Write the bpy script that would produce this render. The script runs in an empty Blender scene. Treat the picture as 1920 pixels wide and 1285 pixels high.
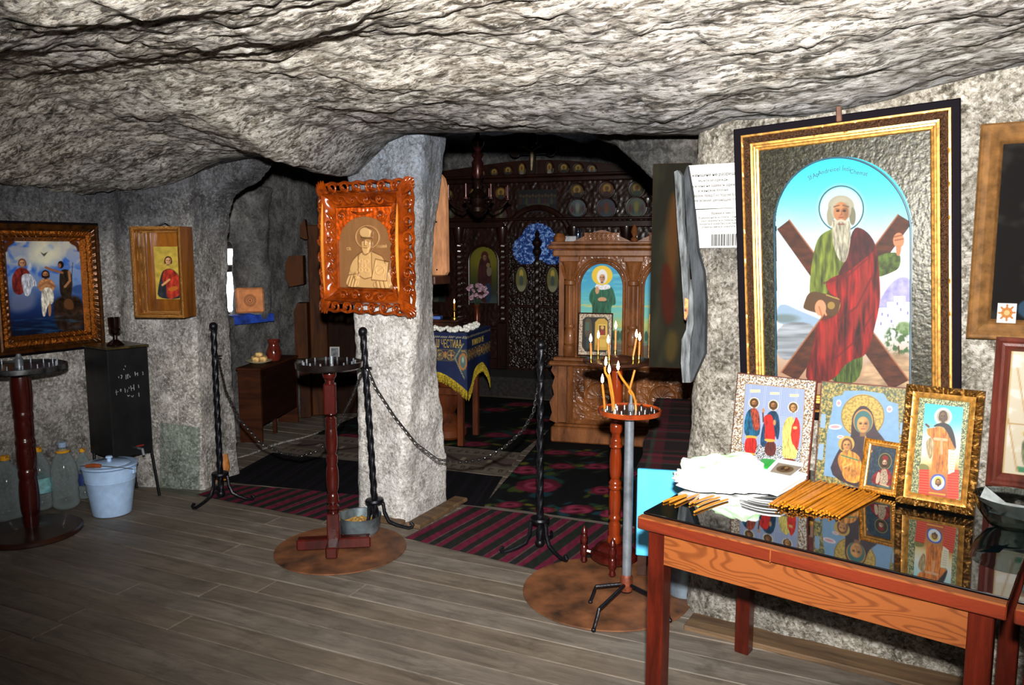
import bpy, bmesh, math, random
import numpy as np
from mathutils import Matrix, Vector
random.seed(7); RNG = np.random.default_rng(7)
SC = bpy.context.scene; COL = SC.collection; PI = math.pi; rad = math.radians

# ---------------------------------------------------------------- camera, light, exposure
F = 1460.0; PITCH = rad(6.9); YAW = rad(30.5); H = 1.5
FW = np.array([-math.sin(YAW)*math.cos(PITCH), math.cos(YAW)*math.cos(PITCH), -math.sin(PITCH)])
RT = np.array([math.cos(YAW), math.sin(YAW), 0.0]); UP = np.cross(RT, FW); CAM = np.array([0, 0, H])
cd = bpy.data.cameras.new('camera'); co = bpy.data.objects.new('camera', cd); COL.objects.link(co)
co.matrix_world = Matrix([[RT[i], UP[i], -FW[i], CAM[i]] for i in range(3)] + [[0, 0, 0, 1]])
cd.sensor_width = 36; cd.sensor_fit = 'HORIZONTAL'; cd.lens = F/1920*36; cd.clip_start = .02
SC.camera = co
w = bpy.data.worlds.new('world'); SC.world = w; w.use_nodes = True
w.node_tree.nodes['Background'].inputs[0].default_value = (.55, .68, 1, 1)
w.node_tree.nodes['Background'].inputs[1].default_value = .016
fl = bpy.data.lights.new('camera_flash', 'SPOT'); fo = bpy.data.objects.new('camera_flash', fl); COL.objects.link(fo)
fl.energy = 1500; fl.color = (1, .97, .93); fl.shadow_soft_size = .03
fl.spot_size = rad(100); fl.spot_blend = .85
fo.location = (.02, -.02, H+.17)
fo.rotation_euler = Vector(FW+RT*.10+UP*.16).to_track_quat('-Z', 'Y').to_euler()
SC.view_settings.view_transform = 'Standard'; SC.view_settings.look = 'None'
SC.view_settings.exposure = 0; SC.view_settings.gamma = 1; SC.view_settings.use_curve_mapping = False

# ---------------------------------------------------------------- helpers
def ray(x, y): return FW + RT*(x-960)/F - UP*(y-642.5)/F
def atZ(x, y, z=0.0): d = ray(x, y); return CAM + d*((z-H)/d[2])
def atY(x, y, Y): d = ray(x, y); return CAM + d*(Y/d[1])
def atX(x, y, X): d = ray(x, y); return CAM + d*(X/d[0])
def atPlane(x, y, p0, n): d = ray(x, y); return CAM + d*(np.dot(np.array(p0)-CAM, n)/np.dot(d, n))
def vert_z(x, y, p): # height of the pixel's ray above ground point p
    d = ray(x, y); return H + d[2]*math.hypot(p[0], p[1])/math.hypot(d[0], d[1])
def lin(c): return tuple((v/12.92 if v <= .04045 else ((v+.055)/1.055)**2.4) for v in c[:3])
def h2(s): s = s.lstrip('#'); return tuple(int(s[i:i+2], 16)/255 for i in (0, 2, 4))

def perlin(P, seed=0):
    P = np.asarray(P, float); I = np.floor(P).astype(np.int64); f = P-I
    u = f*f*f*(f*(f*6-15)+10); out = np.zeros(len(P))
    for dx in (0, 1):
        for dy in (0, 1):
            for dz in (0, 1):
                h = ((I[:, 0]+dx)*374761393 + (I[:, 1]+dy)*668265263 + (I[:, 2]+dz)*2147483647 + seed*974711) & 0x7fffffff
                h = ((h ^ (h >> 13))*1274126177) & 0x7fffffff; h = h ^ (h >> 16)
                a = (h & 1023)/1023.*6.2832; zc = ((h >> 10) & 1023)/511.5-1; r = np.sqrt(np.maximum(0, 1-zc*zc))
                g = np.cos(a)*r*(f[:, 0]-dx)+np.sin(a)*r*(f[:, 1]-dy)+zc*(f[:, 2]-dz)
                out += g*(u[:, 0] if dx else 1-u[:, 0])*(u[:, 1] if dy else 1-u[:, 1])*(u[:, 2] if dz else 1-u[:, 2])
    return out*1.5
def fbm(P, oct=4, seed=0, gain=.5):
    s = 0; a = 1; P = np.asarray(P, float)
    for o in range(oct): s = s+a*perlin(P*(2.03**o)+o*7.3, seed+o); a *= gain
    return s
def sstep(a, b, x): t = np.clip((x-a)/(b-a), 0, 1); return t*t*(3-2*t)

class MB:
    def __init__(s): s.v = []; s.f = []; s.m = []; s.n = 0
    def add(s, vs, fs, mi=0, T=None):
        if T is not None: vs = [tuple(T @ Vector(v)) for v in vs]
        o = s.n; s.v.extend([tuple(v) for v in vs]); s.n = len(s.v)
        s.f.extend([tuple(i+o for i in f) for f in fs]); s.m.extend([mi]*len(fs) if isinstance(mi, int) else mi)
        return s
    def box(s, c, d, mi=0, T=None, b=0.0, R=0.0):
        x, y, z = (k/2 for k in d); b = min(b, .45*min(d))
        M = Matrix.Translation(c) @ Matrix.Rotation(R, 4, 'Z')
        if T is not None: M = T @ M
        if b <= 0:
            vs = [(sx*x, sy*y, sz*z) for sx in (-1, 1) for sy in (-1, 1) for sz in (-1, 1)]
            fs = [(0, 1, 3, 2), (4, 6, 7, 5), (0, 4, 5, 1), (2, 3, 7, 6), (0, 2, 6, 4), (1, 5, 7, 3)]
            return s.add(vs, fs, mi, M)
        bm = bmesh.new(); bmesh.ops.create_cube(bm, size=1, matrix=Matrix.Diagonal((2*x, 2*y, 2*z, 1)))
        bmesh.ops.bevel(bm, geom=bm.edges[:], offset=b, segments=1, affect='EDGES')
        bm.verts.index_update()
        s.add([v.co[:] for v in bm.verts], [[v.index for v in f.verts] for f in bm.faces], mi, M); bm.free(); return s
    def lathe(s, prof, n=24, c=(0, 0, 0), mi=0, T=None, sx=1, sy=1):
        vs = []; fs = []; k = len(prof)
        for i in range(n):
            a = 2*PI*i/n; ca, sa = math.cos(a)*sx, math.sin(a)*sy
            for r, z in prof: vs.append((c[0]+r*ca, c[1]+r*sa, c[2]+z))
        for i in range(n):
            j = (i+1) % n
            for q in range(k-1): fs.append((i*k+q, j*k+q, j*k+q+1, i*k+q+1))
        if prof[0][0] > 1e-6: fs.append([i*k for i in range(n)][::-1])
        if prof[-1][0] > 1e-6: fs.append([i*k+k-1 for i in range(n)])
        return s.add(vs, fs, mi, T)
    def tube(s, path, r, n=8, mi=0, T=None, twist=None, sq=1.0, lobes=0):
        P = [Vector(p) for p in path]; k = len(P); rs = r if isinstance(r, (list, tuple)) else [r]*k
        vs = []; fs = []; ref = None
        for i in range(k):
            t = (P[min(i+1, k-1)]-P[max(i-1, 0)]).normalized()
            if ref is None: ref = t.orthogonal().normalized()
            ref = (ref-t*ref.dot(t)); ref = ref.normalized() if ref.length > 1e-6 else t.orthogonal().normalized()
            b = t.cross(ref)
            for j in range(n):
                a = 2*PI*j/n+(twist*i if twist else 0); rj = rs[i]*(1+(.17*math.cos(lobes*2*PI*j/n) if lobes else 0))
                vs.append(P[i]+ref*(math.cos(a)*rj)+b*(math.sin(a)*rj*sq))
        for i in range(k-1):
            for j in range(n): fs.append((i*n+j, i*n+(j+1) % n, (i+1)*n+(j+1) % n, (i+1)*n+j))
        fs.append(list(range(n))[::-1]); fs.append(list(range((k-1)*n, k*n)))
        return s.add(vs, fs, mi, T)
    def prism(s, poly, y0, y1, mi=0, T=None): # poly in (x,z), extruded along y
        n = len(poly); vs = [(x, y0, z) for x, z in poly]+[(x, y1, z) for x, z in poly]
        fs = [list(range(n))[::-1], list(range(n, 2*n))]+[(i, (i+1) % n, n+(i+1) % n, n+i) for i in range(n)]
        return s.add(vs, fs, mi, T)
    def slab(s, poly, z0, z1, mi=0, T=None): # poly in (x,y), extruded along z
        n = len(poly); vs = [(x, y, z0) for x, y in poly]+[(x, y, z1) for x, y in poly]
        fs = [list(range(n))[::-1], list(range(n, 2*n))]+[(i, (i+1) % n, n+(i+1) % n, n+i) for i in range(n)]
        return s.add(vs, fs, mi, T)
    def sphere(s, c, r, mi=0, n=12, T=None, sz=1.0):
        return s.lathe([(r*math.sin(PI*i/8), -r*sz*math.cos(PI*i/8)) for i in range(9)], n, c, mi, T)
    def grid(s, P, mi=0, T=None, keep=None): # P: array (nu,nv,3)
        nu, nv = P.shape[:2]; fs = []
        for i in range(nu-1):
            for j in range(nv-1):
                if keep is None or keep[i, j]: fs.append((i*nv+j, (i+1)*nv+j, (i+1)*nv+j+1, i*nv+j+1))
        return s.add(P.reshape(-1, 3).tolist(), fs, mi, T)
    def build(s, name, mats, parent=None, smooth=35, loc=None, M=None):
        me = bpy.data.meshes.new(name); me.from_pydata(s.v, [], s.f)
        for m in (mats if isinstance(mats, (list, tuple)) else [mats]): me.materials.append(m)
        if any(s.m): me.polygons.foreach_set('material_index', s.m)
        if smooth:
            me.polygons.foreach_set('use_smooth', [True]*len(me.polygons)); me.set_sharp_from_angle(angle=rad(smooth))
        me.update(); return link(name, me, parent, loc, M)
def link(name, me, parent=None, loc=None, M=None):
    o = bpy.data.objects.new(name, me); COL.objects.link(o)
    if parent is not None: o.parent = parent
    if loc is not None: o.location = loc
    if M is not None: o.matrix_local = M
    return o
def tag(o, label, cat, group=None, kind=None):
    o['label'] = label
    if cat: o['category'] = cat
    if group: o['group'] = group
    if kind: o['kind'] = kind
    return o
def thing(name, label, cat, loc=(0, 0, 0), rz=0.0, group=None, M=None):
    o = bpy.data.objects.new(name, None); COL.objects.link(o); o.empty_display_size = .05
    if M is not None: o.matrix_world = M
    else: o.location = loc; o.rotation_euler = (0, 0, rz)
    return tag(o, label, cat, group)
def struct(o, label=None):
    o['kind'] = 'structure'
    if label: o['label'] = label
    return o
def lab(o, label): o['label'] = label; return o
def gridmesh(name, P, mats, parent=None, smooth=True, col=None, keep=None, M=None):
    nu, nv = P.shape[:2]; i = np.arange((nu-1)*(nv-1)); a = (i//(nv-1))*nv+i % (nv-1)
    q = np.stack([a, a+nv, a+nv+1, a+1], 1)
    if keep is not None: q = q[keep.reshape(-1)]
    n = len(q); me = bpy.data.meshes.new(name); me.vertices.add(nu*nv); me.loops.add(4*n); me.polygons.add(n)
    me.vertices.foreach_set('co', P.reshape(-1)); me.loops.foreach_set('vertex_index', q.reshape(-1).astype(np.int32))
    me.polygons.foreach_set('loop_start', np.arange(0, 4*n, 4, dtype=np.int32))
    me.polygons.foreach_set('loop_total', np.full(n, 4, dtype=np.int32))
    me.polygons.foreach_set('use_smooth', np.full(n, smooth))
    me.materials.append(mats); me.update(calc_edges=True)
    if col is not None:
        at = me.color_attributes.new('col', 'FLOAT_COLOR', 'POINT')
        c = np.ones((nu*nv, 4), np.float32); c[:, :3] = col.reshape(-1, 3); at.data.foreach_set('color', c.reshape(-1))
    return link(name, me, parent, M=M)

# ---------------------------------------------------------------- materials
MATS = {}; PG = 1.0
def nt(name):
    m = bpy.data.materials.new(name); m.use_nodes = True; t = m.node_tree
    return m, t, t.nodes['Principled BSDF']
def _n(t, ty, **k):
    n = t.nodes.new(ty)
    for a, b in k.items():
        if a in n.inputs.keys(): n.inputs[a].default_value = b
        else: setattr(n, a, b)
    return n
def ramp(t, fac, stops):
    r = t.nodes.new('ShaderNodeValToRGB'); e = r.color_ramp.elements
    while len(e) < len(stops): e.new(.5)
    for k, (p, c) in zip(e, stops): k.position = p; k.color = (*lin(c), 1)
    t.links.new(fac, r.inputs[0]); return r.outputs[0]
def mapping(t, scale=(1, 1, 1), rot=(0, 0, 0), obj=True):
    tc = t.nodes.new('ShaderNodeTexCoord'); mp = t.nodes.new('ShaderNodeMapping')
    mp.inputs['Scale'].default_value = scale; mp.inputs['Rotation'].default_value = rot
    t.links.new(tc.outputs['Object'], mp.inputs[0]); return mp.outputs[0]
def noise(t, vec, scale, detail=4, rough=.55, dist=0):
    n = _n(t, 'ShaderNodeTexNoise', Scale=scale, Detail=detail, Roughness=rough, Distortion=dist); t.links.new(vec, n.inputs['Vector']); return n.outputs[0]
def bump(t, b, h, strength, dist=.01):
    n = _n(t, 'ShaderNodeBump', Strength=strength, Distance=dist); t.links.new(h, n.inputs['Height']); t.links.new(n.outputs[0], b.inputs['Normal'])
def mixc(t, a, b_, fac, mode='MIX'):
    m = t.nodes.new('ShaderNodeMix'); m.data_type = 'RGBA'; m.blend_type = mode
    for s_, v in ((m.inputs['Factor'], fac), (m.inputs['A'], a), (m.inputs['B'], b_)):
        if hasattr(v, 'is_output'): t.links.new(v, s_)
        elif isinstance(v, tuple): s_.default_value = (*lin(v), 1)
        else: s_.default_value = v
    return m.outputs['Result']
def plain(name, c, rough=.5, metal=0, spec=.5, var=.15, vs=20, bmp=0, bs=60, coat=0, scale=(1, 1, 1), emit=0, trans=0, ior=1.45, alpha=1):
    if name in MATS: return MATS[name]
    m, t, b = nt(name); v = mapping(t, scale)
    c = h2(c) if isinstance(c, str) else c
    if var:
        f = noise(t, v, vs, 5)
        dk = tuple(k*(1-var*1.6) for k in c); lt = tuple(min(1, k*(1+var)+.02*var) for k in c)
        t.links.new(ramp(t, f, [(.3, dk), (.7, lt)]), b.inputs['Base Color'])
    else: b.inputs['Base Color'].default_value = (*lin(c), 1)
    b.inputs['Roughness'].default_value = rough; b.inputs['Metallic'].default_value = metal
    b.inputs['Specular IOR Level'].default_value = spec; b.inputs['IOR'].default_value = ior
    if coat: b.inputs['Coat Weight'].default_value = coat; b.inputs['Coat Roughness'].default_value = .12
    if bmp: bump(t, b, noise(t, v, bs, 5, .6), bmp)
    if trans: b.inputs['Transmission Weight'].default_value = trans
    if emit: b.inputs['Emission Color'].default_value = (*lin(c), 1); b.inputs['Emission Strength'].default_value = emit
    MATS[name] = m; return m
def wood(name, dark, light, scale=(1, 14, 14), rough=.4, coat=0, bmp=.15, rings=8, fine=40, spec=.25):
    if name in MATS: return MATS[name]
    m, t, b = nt(name); v = mapping(t, scale)
    f = noise(t, v, rings*.25, 6, .6, .8); g = noise(t, v, fine, 3, .7)
    c1 = ramp(t, f, [(.3, h2(dark)), (.62, h2(light))])
    c2 = mixc(t, c1, h2(dark), ramp(t, g, [(.45, (0, 0, 0)), (.75, (.6, .6, .6))]))
    t.links.new(c2, b.inputs['Base Color']); b.inputs['Roughness'].default_value = rough; b.inputs['Specular IOR Level'].default_value = spec
    if coat: b.inputs['Coat Weight'].default_value = coat; b.inputs['Coat Roughness'].default_value = .08
    if bmp: bump(t, b, g, bmp, .003)
    MATS[name] = m; return m
def vcol(name, rough=.45, metal=0, bmp=0, coat=0, spec=.2):
    if name in MATS: return MATS[name]
    m, t, b = nt(name); a = t.nodes.new('ShaderNodeAttribute'); a.attribute_name = 'col'
    t.links.new(a.outputs['Color'], b.inputs['Base Color']); b.inputs['Roughness'].default_value = rough
    b.inputs['Metallic'].default_value = metal; b.inputs['Specular IOR Level'].default_value = spec
    if coat: b.inputs['Coat Weight'].default_value = coat; b.inputs['Coat Roughness'].default_value = .05
    if bmp: bump(t, b, noise(t, mapping(t), 300, 3), bmp, .001)
    MATS[name] = m; return m
def rock(name, stops, scale=9, stretch=(1, 1, 1), rot=(0, 0, 0), fleck=.6, crack=.8, bmp=.8, soot=None, axis=2, stain=None, fcol='#e9e6e2', fs=6.5, lo=.66, ck=.38):
    m, t, b = nt(name); v = mapping(t, stretch, rot); vw = mapping(t)
    f1 = noise(t, v, scale, 9, .78, .3); f2 = noise(t, v, scale*fs, 5, .7, .5); big = noise(t, vw, 1.6, 3, .55)
    c = ramp(t, f1, stops)
    c = mixc(t, c, h2(fcol), ramp(t, f2, [(.52, (0, 0, 0)), (.60, (fleck,)*3)]))
    c = mixc(t, c, (.03, .028, .026), ramp(t, f2, [(ck, (crack,)*3), (ck+.08, (0, 0, 0))]))
    c = mixc(t, c, (.32, .25, .18), ramp(t, noise(t, vw, 3.1, 4, .6), [(.52, (0, 0, 0)), (.78, (.55,)*3)]))
    c = mixc(t, c, ramp(t, big, [(.3, (lo, lo, lo+.02)), (.6, (1, 1, 1))]), 1.0, 'MULTIPLY')
    if soot: # darker smoke deposit above a height, paler whitewash below
        sp = t.nodes.new('ShaderNodeSeparateXYZ'); t.links.new(vw, sp.inputs[0])
        ad = _n(t, 'ShaderNodeMath', operation='ADD'); ns = _n(t, 'ShaderNodeMath', operation='MULTIPLY'); ns.inputs[1].default_value = .7
        t.links.new(noise(t, vw, 2.2, 4), ns.inputs[0]); t.links.new(sp.outputs[axis], ad.inputs[0]); t.links.new(ns.outputs[0], ad.inputs[1])
        mr = _n(t, 'ShaderNodeMapRange'); mr.inputs[1].default_value = soot[0]+.35; mr.inputs[2].default_value = soot[1]+.35
        t.links.new(ad.outputs[0], mr.inputs[0])
        c = mixc(t, c, mixc(t, c, soot[2], 1.0, 'MULTIPLY'), mr.outputs[0])
    if stain:
        c = mixc(t, c, stain[0], ramp(t, noise(t, vw, stain[1], 5, .65), [(.5, (0, 0, 0)), (.66, (stain[2],)*3)]))
    t.links.new(c, b.inputs['Base Color']); b.inputs['Roughness'].default_value = .85; b.inputs['Specular IOR Level'].default_value = .25
    hm = _n(t, 'ShaderNodeMath', operation='ADD'); t.links.new(f1, hm.inputs[0]); t.links.new(f2, hm.inputs[1])
    bump(t, b, hm.outputs[0], bmp, .02); MATS[name] = m; return m

# ---------------------------------------------------------------- painter: flat pictures painted onto vertex colours
class Cv:
    """Canvas of nw x nh vertices; drawing coordinates are those of a quad with corners TL,TR,BR,BL."""
    def __init__(s, nw, nh, q, c, w=1, h=1):
        s.nw, s.nh = nw, nh; u, v = np.meshgrid(np.linspace(0, 1, nw), np.linspace(0, 1, nh)); s.u, s.v = u, v
        A = []; B = []
        for (a, b), (x, y) in zip(((0, 0), (1, 0), (1, 1), (0, 1)), q):
            A += [[a, b, 1, 0, 0, 0, -a*x, -b*x], [0, 0, 0, a, b, 1, -a*y, -b*y]]; B += [x, y]
        k = np.append(np.linalg.solve(np.array(A, float), np.array(B, float)), 1)
        d = k[6]*u+k[7]*v+1; s.X = (k[0]*u+k[1]*v+k[2])/d; s.Y = (k[3]*u+k[4]*v+k[5])/d
        s.px = abs(q[1][0]-q[0][0])/nw; s.c = np.ones((nh, nw, 3))*np.array(h2(c) if isinstance(c, str) else c); s.h = np.zeros((nh, nw))
    def put(s, m, c, a=1.0):
        c = np.array(h2(c)) if isinstance(c, str) else c
        m = np.clip(m*a, 0, 1)[..., None]; s.c = s.c*(1-m)+c*m; return s
    def nz(s, sc, seed=0, st=(1, 1), oct=3):
        P = np.stack([s.X.ravel()/sc*st[0], s.Y.ravel()/sc*st[1], np.full(s.X.size, seed*3.7)], 1); return fbm(P, oct, seed).reshape(s.X.shape)
    def mell(s, cx, cy, rx, ry=None, soft=None, rot=0):
        ry = ry or rx; soft = soft or s.px; x = s.X-cx; y = s.Y-cy
        if rot: x, y = x*math.cos(rot)+y*math.sin(rot), -x*math.sin(rot)+y*math.cos(rot)
        d = (1-np.sqrt((x/rx)**2+(y/ry)**2))*min(rx, ry); return np.clip(d/soft+.5, 0, 1)
    def ell(s, cx, cy, rx, ry=None, c='#fff', a=1, soft=None, rot=0): return s.put(s.mell(cx, cy, rx, ry, soft, rot), c, a)
    def mpoly(s, pts, sm=True, soft=None):
        P = np.array(pts, float)
        if sm: # Chaikin rounding
            for _ in range(2):
                Q = np.roll(P, -1, 0); P = np.stack([P*.75+Q*.25, P*.25+Q*.75], 1).reshape(-1, 2)
        soft = soft or s.px; x0, y0 = P.min(0)-soft*2; x1, y1 = P.max(0)+soft*2
        sel = (s.X > x0) & (s.X < x1) & (s.Y > y0) & (s.Y < y1); X = s.X[sel]; Y = s.Y[sel]
        ins = np.zeros(X.shape, bool); dm = np.full(X.shape, 1e9)
        for (ax, ay), (bx, by) in zip(P, np.roll(P, -1, 0)):
            if ay != by:
                c = ((ay > Y) != (by > Y)) & (X < (bx-ax)*(Y-ay)/(by-ay)+ax); ins ^= c
            ex, ey = bx-ax, by-ay; L = ex*ex+ey*ey+1e-12; t = np.clip(((X-ax)*ex+(Y-ay)*ey)/L, 0, 1)
            dm = np.minimum(dm, (X-ax-t*ex)**2+(Y-ay-t*ey)**2)
        d = np.sqrt(dm)*np.where(ins, 1, -1); m = np.zeros(s.X.shape); m[sel] = np.clip(d/soft+.5, 0, 1); return m
    def poly(s, pts, c, sm=True, a=1, soft=None, fold=None, dark=None, seed=1):
        """fold=(scale,strength,(sx,sy)): drapery folds as brush streaks in the painting itself"""
        m = s.mpoly(pts, sm, soft); c = np.array(h2(c)) if isinstance(c, str) else np.array(c)
        cc = np.ones_like(s.c)*c
        if fold: cc = cc*(1+fold[1]*s.nz(fold[0], seed, fold[2]))[..., None]
        return s.put(m, np.clip(cc, 0, 1), a)
    def line(s, pts, wd, c, a=1, closed=False):
        P = [np.array(p, float) for p in pts]; m = np.zeros(s.X.shape)
        for A, B in zip(P, P[1:]+([P[0]] if closed else [])):
            e = B-A; L = e@e+1e-9; t = np.clip(((s.X-A[0])*e[0]+(s.Y-A[1])*e[1])/L, 0, 1)
            d = np.hypot(s.X-A[0]-t*e[0], s.Y-A[1]-t*e[1]); m = np.maximum(m, np.clip((wd/2-d)/s.px+.5, 0, 1))
        return s.put(m, c, a)
    def ring(s, cx, cy, r, wd, c, a=1, ry=None):
        ry = ry or r; d = abs(np.sqrt(((s.X-cx)/r)**2+((s.Y-cy)/ry)**2)-1)*r
        return s.put(np.clip((wd/2-d)/s.px+.5, 0, 1), c, a)
    def rect(s, x0, y0, x1, y1, c, a=1, soft=None):
        soft = soft or s.px
        return s.put(np.clip(np.minimum(np.minimum(s.X-x0, x1-s.X), np.minimum(s.Y-y0, y1-s.Y))/soft+.5, 0, 1), c, a)
    def vgrad(s, stops):
        y = [k[0] for k in stops]; cs = np.array([h2(k[1]) for k in stops])
        s.c = np.stack([np.interp(s.Y, y, cs[:, i]) for i in range(3)], -1); return s
    def face(s, cx, cy, r, skin='#c98f62', hair='#5a3a22', beard=None, bl=0, cover=None, tilt=0):
        k = r; d = tuple(np.array(h2(skin))*.62); lt = tuple(np.minimum(1, np.array(h2(skin))*1.22))
        if hair: s.ell(cx, cy-k*.18, k*1.08, k*1.25, hair)
        if hair and not cover: s.ell(cx-k*.85, cy+k*.35, k*.34, k*.75, hair).ell(cx+k*.85, cy+k*.35, k*.34, k*.75, hair)
        s.rect(cx-k*.4, cy+k*.6, cx+k*.4, cy+k*1.65, d)
        s.ell(cx, cy+k*.1, k*.8, k*1.05, skin); s.ell(cx-k*.25, cy-k*.3, k*.4, k*.4, lt, .6, k*.5)
        s.ell(cx+k*.55, cy+k*.2, k*.3, k*.8, d, .6, k*.4)
        if beard:
            s.poly([(cx-k*.82, cy+k*.2), (cx-k*.5, cy+k*.52), (cx, cy+k*.45), (cx+k*.5, cy+k*.52), (cx+k*.82, cy+k*.2), (cx+k*.75, cy+k*(1+bl*.6)), (cx+k*.2, cy+k*(1.25+bl)), (cx-k*.2, cy+k*(1.25+bl)), (cx-k*.75, cy+k*(1+bl*.6))], beard, fold=(k*.5, .35, (2, .4)))
        for e in (-1, 1):
            s.ell(cx+e*k*.34, cy-k*.02, k*.2, k*.11, '#2a1a10'); s.line([(cx+e*k*.14, cy-k*.2), (cx+e*k*.56, cy-k*.22)], k*.1, d)
        s.line([(cx+k*.03, cy-k*.1), (cx+k*.08, cy+k*.38), (cx-k*.1, cy+k*.42)], k*.1, d, .8)
        s.line([(cx-k*.22, cy+k*.66), (cx+k*.22, cy+k*.66)], k*.13, '#8a3b30', .9); return s
    def lin(s, gain=None):
        c = np.clip(s.c*(gain or PG), 0, 1); return np.where(c <= .04045, c/12.92, ((c+.055)/1.055)**2.4)
    def mesh(s, name, w, h, parent, y=0, z0=0, mat=None, disp=None, arch=None, M=None, keep=None):
        """picture of size w x h hanging in the local XZ plane, facing -Y, bottom centre at z0"""
        P = np.stack([(s.u-.5)*w, np.full(s.u.shape, float(y))-(disp if disp is not None else 0), z0+(1-s.v)*h], -1)
        k = None
        if arch is not None: k = (arch[:-1, :-1] > .5) & (arch[1:, 1:] > .5)
        if keep is not None: k = keep
        P = np.swapaxes(P, 0, 1)[:, ::-1]; col = np.swapaxes(s.lin(), 0, 1)[:, ::-1]
        if k is not None: k = np.swapaxes(k, 0, 1)[:, ::-1]
        return gridmesh(name, np.ascontiguousarray(P), mat or vcol('painted_surface', .5), parent, True, np.ascontiguousarray(col), k, M)

def frame(mb, w, h, prof, mi=None, seg=1, orn=None):
    """mitred frame round a w x h outline (local XZ plane, bottom centre at origin). prof = [(inset, rise towards viewer)]"""
    k = len(prof)
    for side in range(4):
        L = w if side % 2 == 0 else h; O = h if side % 2 == 0 else w; rows = []
        for q, (d, p) in enumerate(prof):
            r = []
            for i in range(seg+1):
                a = -L/2+d+(L-2*d)*i/seg; y = p
                if orn: y += orn(a, d, q, side)
                b = -O/2+d
                x, z = ((a, b), (-b, a), (-a, -b), (b, -a))[side]
                r.append((x, -y, z+h/2))
            rows.append(r)
        vs = [v for r in rows for v in r]; n = seg+1; fs = []; ms = []
        for q in range(k-1):
            for i in range(seg): fs.append((q*n+i, q*n+i+1, (q+1)*n+i+1, (q+1)*n+i)); ms.append(mi[q] if mi else 0)
        mb.add(vs, fs, ms)
    return mb
def lean(BL, BR, TL, ang, z, bump_z=0.0):
    a = atZ(*BL, z); b = atZ(*BR, z); u = b-a; wd = np.linalg.norm(u); u /= wd; bk = np.array([-u[1], u[0], 0])
    up = np.array([0, 0, math.cos(ang)])+bk*math.sin(ang); t = atPlane(*TL, a, np.cross(u, up)); hh = (t-a)@up
    m = (a+b)/2+np.array([0, 0, .0035]); y = np.cross(up, u)
    return Matrix([[u[i], y[i], up[i], m[i]] for i in range(3)]+[[0, 0, 0, 1]]), wd, hh
def text(body, size, mat, parent, M, name='lettering', depth=.0006, align='CENTER', sx=1.0, font=None):
    cu = bpy.data.curves.new(name, 'FONT'); cu.body = body; cu.size = size; cu.align_x = align; cu.extrude = depth
    cu.resolution_u = 2; o = bpy.data.objects.new(name, cu); COL.objects.link(o)
    dg = bpy.context.evaluated_depsgraph_get(); me = bpy.data.meshes.new_from_object(o.evaluated_get(dg)); bpy.data.objects.remove(o)
    me.materials.clear(); me.materials.append(mat)
    # text lies in XY; stand it up in XZ facing -Y
    me.transform(M @ Matrix.Rotation(PI/2, 4, 'X') @ Matrix.Diagonal((sx, 1, 1, 1)))
    return link(name, me, parent)
def copy_tree(o, parent=None):
    c = o.copy(); COL.objects.link(c); c.parent = parent
    for ch in list(o.children): copy_tree(ch, c)
    return c
# ================================================================ THE SETTING
GREY = [(.30, h2('#3a3833')), (.42, h2('#85807a')), (.55, h2('#b0aba5')), (.72, h2('#e0ddd8'))]
M_CEIL = rock('ceiling_rock', [(.34, h2('#2b2722')), (.44, h2('#7f7669')), (.52, h2('#c0b8ab')), (.65, h2('#e9e2d6'))], 9, (.40, 1.5, 1.5), (0, 0, rad(8)), .8, .9, 1.0, soot=(2.35, 3.2, (.62, .65, .70)), axis=1, stain=((.36, .31, .24), 1.6, .55), lo=.78, ck=.405, fcol='#f1eee8', fs=5)
M_WALL = rock('wall_rock', GREY, 8, (1, 1, 1), (.4, .2, .3),   .8, .7, .8, soot=(1.1, 1.75, (.53, .55, .59)), fcol='#ecebe8', fs=7)
M_PILLAR = rock('pillar_rock', [(.30, h2('#5e5852')), (.42, h2('#b5b0aa')), (.54, h2('#d6d2cd')), (.7, h2('#f2f0ee'))], 8, (1, 1, 1), (.4, .2, .3), .85, .7, .8, soot=(1.15, 1.9, (.58, .62, .68)), stain=((.45, .40, .33), 6, .5), fcol='#fbfaf9', fs=7)
M_RIGHT = rock('pier_rock', [(.32, h2('#3a352d')), (.43, h2('#7d7669')), (.54, h2('#a8a193')), (.68, h2('#d4cfc5'))], 17, (1, 1, 1), (.3, .5, .2), .7, .8, .9, stain=((.20, .17, .11), 2.6, .55), fcol='#e9e6df', fs=4)
M_INNER = rock('chapel_rock', [(.28, h2('#1f1f1f')), (.42, h2('#4a4a4a')), (.56, h2('#6d6d6c')), (.74, h2('#93928f'))], 7, (1, 1, 1), (.2, .1, .6), .4, .6, .7, fcol='#aaa9a6')

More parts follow.
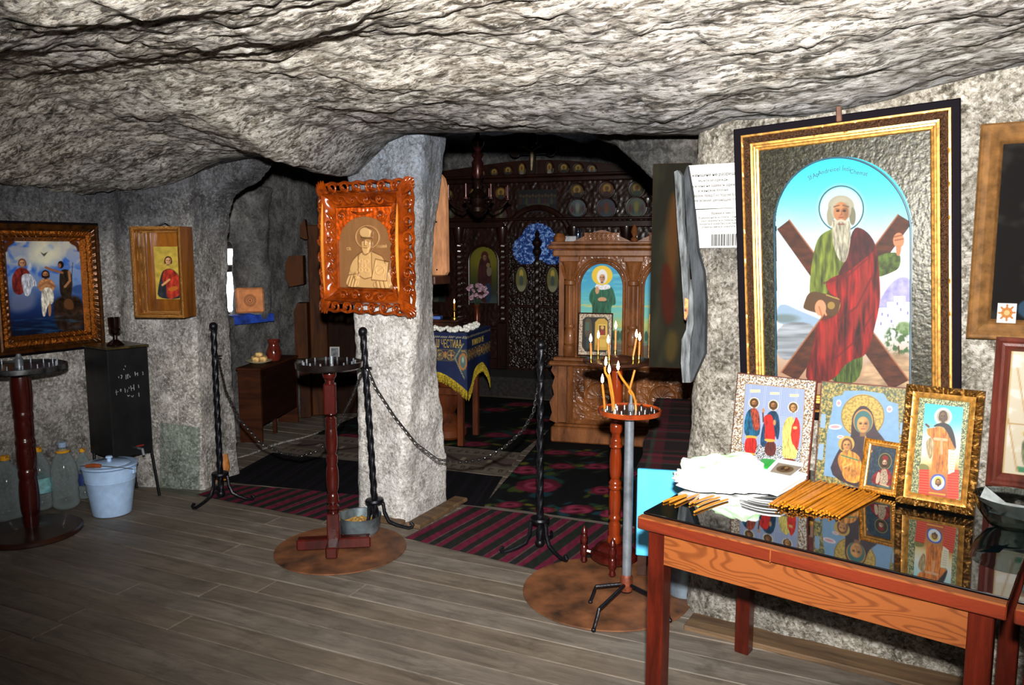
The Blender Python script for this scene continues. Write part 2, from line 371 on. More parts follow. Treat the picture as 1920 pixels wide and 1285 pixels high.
M_SOOT = rock('sooty_rock', [(.28, h2('#0c0c0c')), (.42, h2('#2a2a2a')), (.56, h2('#484846')), (.74, h2('#7d7b78'))], 8, (1, 1, 1), (.2, .1, .6), .35, .7, .8, fcol='#a5a29e', fs=5)
def rocksolid(name, mb, mat, vox=.024, amp=.016, seed=1, fine=.005, sm=3):
    t = mb.build('raw', mat, smooth=0)
    md = t.modifiers.new('r', 'REMESH'); md.mode = 'VOXEL'; md.voxel_size = vox
    m2 = t.modifiers.new('s', 'SMOOTH'); m2.iterations = sm; m2.factor = .5
    me = bpy.data.meshes.new_from_object(t.evaluated_get(bpy.context.evaluated_depsgraph_get()))
    bpy.data.objects.remove(t); n = len(me.vertices); me.name = name
    P = np.empty(n*3); me.vertices.foreach_get('co', P); P = P.reshape(-1, 3)
    N = np.empty(n*3); me.vertex_normals.foreach_get('vector', N); N = N.reshape(-1, 3)
    d = amp*fbm(P*3.2, 3, seed)+amp*.5*(abs(perlin(P*7, seed+9))-.3)+fine*fbm(P*19, 2, seed+4)
    P = P+N*d[:, None]; me.vertices.foreach_set('co', P.reshape(-1))
    me.polygons.foreach_set('use_smooth', [True]*len(me.polygons)); me.materials.clear(); me.materials.append(mat); me.update()
    return struct(link(name, me))

# ---- rock ceiling: low, uneven, running down to the two openings
EX = [(-5.3, 1.83), (-4.65, 1.85), (-4.588, 1.858), (-4.267, 1.919), (-3.872, 1.992), (-3.47, 2.014), (-3.185, 1.969), (-2.957, 1.885), (-2.86, 1.87), (-2.78, 1.93), (-2.66, 2.02), (-2.5, 2.06), (-2.2, 2.046), (-1.69, 2.013), (-1.31, 1.972), (-1.0, 1.945), (-.91, 1.955), (-.8, 1.984), (-.576, 1.97), (-.263, 2.012), (.1, 2.085), (1, 2.15), (2.8, 2.2)]
def ceil_edge(X): return np.interp(X, [e[0] for e in EX], [e[1] for e in EX])
xs = np.arange(-5.2, 2.75, .0165); ys = np.concatenate([np.arange(-1.9, .6, .035), np.arange(.6, 3.05, .0145), [3.05]])
X, Y = np.meshgrid(xs, ys, indexing='ij'); Pn = np.stack([X.ravel(), Y.ravel(), np.zeros(X.size)], 1)
zE = ceil_edge(X); w1 = sstep(1.15, .0, 3.05-Y); w2 = sstep(1.1, 0, X+4.65)
und = (perlin(Pn*[.55, 1.15, 1], 3)*.10+perlin(Pn*[1.1, 2.6, 1]+4, 5)*.05).reshape(X.shape)
zC = 2.16+und; Zc = zC*(1-w1)+zE*w1; Zc = Zc*(1-w2)+1.845*w2
warp = np.stack([Pn[:, 0]*.9+.25*perlin(Pn*1.3, 21), Pn[:, 1]*3.1+.5*perlin(Pn*1.1+9, 22), Pn[:, 2]], 1)
led = fbm(warp, 3, 31); q = led*5; terr = (np.floor(q)+sstep(.72, 1, q-np.floor(q)))/5
det = .030*terr+.022*fbm(Pn*[3.0, 6.0, 1], 3, 40)+.013*fbm(Pn*[10, 19, 1], 3, 50)
ramp_ = .25+.75*sstep(0, .16, 3.05-Y)
Zc = Zc+det.reshape(X.shape)*ramp_
ext = []
for dy, dz in ((.05, .0), (.12, .008), (.2, .03), (.27, .09), (.30, .25), (.31, .75)):
    ext.append((np.full(X.shape[0], 3.05+dy), zE[:, -1]+dz+.01*perlin(np.stack([xs*4, np.full(len(xs), dy*9), xs*0], 1), 3)))
X = np.concatenate([X]+[xs[:, None]]*6, 1); Y = np.concatenate([Y]+[e[0][:, None] for e in ext], 1); Zc = np.concatenate([Zc]+[e[1][:, None] for e in ext], 1)
struct(gridmesh('ceiling', np.stack([X, Y, Zc], -1), M_CEIL))

# ---- left side wall, with the left pier of the arch (its face turned a little)
mb = MB()
mb.slab([(-5.1, -2), (-4.66, -2), (-4.64, 0), (-4.67, 1.6), (-4.65, 3.2), (-5.1, 3.2)], -.1, 2.35)
mb.slab([(-4.48, 2.93), (-4.05, 3.08), (-4.16, 3.40), (-5.1, 3.40), (-5.1, 2.99), (-4.7, 2.98)], -.1, 2.35)
back = [(-4.6, -.1), (-4.12, -.1), (-4.15, .5), (-4.165, 1.2), (-4.14, 1.5), (-4.115, 1.70), (-4.057, 1.82), (-3.945, 1.885), (-3.825, 1.90), (-3.675, 2.02), (-3.3, 2.25), (-4.6, 2.25)]
mb.prism(back, 3.24, 3.44)
rocksolid('wall_left', mb, M_WALL, .024, .014, 3)
# ---- rock pillar between the openings
mb = MB(); vs = []; fs = []
lv = [(-.1, -2.985, -2.60, -2.575), (.12, -2.97, -2.62, -2.575), (.5, -2.95, -2.575, -2.59), (.9, -2.965, -2.54, -2.635), (1.2, -2.97, -2.51, -2.665), (1.6, -2.97, -2.49, -2.635), (1.9, -2.98, -2.475, -2.59), (2.1, -3.0, -2.455, -2.56), (2.4, -3.05, -2.43, -2.53)]
for z, xl, xf, xb in lv: vs += [(xl, 3.29, z), (xl+.06, 3.235, z), (xf-.03, 3.25, z), (xf, 3.29, z), (xb, 3.63, z), (xl, 3.63, z)]
for i in range(len(lv)-1):
    for j in range(6): fs.append((i*6+j, i*6+(j+1) % 6, i*6+6+(j+1) % 6, i*6+6+j))
fs += [tuple(range(5, -1, -1)), tuple(range(len(lv)*6-6, len(lv)*6))]
mb.add(vs, fs)
rocksolid('wall_middle', mb, M_PILLAR, .017, .013, 5, .005)
# ---- right wall with the pier edge, and the haunch of the second arch behind it
mb = MB()
mb.slab([(-.985, 3.13), (-.94, 3.06), (-.86, 3.02), (2.9, 3.02), (2.9, 3.44), (-.985, 3.44)], -.1, 2.5)
mb.slab([(-.93, 3.04), (-.86, 2.985), (2.9, 2.985), (2.9, 3.1), (-.93, 3.1)], -.1, .34)
rocksolid('wall_right', mb, M_RIGHT, .022, .016, 8)
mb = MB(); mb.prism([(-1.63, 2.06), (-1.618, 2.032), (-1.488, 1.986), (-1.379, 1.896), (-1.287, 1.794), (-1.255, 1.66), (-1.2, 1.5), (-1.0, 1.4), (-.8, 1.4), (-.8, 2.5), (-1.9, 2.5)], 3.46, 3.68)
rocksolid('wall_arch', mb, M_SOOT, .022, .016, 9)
mb = MB(); mb.slab([(2.6, -2), (3.0, -2), (3.0, 3.3), (2.6, 3.3)], -.1, 2.5); rocksolid('wall_entrance', mb, M_WALL, .06, .03, 12)
# ---- the chapel behind
def wl(y): return -4.93-.19*(y-3.4)
mb = MB()
def ws(y0, y1, z0, z1, off=0): mb.slab([(wl(y0)+off, y0), (wl(y1)+off, y1), (-6.5, y1), (-6.5, y0)], z0, z1)
ws(3.36, 4.19, -.1, 3); ws(4.47, 8.4, -.1, 3); ws(4.1, 4.6, -.1, .955); ws(4.1, 4.6, 1.56, 3)
ws(3.42, 4.78, -.1, .955, .05)
mb.lathe([(.15, .9), (.152, 1.3), (.145, 1.6), (.165, 1.85), (.2, 2.0)], 18, (-5.06, 4.405, 0))
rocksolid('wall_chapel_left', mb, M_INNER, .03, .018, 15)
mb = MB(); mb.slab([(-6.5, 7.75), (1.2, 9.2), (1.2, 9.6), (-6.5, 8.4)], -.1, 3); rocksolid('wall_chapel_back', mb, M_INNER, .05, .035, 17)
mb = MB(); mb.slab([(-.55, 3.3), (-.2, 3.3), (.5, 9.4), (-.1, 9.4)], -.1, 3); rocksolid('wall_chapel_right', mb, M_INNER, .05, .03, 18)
xs = np.arange(-6.5, 1.3, .06); ys = np.arange(3.3, 9.6, .06); X, Y = np.meshgrid(xs, ys, indexing='ij')
P = np.stack([X.ravel(), Y.ravel(), X.ravel()*0], 1)
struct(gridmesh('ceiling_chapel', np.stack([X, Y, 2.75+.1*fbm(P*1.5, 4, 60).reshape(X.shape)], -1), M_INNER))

# ---- plank floor
def plank_mat(name, dk, md, lt):
    m, t, b = nt(name); v = mapping(t, (1.5, 9, 9)); vw = mapping(t)
    oi = t.nodes.new('ShaderNodeObjectInfo')
    va = t.nodes.new('ShaderNodeVectorMath'); va.operation = 'ADD'; t.links.new(v, va.inputs[0]); t.links.new(oi.outputs['Location'], va.inputs[1])
    f = noise(t, va.outputs[0], 2.2, 7, .68, .6)
    c = ramp(t, f, [(.3, h2(dk)), (.5, h2(md)), (.72, h2(lt))])
    g = t.nodes.new('ShaderNodeVectorMath'); g.operation = 'ADD'; t.links.new(vw, g.inputs[0]); t.links.new(oi.outputs['Location'], g.inputs[1])
    c = mixc(t, c, (.13, .12, .11), ramp(t, noise(t, g.outputs[0], 5, 5, .7), [(.55, (0, 0, 0)), (.74, (.7,)*3)]))
    c = mixc(t, c, (.5, .49, .47), ramp(t, noise(t, g.outputs[0], 9, 4, .7), [(.6, (0, 0, 0)), (.8, (.25,)*3)]))
    t.links.new(c, b.inputs['Base Color']); b.inputs['Roughness'].default_value = .55; b.inputs['Specular IOR Level'].default_value = .35
    bump(t, b, f, .35, .004); return m
PM = [plank_mat('plank_grey', '#4b433b', '#625950', '#766d63'), plank_mat('plank_brown', '#4c433a', '#655b50', '#7a7064'), plank_mat('plank_pale', '#4e463e', '#686057', '#7f776d')]
mb = MB(); mb.box((-2, 3.5, -.04), (9.4, 13, .05)); floor = struct(mb.build('floor', plain('floor_joint_dust', '#a39888', .9, var=.3, vs=30), smooth=0))
ang = rad(6); cu_, su_ = math.cos(ang), math.sin(ang); row = -2.2; meshes = {}
v0 = 1.71-(-2.5)*math.tan(ang)
k0 = int(-3.4/.135)
for k in range(k0, 54):
    vv = v0*cu_+k*.135; xsq = [-5.3]; x = -5.3
    while x < 2.9: x += RNG.uniform(2.2, 3.6) if k < 12 else 4.2; xsq.append(min(x, 3.0))
    for a, b in zip(xsq, xsq[1:]):
        if b-a < .15: continue
        L = round(b-a-.004, 2); key = (L, k % 3)
        cx, cy = (a+b)/2, vv+.0675
        if key not in meshes: meshes[key] = MB().box((0, 0, -.0105), (L, .1315, .021), b=.0025).build('plank', PM[k % 3], smooth=0); o = meshes[key]
        else: o = link('plank', meshes[key].data)
        o.parent = floor; o.location = (cx*cu_-cy*su_, cx*su_+cy*cu_, RNG.uniform(-.0015, .0012)); o.rotation_euler = (0, 0, ang+RNG.uniform(-.0008, .0008))
# boards: along the right wall, and round the foot of the pillar
bw = wood('old_board', '#3a2c20', '#6b543c', (1, 9, 9), .6)
struct(MB().box((.95, 2.93, .008), (3.7, .13, .022), b=.004).build('trim_1', bw)).rotation_euler = (0, 0, 0)
struct(MB().box((-2.53, 3.47, .014), (.09, .52, .028), b=.006, R=rad(4)).build('trim_2', bw))
struct(MB().box((-2.8, 3.215, .012), (.42, .06, .024), b=.006, R=rad(3)).build('trim_3', bw))
# window in the chapel's left wall
wm = plain('window_daylight', (1, 1, 1), emit=6, var=0)
wb = plain('window_frame_dark', '#16130f', .6)
root = struct(MB().box((0, 0, .27), (.05, .36, .66)).build('window_1', wb, loc=(-5.34, 4.38, .94)), 'narrow dark framed window letting in daylight beside the rock column')
MB().box((.03, 0, .49), (.01, .24, .13)).build('pane', wm, root)
MB().box((.03, 0, .2), (.01, .24, .33)).build('pane', wm, root)
MB().box((.035, 0, .39), (.03, .34, .05)).build('glazing_bar', wb, root)
# ================================================================ RIGHT SIDE: TABLES, ICONS, CANDLES
PG = .61  # paint and ink of the nearer pictures reflect about half the light
M_GOLD = plain('gilt_moulding', '#b57d2c', .3, .8, var=.25, vs=40, bmp=.25, bs=220)
M_GOLD2 = plain('gilt_pale', '#a37536', .32, .6, var=.2, vs=60)
M_BLACK = plain('black_lacquer', '#0c090e', .7, 0, .04, var=.1, vs=10)
M_ORN = plain('bronze_relief', '#3c2616', .3, .55, var=.5, vs=160, bmp=.8, bs=180)
def cathedral(name, dk, lt):
    m, t, b = nt(name); f = noise(t, mapping(t, (1.1, 6, 6)), 1.6, 2, .5, .4); k = _n(t, 'ShaderNodeMath', operation='MULTIPLY'); k.inputs[1].default_value = 150; t.links.new(f, k.inputs[0])
    sn = _n(t, 'ShaderNodeMath', operation='SINE'); t.links.new(k.outputs[0], sn.inputs[0]); mr = _n(t, 'ShaderNodeMapRange'); mr.inputs[1].default_value = -1; t.links.new(sn.outputs[0], mr.inputs[0]); g = noise(t, mapping(t, (3, 70, 70)), 6, 4, .7)
    c = ramp(t, mr.outputs[0], [(.0, h2(dk)), (.45, h2(lt))]); c = mixc(t, c, h2(dk), ramp(t, g, [(.5, (0, 0, 0)), (.75, (.6,)*3)]))
    t.links.new(c, b.inputs['Base Color']); b.inputs['Roughness'].default_value = .4; b.inputs['Specular IOR Level'].default_value = .3; MATS[name] = m; return m
M_MAHO = wood('mahogany_varnish', '#260905', '#4c160a', (9, 9, 1), .28, .3)
M_MAHOX = wood('mahogany_edge', '#32100a', '#5a2010', (1, 9, 9), .3, .3)
M_OAK = cathedral('oak_veneer', '#552a10', '#6c3a19')
M_BRASS = plain('brass', '#c9a14a', .28, 1, var=.1)
M_WAX = plain('golden_wax', '#a8660f', .35, 0, .5, var=.12, vs=30, coat=.2)
M_PAPER = plain('white_paper', '#a5a5a2', .9, 0, .1, var=.04)
V_PIC = vcol('painted_surface', .5); V_GLOSS = vcol('glazed_picture', .3, coat=0); V_MAT = vcol('matt_print', .75)
M_GLASS = plain('clear_glass', (.9, .95, .93), .02, var=0, trans=1, ior=1.45)

# ---- large icon of a bearded saint with a diagonal cross
rl = rad(3.5); U_ = Vector((math.cos(rl), 0, math.sin(rl))); V_ = Vector((-math.sin(rl), 0, math.cos(rl)))
def wallM(tlx, tlz, trx, trz, hgt, y):
    r = math.atan2(trz-tlz, trx-tlx); u = (math.cos(r), 0, math.sin(r)); v = (-math.sin(r), 0, math.cos(r))
    mx, mz = (tlx+trx)/2-v[0]*hgt, (tlz+trz)/2-v[2]*hgt
    return Matrix([[u[0], 0, v[0], mx], [0, 1, 0, y], [u[2], 0, v[2], mz], [0, 0, 0, 1]]), math.hypot(trx-tlx, trz-tlz)
M_, wdt = wallM(-.79, 1.935, -.066, 1.98, 1.07, 2.972)
big = thing('framed_icon', 'very large framed icon of an old saint holding a diagonal wooden cross', 'icon', M=M_)
prof = [(0, -.03), (0, .022), (.004, .026), (.026, .026), (.028, .032), (.034, .032), (.036, .028), (.044, .032), (.052, .030), (.058, .024), (.060, .028), (.068, .027), (.070, .021), (.076, .020), (.078, .014), (.085, .012), (.088, .004)]
def orn_band(a, d, q, side): return .004*math.sin(a*210+q)*math.cos(a*90+d*300) if 6 <= q <= 9 else 0
mb = MB(); frame(mb, wdt, 1.07, prof, [0, 0, 0, 1, 1, 1, 2, 2, 2, 2, 1, 1, 1, 1, 1, 1], 150, orn_band)
mb.box((0, .02, .535), (wdt-.01, .012, 1.06), 0)
mb.build('frame', [M_BLACK, M_GOLD2, M_ORN], big)
cv = Cv(300, 470, [(150, 252), (868, 163), (886, 1292), (168, 1268)], '#bfeaf2')
cv.vgrad([(150, '#10c4ea'), (300, '#22cdee'), (420, '#4fd8f2'), (560, '#a5ecf8'), (700, '#f2f8fa'), (860, '#e9e4e6'), (1010, '#cfd2d6'), (1110, '#b9a08c'), (1180, '#a98468'), (1300, '#8f6a50')])
cl = np.clip(cv.nz(120, 3, (.7, 1.6)), 0, 1)*sstep(420, 640, cv.Y)*sstep(900, 700, cv.Y); cv.put(cl, '#b9a8cc', .9)
cv.poly([(215, 900), (250, 885), (300, 910), (350, 930), (420, 960), (420, 985), (215, 985)], '#8aa4bd', soft=8).poly([(210, 965), (400, 965), (400, 1130), (320, 1120), (210, 1130)], '#8d949c', soft=6, fold=(60, .25, (.3, 3)))
cv.ell(250, 950, 60, 18, '#5c6b66', .7, 12)
cv.poly([(640, 900), (700, 800), (750, 768), (800, 780), (810, 960), (640, 960)], '#9a97cf', soft=10, fold=(40, .2, (1, 1)))
for x0, y0, x1, y1 in ((650, 905, 810, 1010), (690, 880, 800, 1000), (720, 855, 770, 960), (755, 900, 810, 960)): cv.rect(x0, y0, x1, y1, '#eceaf2'); cv.rect(x1-14, y0, x1, y1, '#b8b6d2')
for x, y in ((665, 925), (690, 930), (730, 880), (745, 905), (775, 920), (705, 955), (660, 965)): cv.rect(x, y, x+8, y+14, '#7d7fae')
cv.put(cv.mell(745, 1040, 65, 70, 14)*sstep(-.2, .3, cv.nz(22, 5)), '#3e5c34'); cv.ell(765, 990, 36, 28, '#5d7a44', .8, 12).line([(740, 1070), (745, 1115)], 7, '#4a3a24')
cv.poly([(600, 1110), (810, 1090), (830, 1300), (560, 1300)], '#a88a6a', soft=20, fold=(50, .3, (.5, 2)))
for q_, sh in (([(220, 574), (272, 535), (786, 1215), (708, 1256)], 1), ([(735, 511), (795, 546), (304, 1215), (234, 1180)], 2)):
    cv.poly(q_, '#47200f', sm=False, fold=(26, .35, (.5, 1.4)), seed=sh)
    cv.line([q_[1] if sh == 1 else q_[0], q_[2] if sh == 1 else q_[3]], 7, '#9a5c3c', .8)
cv.ell(493, 488, 96, 96, '#f4fbfb', .55, 30).ring(493, 488, 94, 6, '#234a50')
cv.poly([(470, 565), (400, 596), (376, 660), (356, 800), (362, 905), (395, 915), (420, 860), (470, 790), (540, 720), (530, 570)], '#5d6a20', fold=(36, .6, (2, .35)), seed=3)
cv.poly([(620, 690), (745, 660), (748, 735), (700, 760), (640, 780)], '#40521c', fold=(25, .5, (1, 1)))
cv.poly([(430, 1080), (590, 1030), (580, 1235), (436, 1228)], '#3c4f1a', fold=(20, .6, (2.4, .3)), seed=6)
cv.poly([(356, 830), (330, 895), (332, 912), (420, 935), (480, 946), (497, 870), (430, 846)], '#503418').line([(430, 850), (495, 872), (478, 942)], 5, '#a58a45').ell(450, 895, 16, 16, '#9a7a35', .9)
cv.poly([(540, 560), (600, 576), (645, 640), (658, 780), (662, 880), (632, 1010), (605, 1112), (520, 1130), (455, 1225), (322, 1228), (378, 1060), (388, 955), (470, 950), (500, 870), (440, 845), (420, 790), (520, 750), (590, 690), (560, 640)], '#690f0c', fold=(46, .8, (2.2, .3)), seed=9)
cv.poly([(540, 560), (600, 576), (650, 650), (600, 690), (520, 755), (470, 775), (520, 690)], '#431010', fold=(34, .5, (1.6, .5)), seed=4)
cv.poly([(398, 960), (450, 960), (445, 1100), (400, 1130)], '#a52a1c', a=.5, soft=24); cv.poly([(590, 700), (615, 690), (600, 860), (560, 1000), (545, 980)], '#9c2418', a=.5, soft=18)
cv.line([(420, 800), (520, 770), (600, 700)], 10, '#5a1212', .6).line([(480, 960), (560, 900), (620, 780)], 9, '#4a0f0f', .55).line([(470, 1120), (560, 1040), (630, 930)], 9, '#4a0f0f', .5)
cv.ell(404, 905, 24, 34, '#c98862').line([(398, 900), (410, 940)], 7, '#a9653f').line([(412, 900), (428, 935)], 8, '#c98862')
cv.ell(738, 620, 24, 32, '#c07c55').line([(720, 605), (752, 598)], 6, '#8a4f33').line([(722, 620), (756, 614)], 6, '#8a4f33').poly([(725, 640), (752, 640), (745, 685), (728, 685)], '#b8744e')
cv.ell(492, 478, 56, 46, '#9d9882').ell(447, 520, 16, 42, '#8f8b74').ell(541, 520, 14, 38, '#716e58')
cv.face(492, 498, 40, '#ad7148', '#a39e88', None, 0, True)
cv.poly([(455, 530), (492, 545), (530, 530), (536, 600), (522, 690), (505, 718), (480, 700), (458, 640), (452, 570)], '#98937f', fold=(16, .5, (2.2, .3)), seed=2).line([(468, 545), (492, 536), (516, 545)], 9, '#b5b09c').line([(480, 553), (504, 553)], 5, '#7d4034')
cv.line([(462, 480), (484, 474)], 5, '#5f4a36').line([(500, 474), (524, 480)], 5, '#5f4a36')
ow, oh = wdt-.176, 1.07-.176
PG = .70
P_big = cv.mesh('painting', ow, oh, big, -.002, .088, vcol('big_icon_paint', .62))
arch = np.where(cv.Y > 560, abs(cv.X-508) < 291, ((cv.X-505+ (560-cv.Y)*.03)/291)**2+((cv.Y-560)/288)**2 < 1).astype(float)
PG = .61; mt = Cv(300, 470, [(150, 252), (868, 163), (886, 1292), (168, 1268)], '#2c2a1c')
em = mt.nz(26, 7, (1, 1), 4); em2 = np.abs(mt.nz(14, 9, (1, 1), 2)); mt.c = mt.c*(1+.35*em)[..., None]
mt.put((em2 < .05).astype(float), '#8f8860', .5)
k = ~((arch[:-1, :-1] > .5) & (arch[1:, 1:] > .5))
lab(mt.mesh('mount', ow, oh, big, -.0035, .088, vcol('embossed_gilt', .35, .3), disp=.0005*em-.0004*np.abs(em2), keep=k), 'embossed tarnished gold mount around the arched painting')
sxp = lambda x, y: ((x-150-(y-252)*.0177)/(718)-.5)*ow
szp = lambda x, y: .088+oh*(1-(y-252+(x-150)*.122)/1030)
pts = [(508-291, 1240), (508-291, 800)]+[(505-291*math.cos(a), 560-288*math.sin(a)) for a in np.linspace(0, PI, 40)]+[(799, 800), (799, 1260)]
MB().tube([(sxp(x, y), -.004, szp(x, y)) for x, y in pts], .0035, 6).build('arch_bead', plain('dark_blue_bead', '#27414f', .4), big)
M_INK = plain('dark_ink', '#17262b', .7, var=0)
for word, cx, cy, a in (('Sf.', 382, 362, 24), ('Ap.', 406, 351, 19), ('Andrei', 446, 336, 13), ('cel', 493, 326, 2), ('Întîi', 532, 325, -5), ('Chemat', 582, 338, -12)):
    text(word, .022, M_INK, big, Matrix.Translation((sxp(cx, cy), -.0045, szp(cx, cy))) @ Matrix.Rotation(rad(-a-(-3.5)), 4, 'Y'), sx=.85, depth=.0002)
MB().box((.0, -.03, 1.075), (.018, .012, .06), b=.003).build('hanger', plain('rusty_iron', '#4a2e1e', .7, var=.3), big)

# ---- tables with dark glass tops
M_DGLASS = plain('dark_table_glass', (.004, .022, .032), .03, 0, .9, var=0, ior=1.75)
def table(name, label, loc, rz, L, W, oak=True):
    t = thing(name, label, 'table', loc, rz)
    mb = MB(); mb.box((L/2, W/2, .6975), (L, W, .035), b=.003); mb.build('tabletop', M_MAHOX, t)
    lab(MB().box((L/2, .014, .7155), (L-.004, .028, .005)).build('edge_strip', M_OAK, t), 'pale orange wooden strip along the front edge')
    for x in (.05, L-.05):
        for y in (.05, W-.05): MB().box((x, y, .34), (.052, .052, .68), b=.003).build('leg', M_MAHO, t)
    MB().box((L/2, .035, .63), (L-.152, .018, .10)).build('apron', M_OAK if oak else M_MAHOX, t)
    MB().box((L/2, W-.05, .63), (L-.152, .018, .10)).build('apron', M_MAHOX, t)
    for x in (.05, L-.05): MB().box((x, W/2, .63), (.018, W-.152, .10)).build('apron', M_MAHOX, t)
    lab(MB().box((L/2+.001, W/2+.016, .7195), (L-.002, W-.034, .007), b=.001).build('glass_sheet', M_DGLASS, t), 'dark reflecting glass sheet')
    MB().box((L*.43, -.0015, .6975), (.003, .003, .034)).build('edge_joint', M_OAK, t)
    return t
table('display_table', 'wooden table with orange apron and dark glass top full of icons and candles', (-.805, 2.092, 0), rad(-8), .925, .79)
table('display_table', 'dark wooden table at the right edge, butted against the icon table', (.125, 1.957, 0), rad(-8), .9, .79, False)
TZ = .724

# ---- icons leaning on the table
cE = lambda x, y: (1370+x/6.12, 690+y/6.12); cF = lambda x, y: (1530+x/5.142, 700+y/5.142); cH = lambda x, y: (1680+x/4.944, 720+y/4.944)
M_BOARD = wood('icon_board', '#3a1812', '#6a3222', (1, 1, 9), .5)
def strut(t, h): MB().box((0, .058, h*.36), (.03, .006, h*.62), T=Matrix.Translation((0, .012, 0)) @ Matrix.Rotation(rad(-6), 4, 'X')).build('easel_strut', M_BOARD, t)
m_, w_, h_ = lean(cE(-25, 1150), cE(880, 1310), cE(80, 65), rad(9), TZ)
t = thing('printed_icon', 'printed icon of three standing saints in red, blue and yellow robes', 'icon', M=m_)
MB().box((0, .0085, h_/2), (w_, .015, h_), b=.002).build('board', M_BOARD, t); strut(t, h_)
cv = Cv(190, 235, [(80, 65), (1000, 150), (880, 1310), (-25, 1150)], '#8ea2d0')
inn = cv.mpoly([(168, 185), (865, 250), (800, 1230), (105, 1120)], False)
g = (np.minimum((cv.u*46) % 1, (cv.v*58) % 1) < .3).astype(float)
cv.put(g, '#c3cee6', .75); cv.put(sstep(860, 900, cv.Y-(cv.X*.06))*(cv.nz(11, 3) > 0), '#f2f0ee', .9).put(sstep(860, 900, cv.Y-(cv.X*.06))*(cv.nz(11, 3) < -.05), '#26242a', .9)
for x0, y0, x1, y1 in ((225, 258, 342, 292), (456, 288, 562, 316), (685, 308, 790, 340)): cv.rect(x0, y0, x1, y1, '#f4efb6')
hal = lambda x, y: [cv.ell(x, y, 62, 64, '#f3e9d0'), cv.ell(x, y, 52, 54, '#6a5428')]
hal(270, 412); hal(493, 440); hal(725, 462)
cv.poly([(165, 800), (305, 805), (290, 1015), (150, 1005)], '#d02018', fold=(30, .5, (2, .3))).poly([(210, 475), (325, 480), (345, 720), (320, 800), (240, 805), (150, 790), (158, 590)], '#0f5578', fold=(34, .6, (1.6, .5))).poly([(225, 470), (322, 480), (342, 710), (300, 740), (258, 720), (235, 560)], '#a6402a', fold=(24, .5, (1.6, .5)))
cv.poly([(170, 785), (300, 795), (305, 830), (235, 815), (165, 825)], '#e0b448').poly([(150, 985), (285, 995), (285, 1020), (150, 1010)], '#e0b448')
cv.poly([(430, 505), (545, 505), (572, 690), (545, 870), (500, 760), (440, 800), (385, 940), (330, 890), (362, 690)], '#123f63', fold=(30, .6, (1.6, .5))).poly([(395, 860), (522, 850), (520, 1030), (385, 1020)], '#5e201c', fold=(26, .5, (2.4, .3)))
cv.poly([(385, 555), (480, 540), (500, 700), (520, 850), (450, 870), (385, 840), (400, 690), (380, 640)], '#dc1f18', fold=(34, .35, (1.6, .5))).poly([(385, 825), (515, 835), (515, 860), (445, 868), (388, 850)], '#e0b448').ell(378, 500, 14, 28, '#c9905a').ell(505, 640, 16, 34, '#c9905a').line([(372, 530), (375, 630)], 18, '#5a3a3a')
cv.poly([(645, 575), (750, 570), (775, 1000), (745, 1070), (585, 1050), (600, 900), (592, 720)], '#efdb72', fold=(26, .4, (2, .35))).poly([(755, 560), (802, 640), (802, 800), (768, 980), (740, 920), (695, 860), (700, 690), (740, 620)], '#dd2a1c', fold=(30, .4, (1.6, .5))).ell(745, 700, 26, 18, '#e8c070').poly([(590, 1050), (745, 1065), (740, 1095), (590, 1080)], '#7a2418')
cv.face(270, 415, 34, '#b87d46', '#4a3018', '#5a3a1c', .1).face(493, 442, 34, '#b07440', '#4a3018', '#5a3a1c', .1).face(725, 465, 36, '#d09a58', '#6a3f1c', None)
o_ = cv.nz(17, 11, (1, 1), 2); bd = 1-inn
cv.put(bd, '#d9c7a4'); cv.put(bd*sstep(.08, .16, o_), '#fbf6ee'); cv.put(bd*sstep(-.1, -.18, o_), '#8a6238'); cv.put(bd*(np.abs(cv.nz(40, 2)) < .04), '#5f7fae', .8)
cv.line([(168, 185), (865, 250), (800, 1230), (105, 1120)], 6, '#b88a48', closed=True)
cv.line([(80, 65), (1000, 150), (880, 1310), (-25, 1150)], 16, '#5a2a20', closed=True)
cv.mesh('print', w_-.002, h_-.002, t, -.0002, .001, V_PIC)

m_, w_, h_ = lean(cF(-20, 1060), cF(830, 1190), cF(40, 80), rad(7), TZ)
t = thing('printed_icon', 'printed icon of a veiled mother holding a child in orange on light blue', 'icon', M=m_)
MB().box((0, .0085, h_/2), (w_, .015, h_), b=.002).build('board', M_BOARD, t); strut(t, h_)
cv = Cv(180, 230, [(40, 80), (890, 150), (830, 1190), (-20, 1060)], '#7aa5cc')
cv.c = cv.c*(1+.05*cv.nz(60, 1))[..., None]
brd = 1-cv.mpoly([(150, 330), (150, 235), (240, 215), (260, 175), (440, 172), (640, 200), (680, 270), (780, 300), (800, 700), (760, 1120), (70, 1000), (95, 600)], False)
cv.put(brd, '#8a7a3c'); cv.put(brd*sstep(0, .2, cv.nz(20, 4)), '#c2ad5c'); cv.put(brd*sstep(.05, .2, -cv.nz(26, 8)), '#4a5a3a')
for pts in ([(40, 400), (85, 400), (80, 540), (30, 530)], [(20, 690), (70, 690), (60, 850), (5, 840)], [(800, 480), (850, 490), (845, 600), (800, 600)]): cv.poly(pts, '#8fb0cf', False)
cv.ell(440, 420, 208, 212, '#d3b04e'); cv.put(cv.mell(440, 420, 200, 204)*sstep(-.1, .25, cv.nz(22, 3)), '#9a7c2c', .8); cv.ring(440, 420, 204, 7, '#7a5c20')
cv.poly([(330, 520), (345, 390), (440, 300), (540, 380), (560, 540), (660, 650), (790, 900), (800, 1200), (90, 1040), (210, 730), (330, 640)], '#2c1622', fold=(50, .4, (1, 1)))
cv.ell(445, 470, 96, 118, '#c98a3f').ell(445, 478, 86, 110, '#2f6a6a'); cv.face(445, 495, 74, '#d9954f', None)
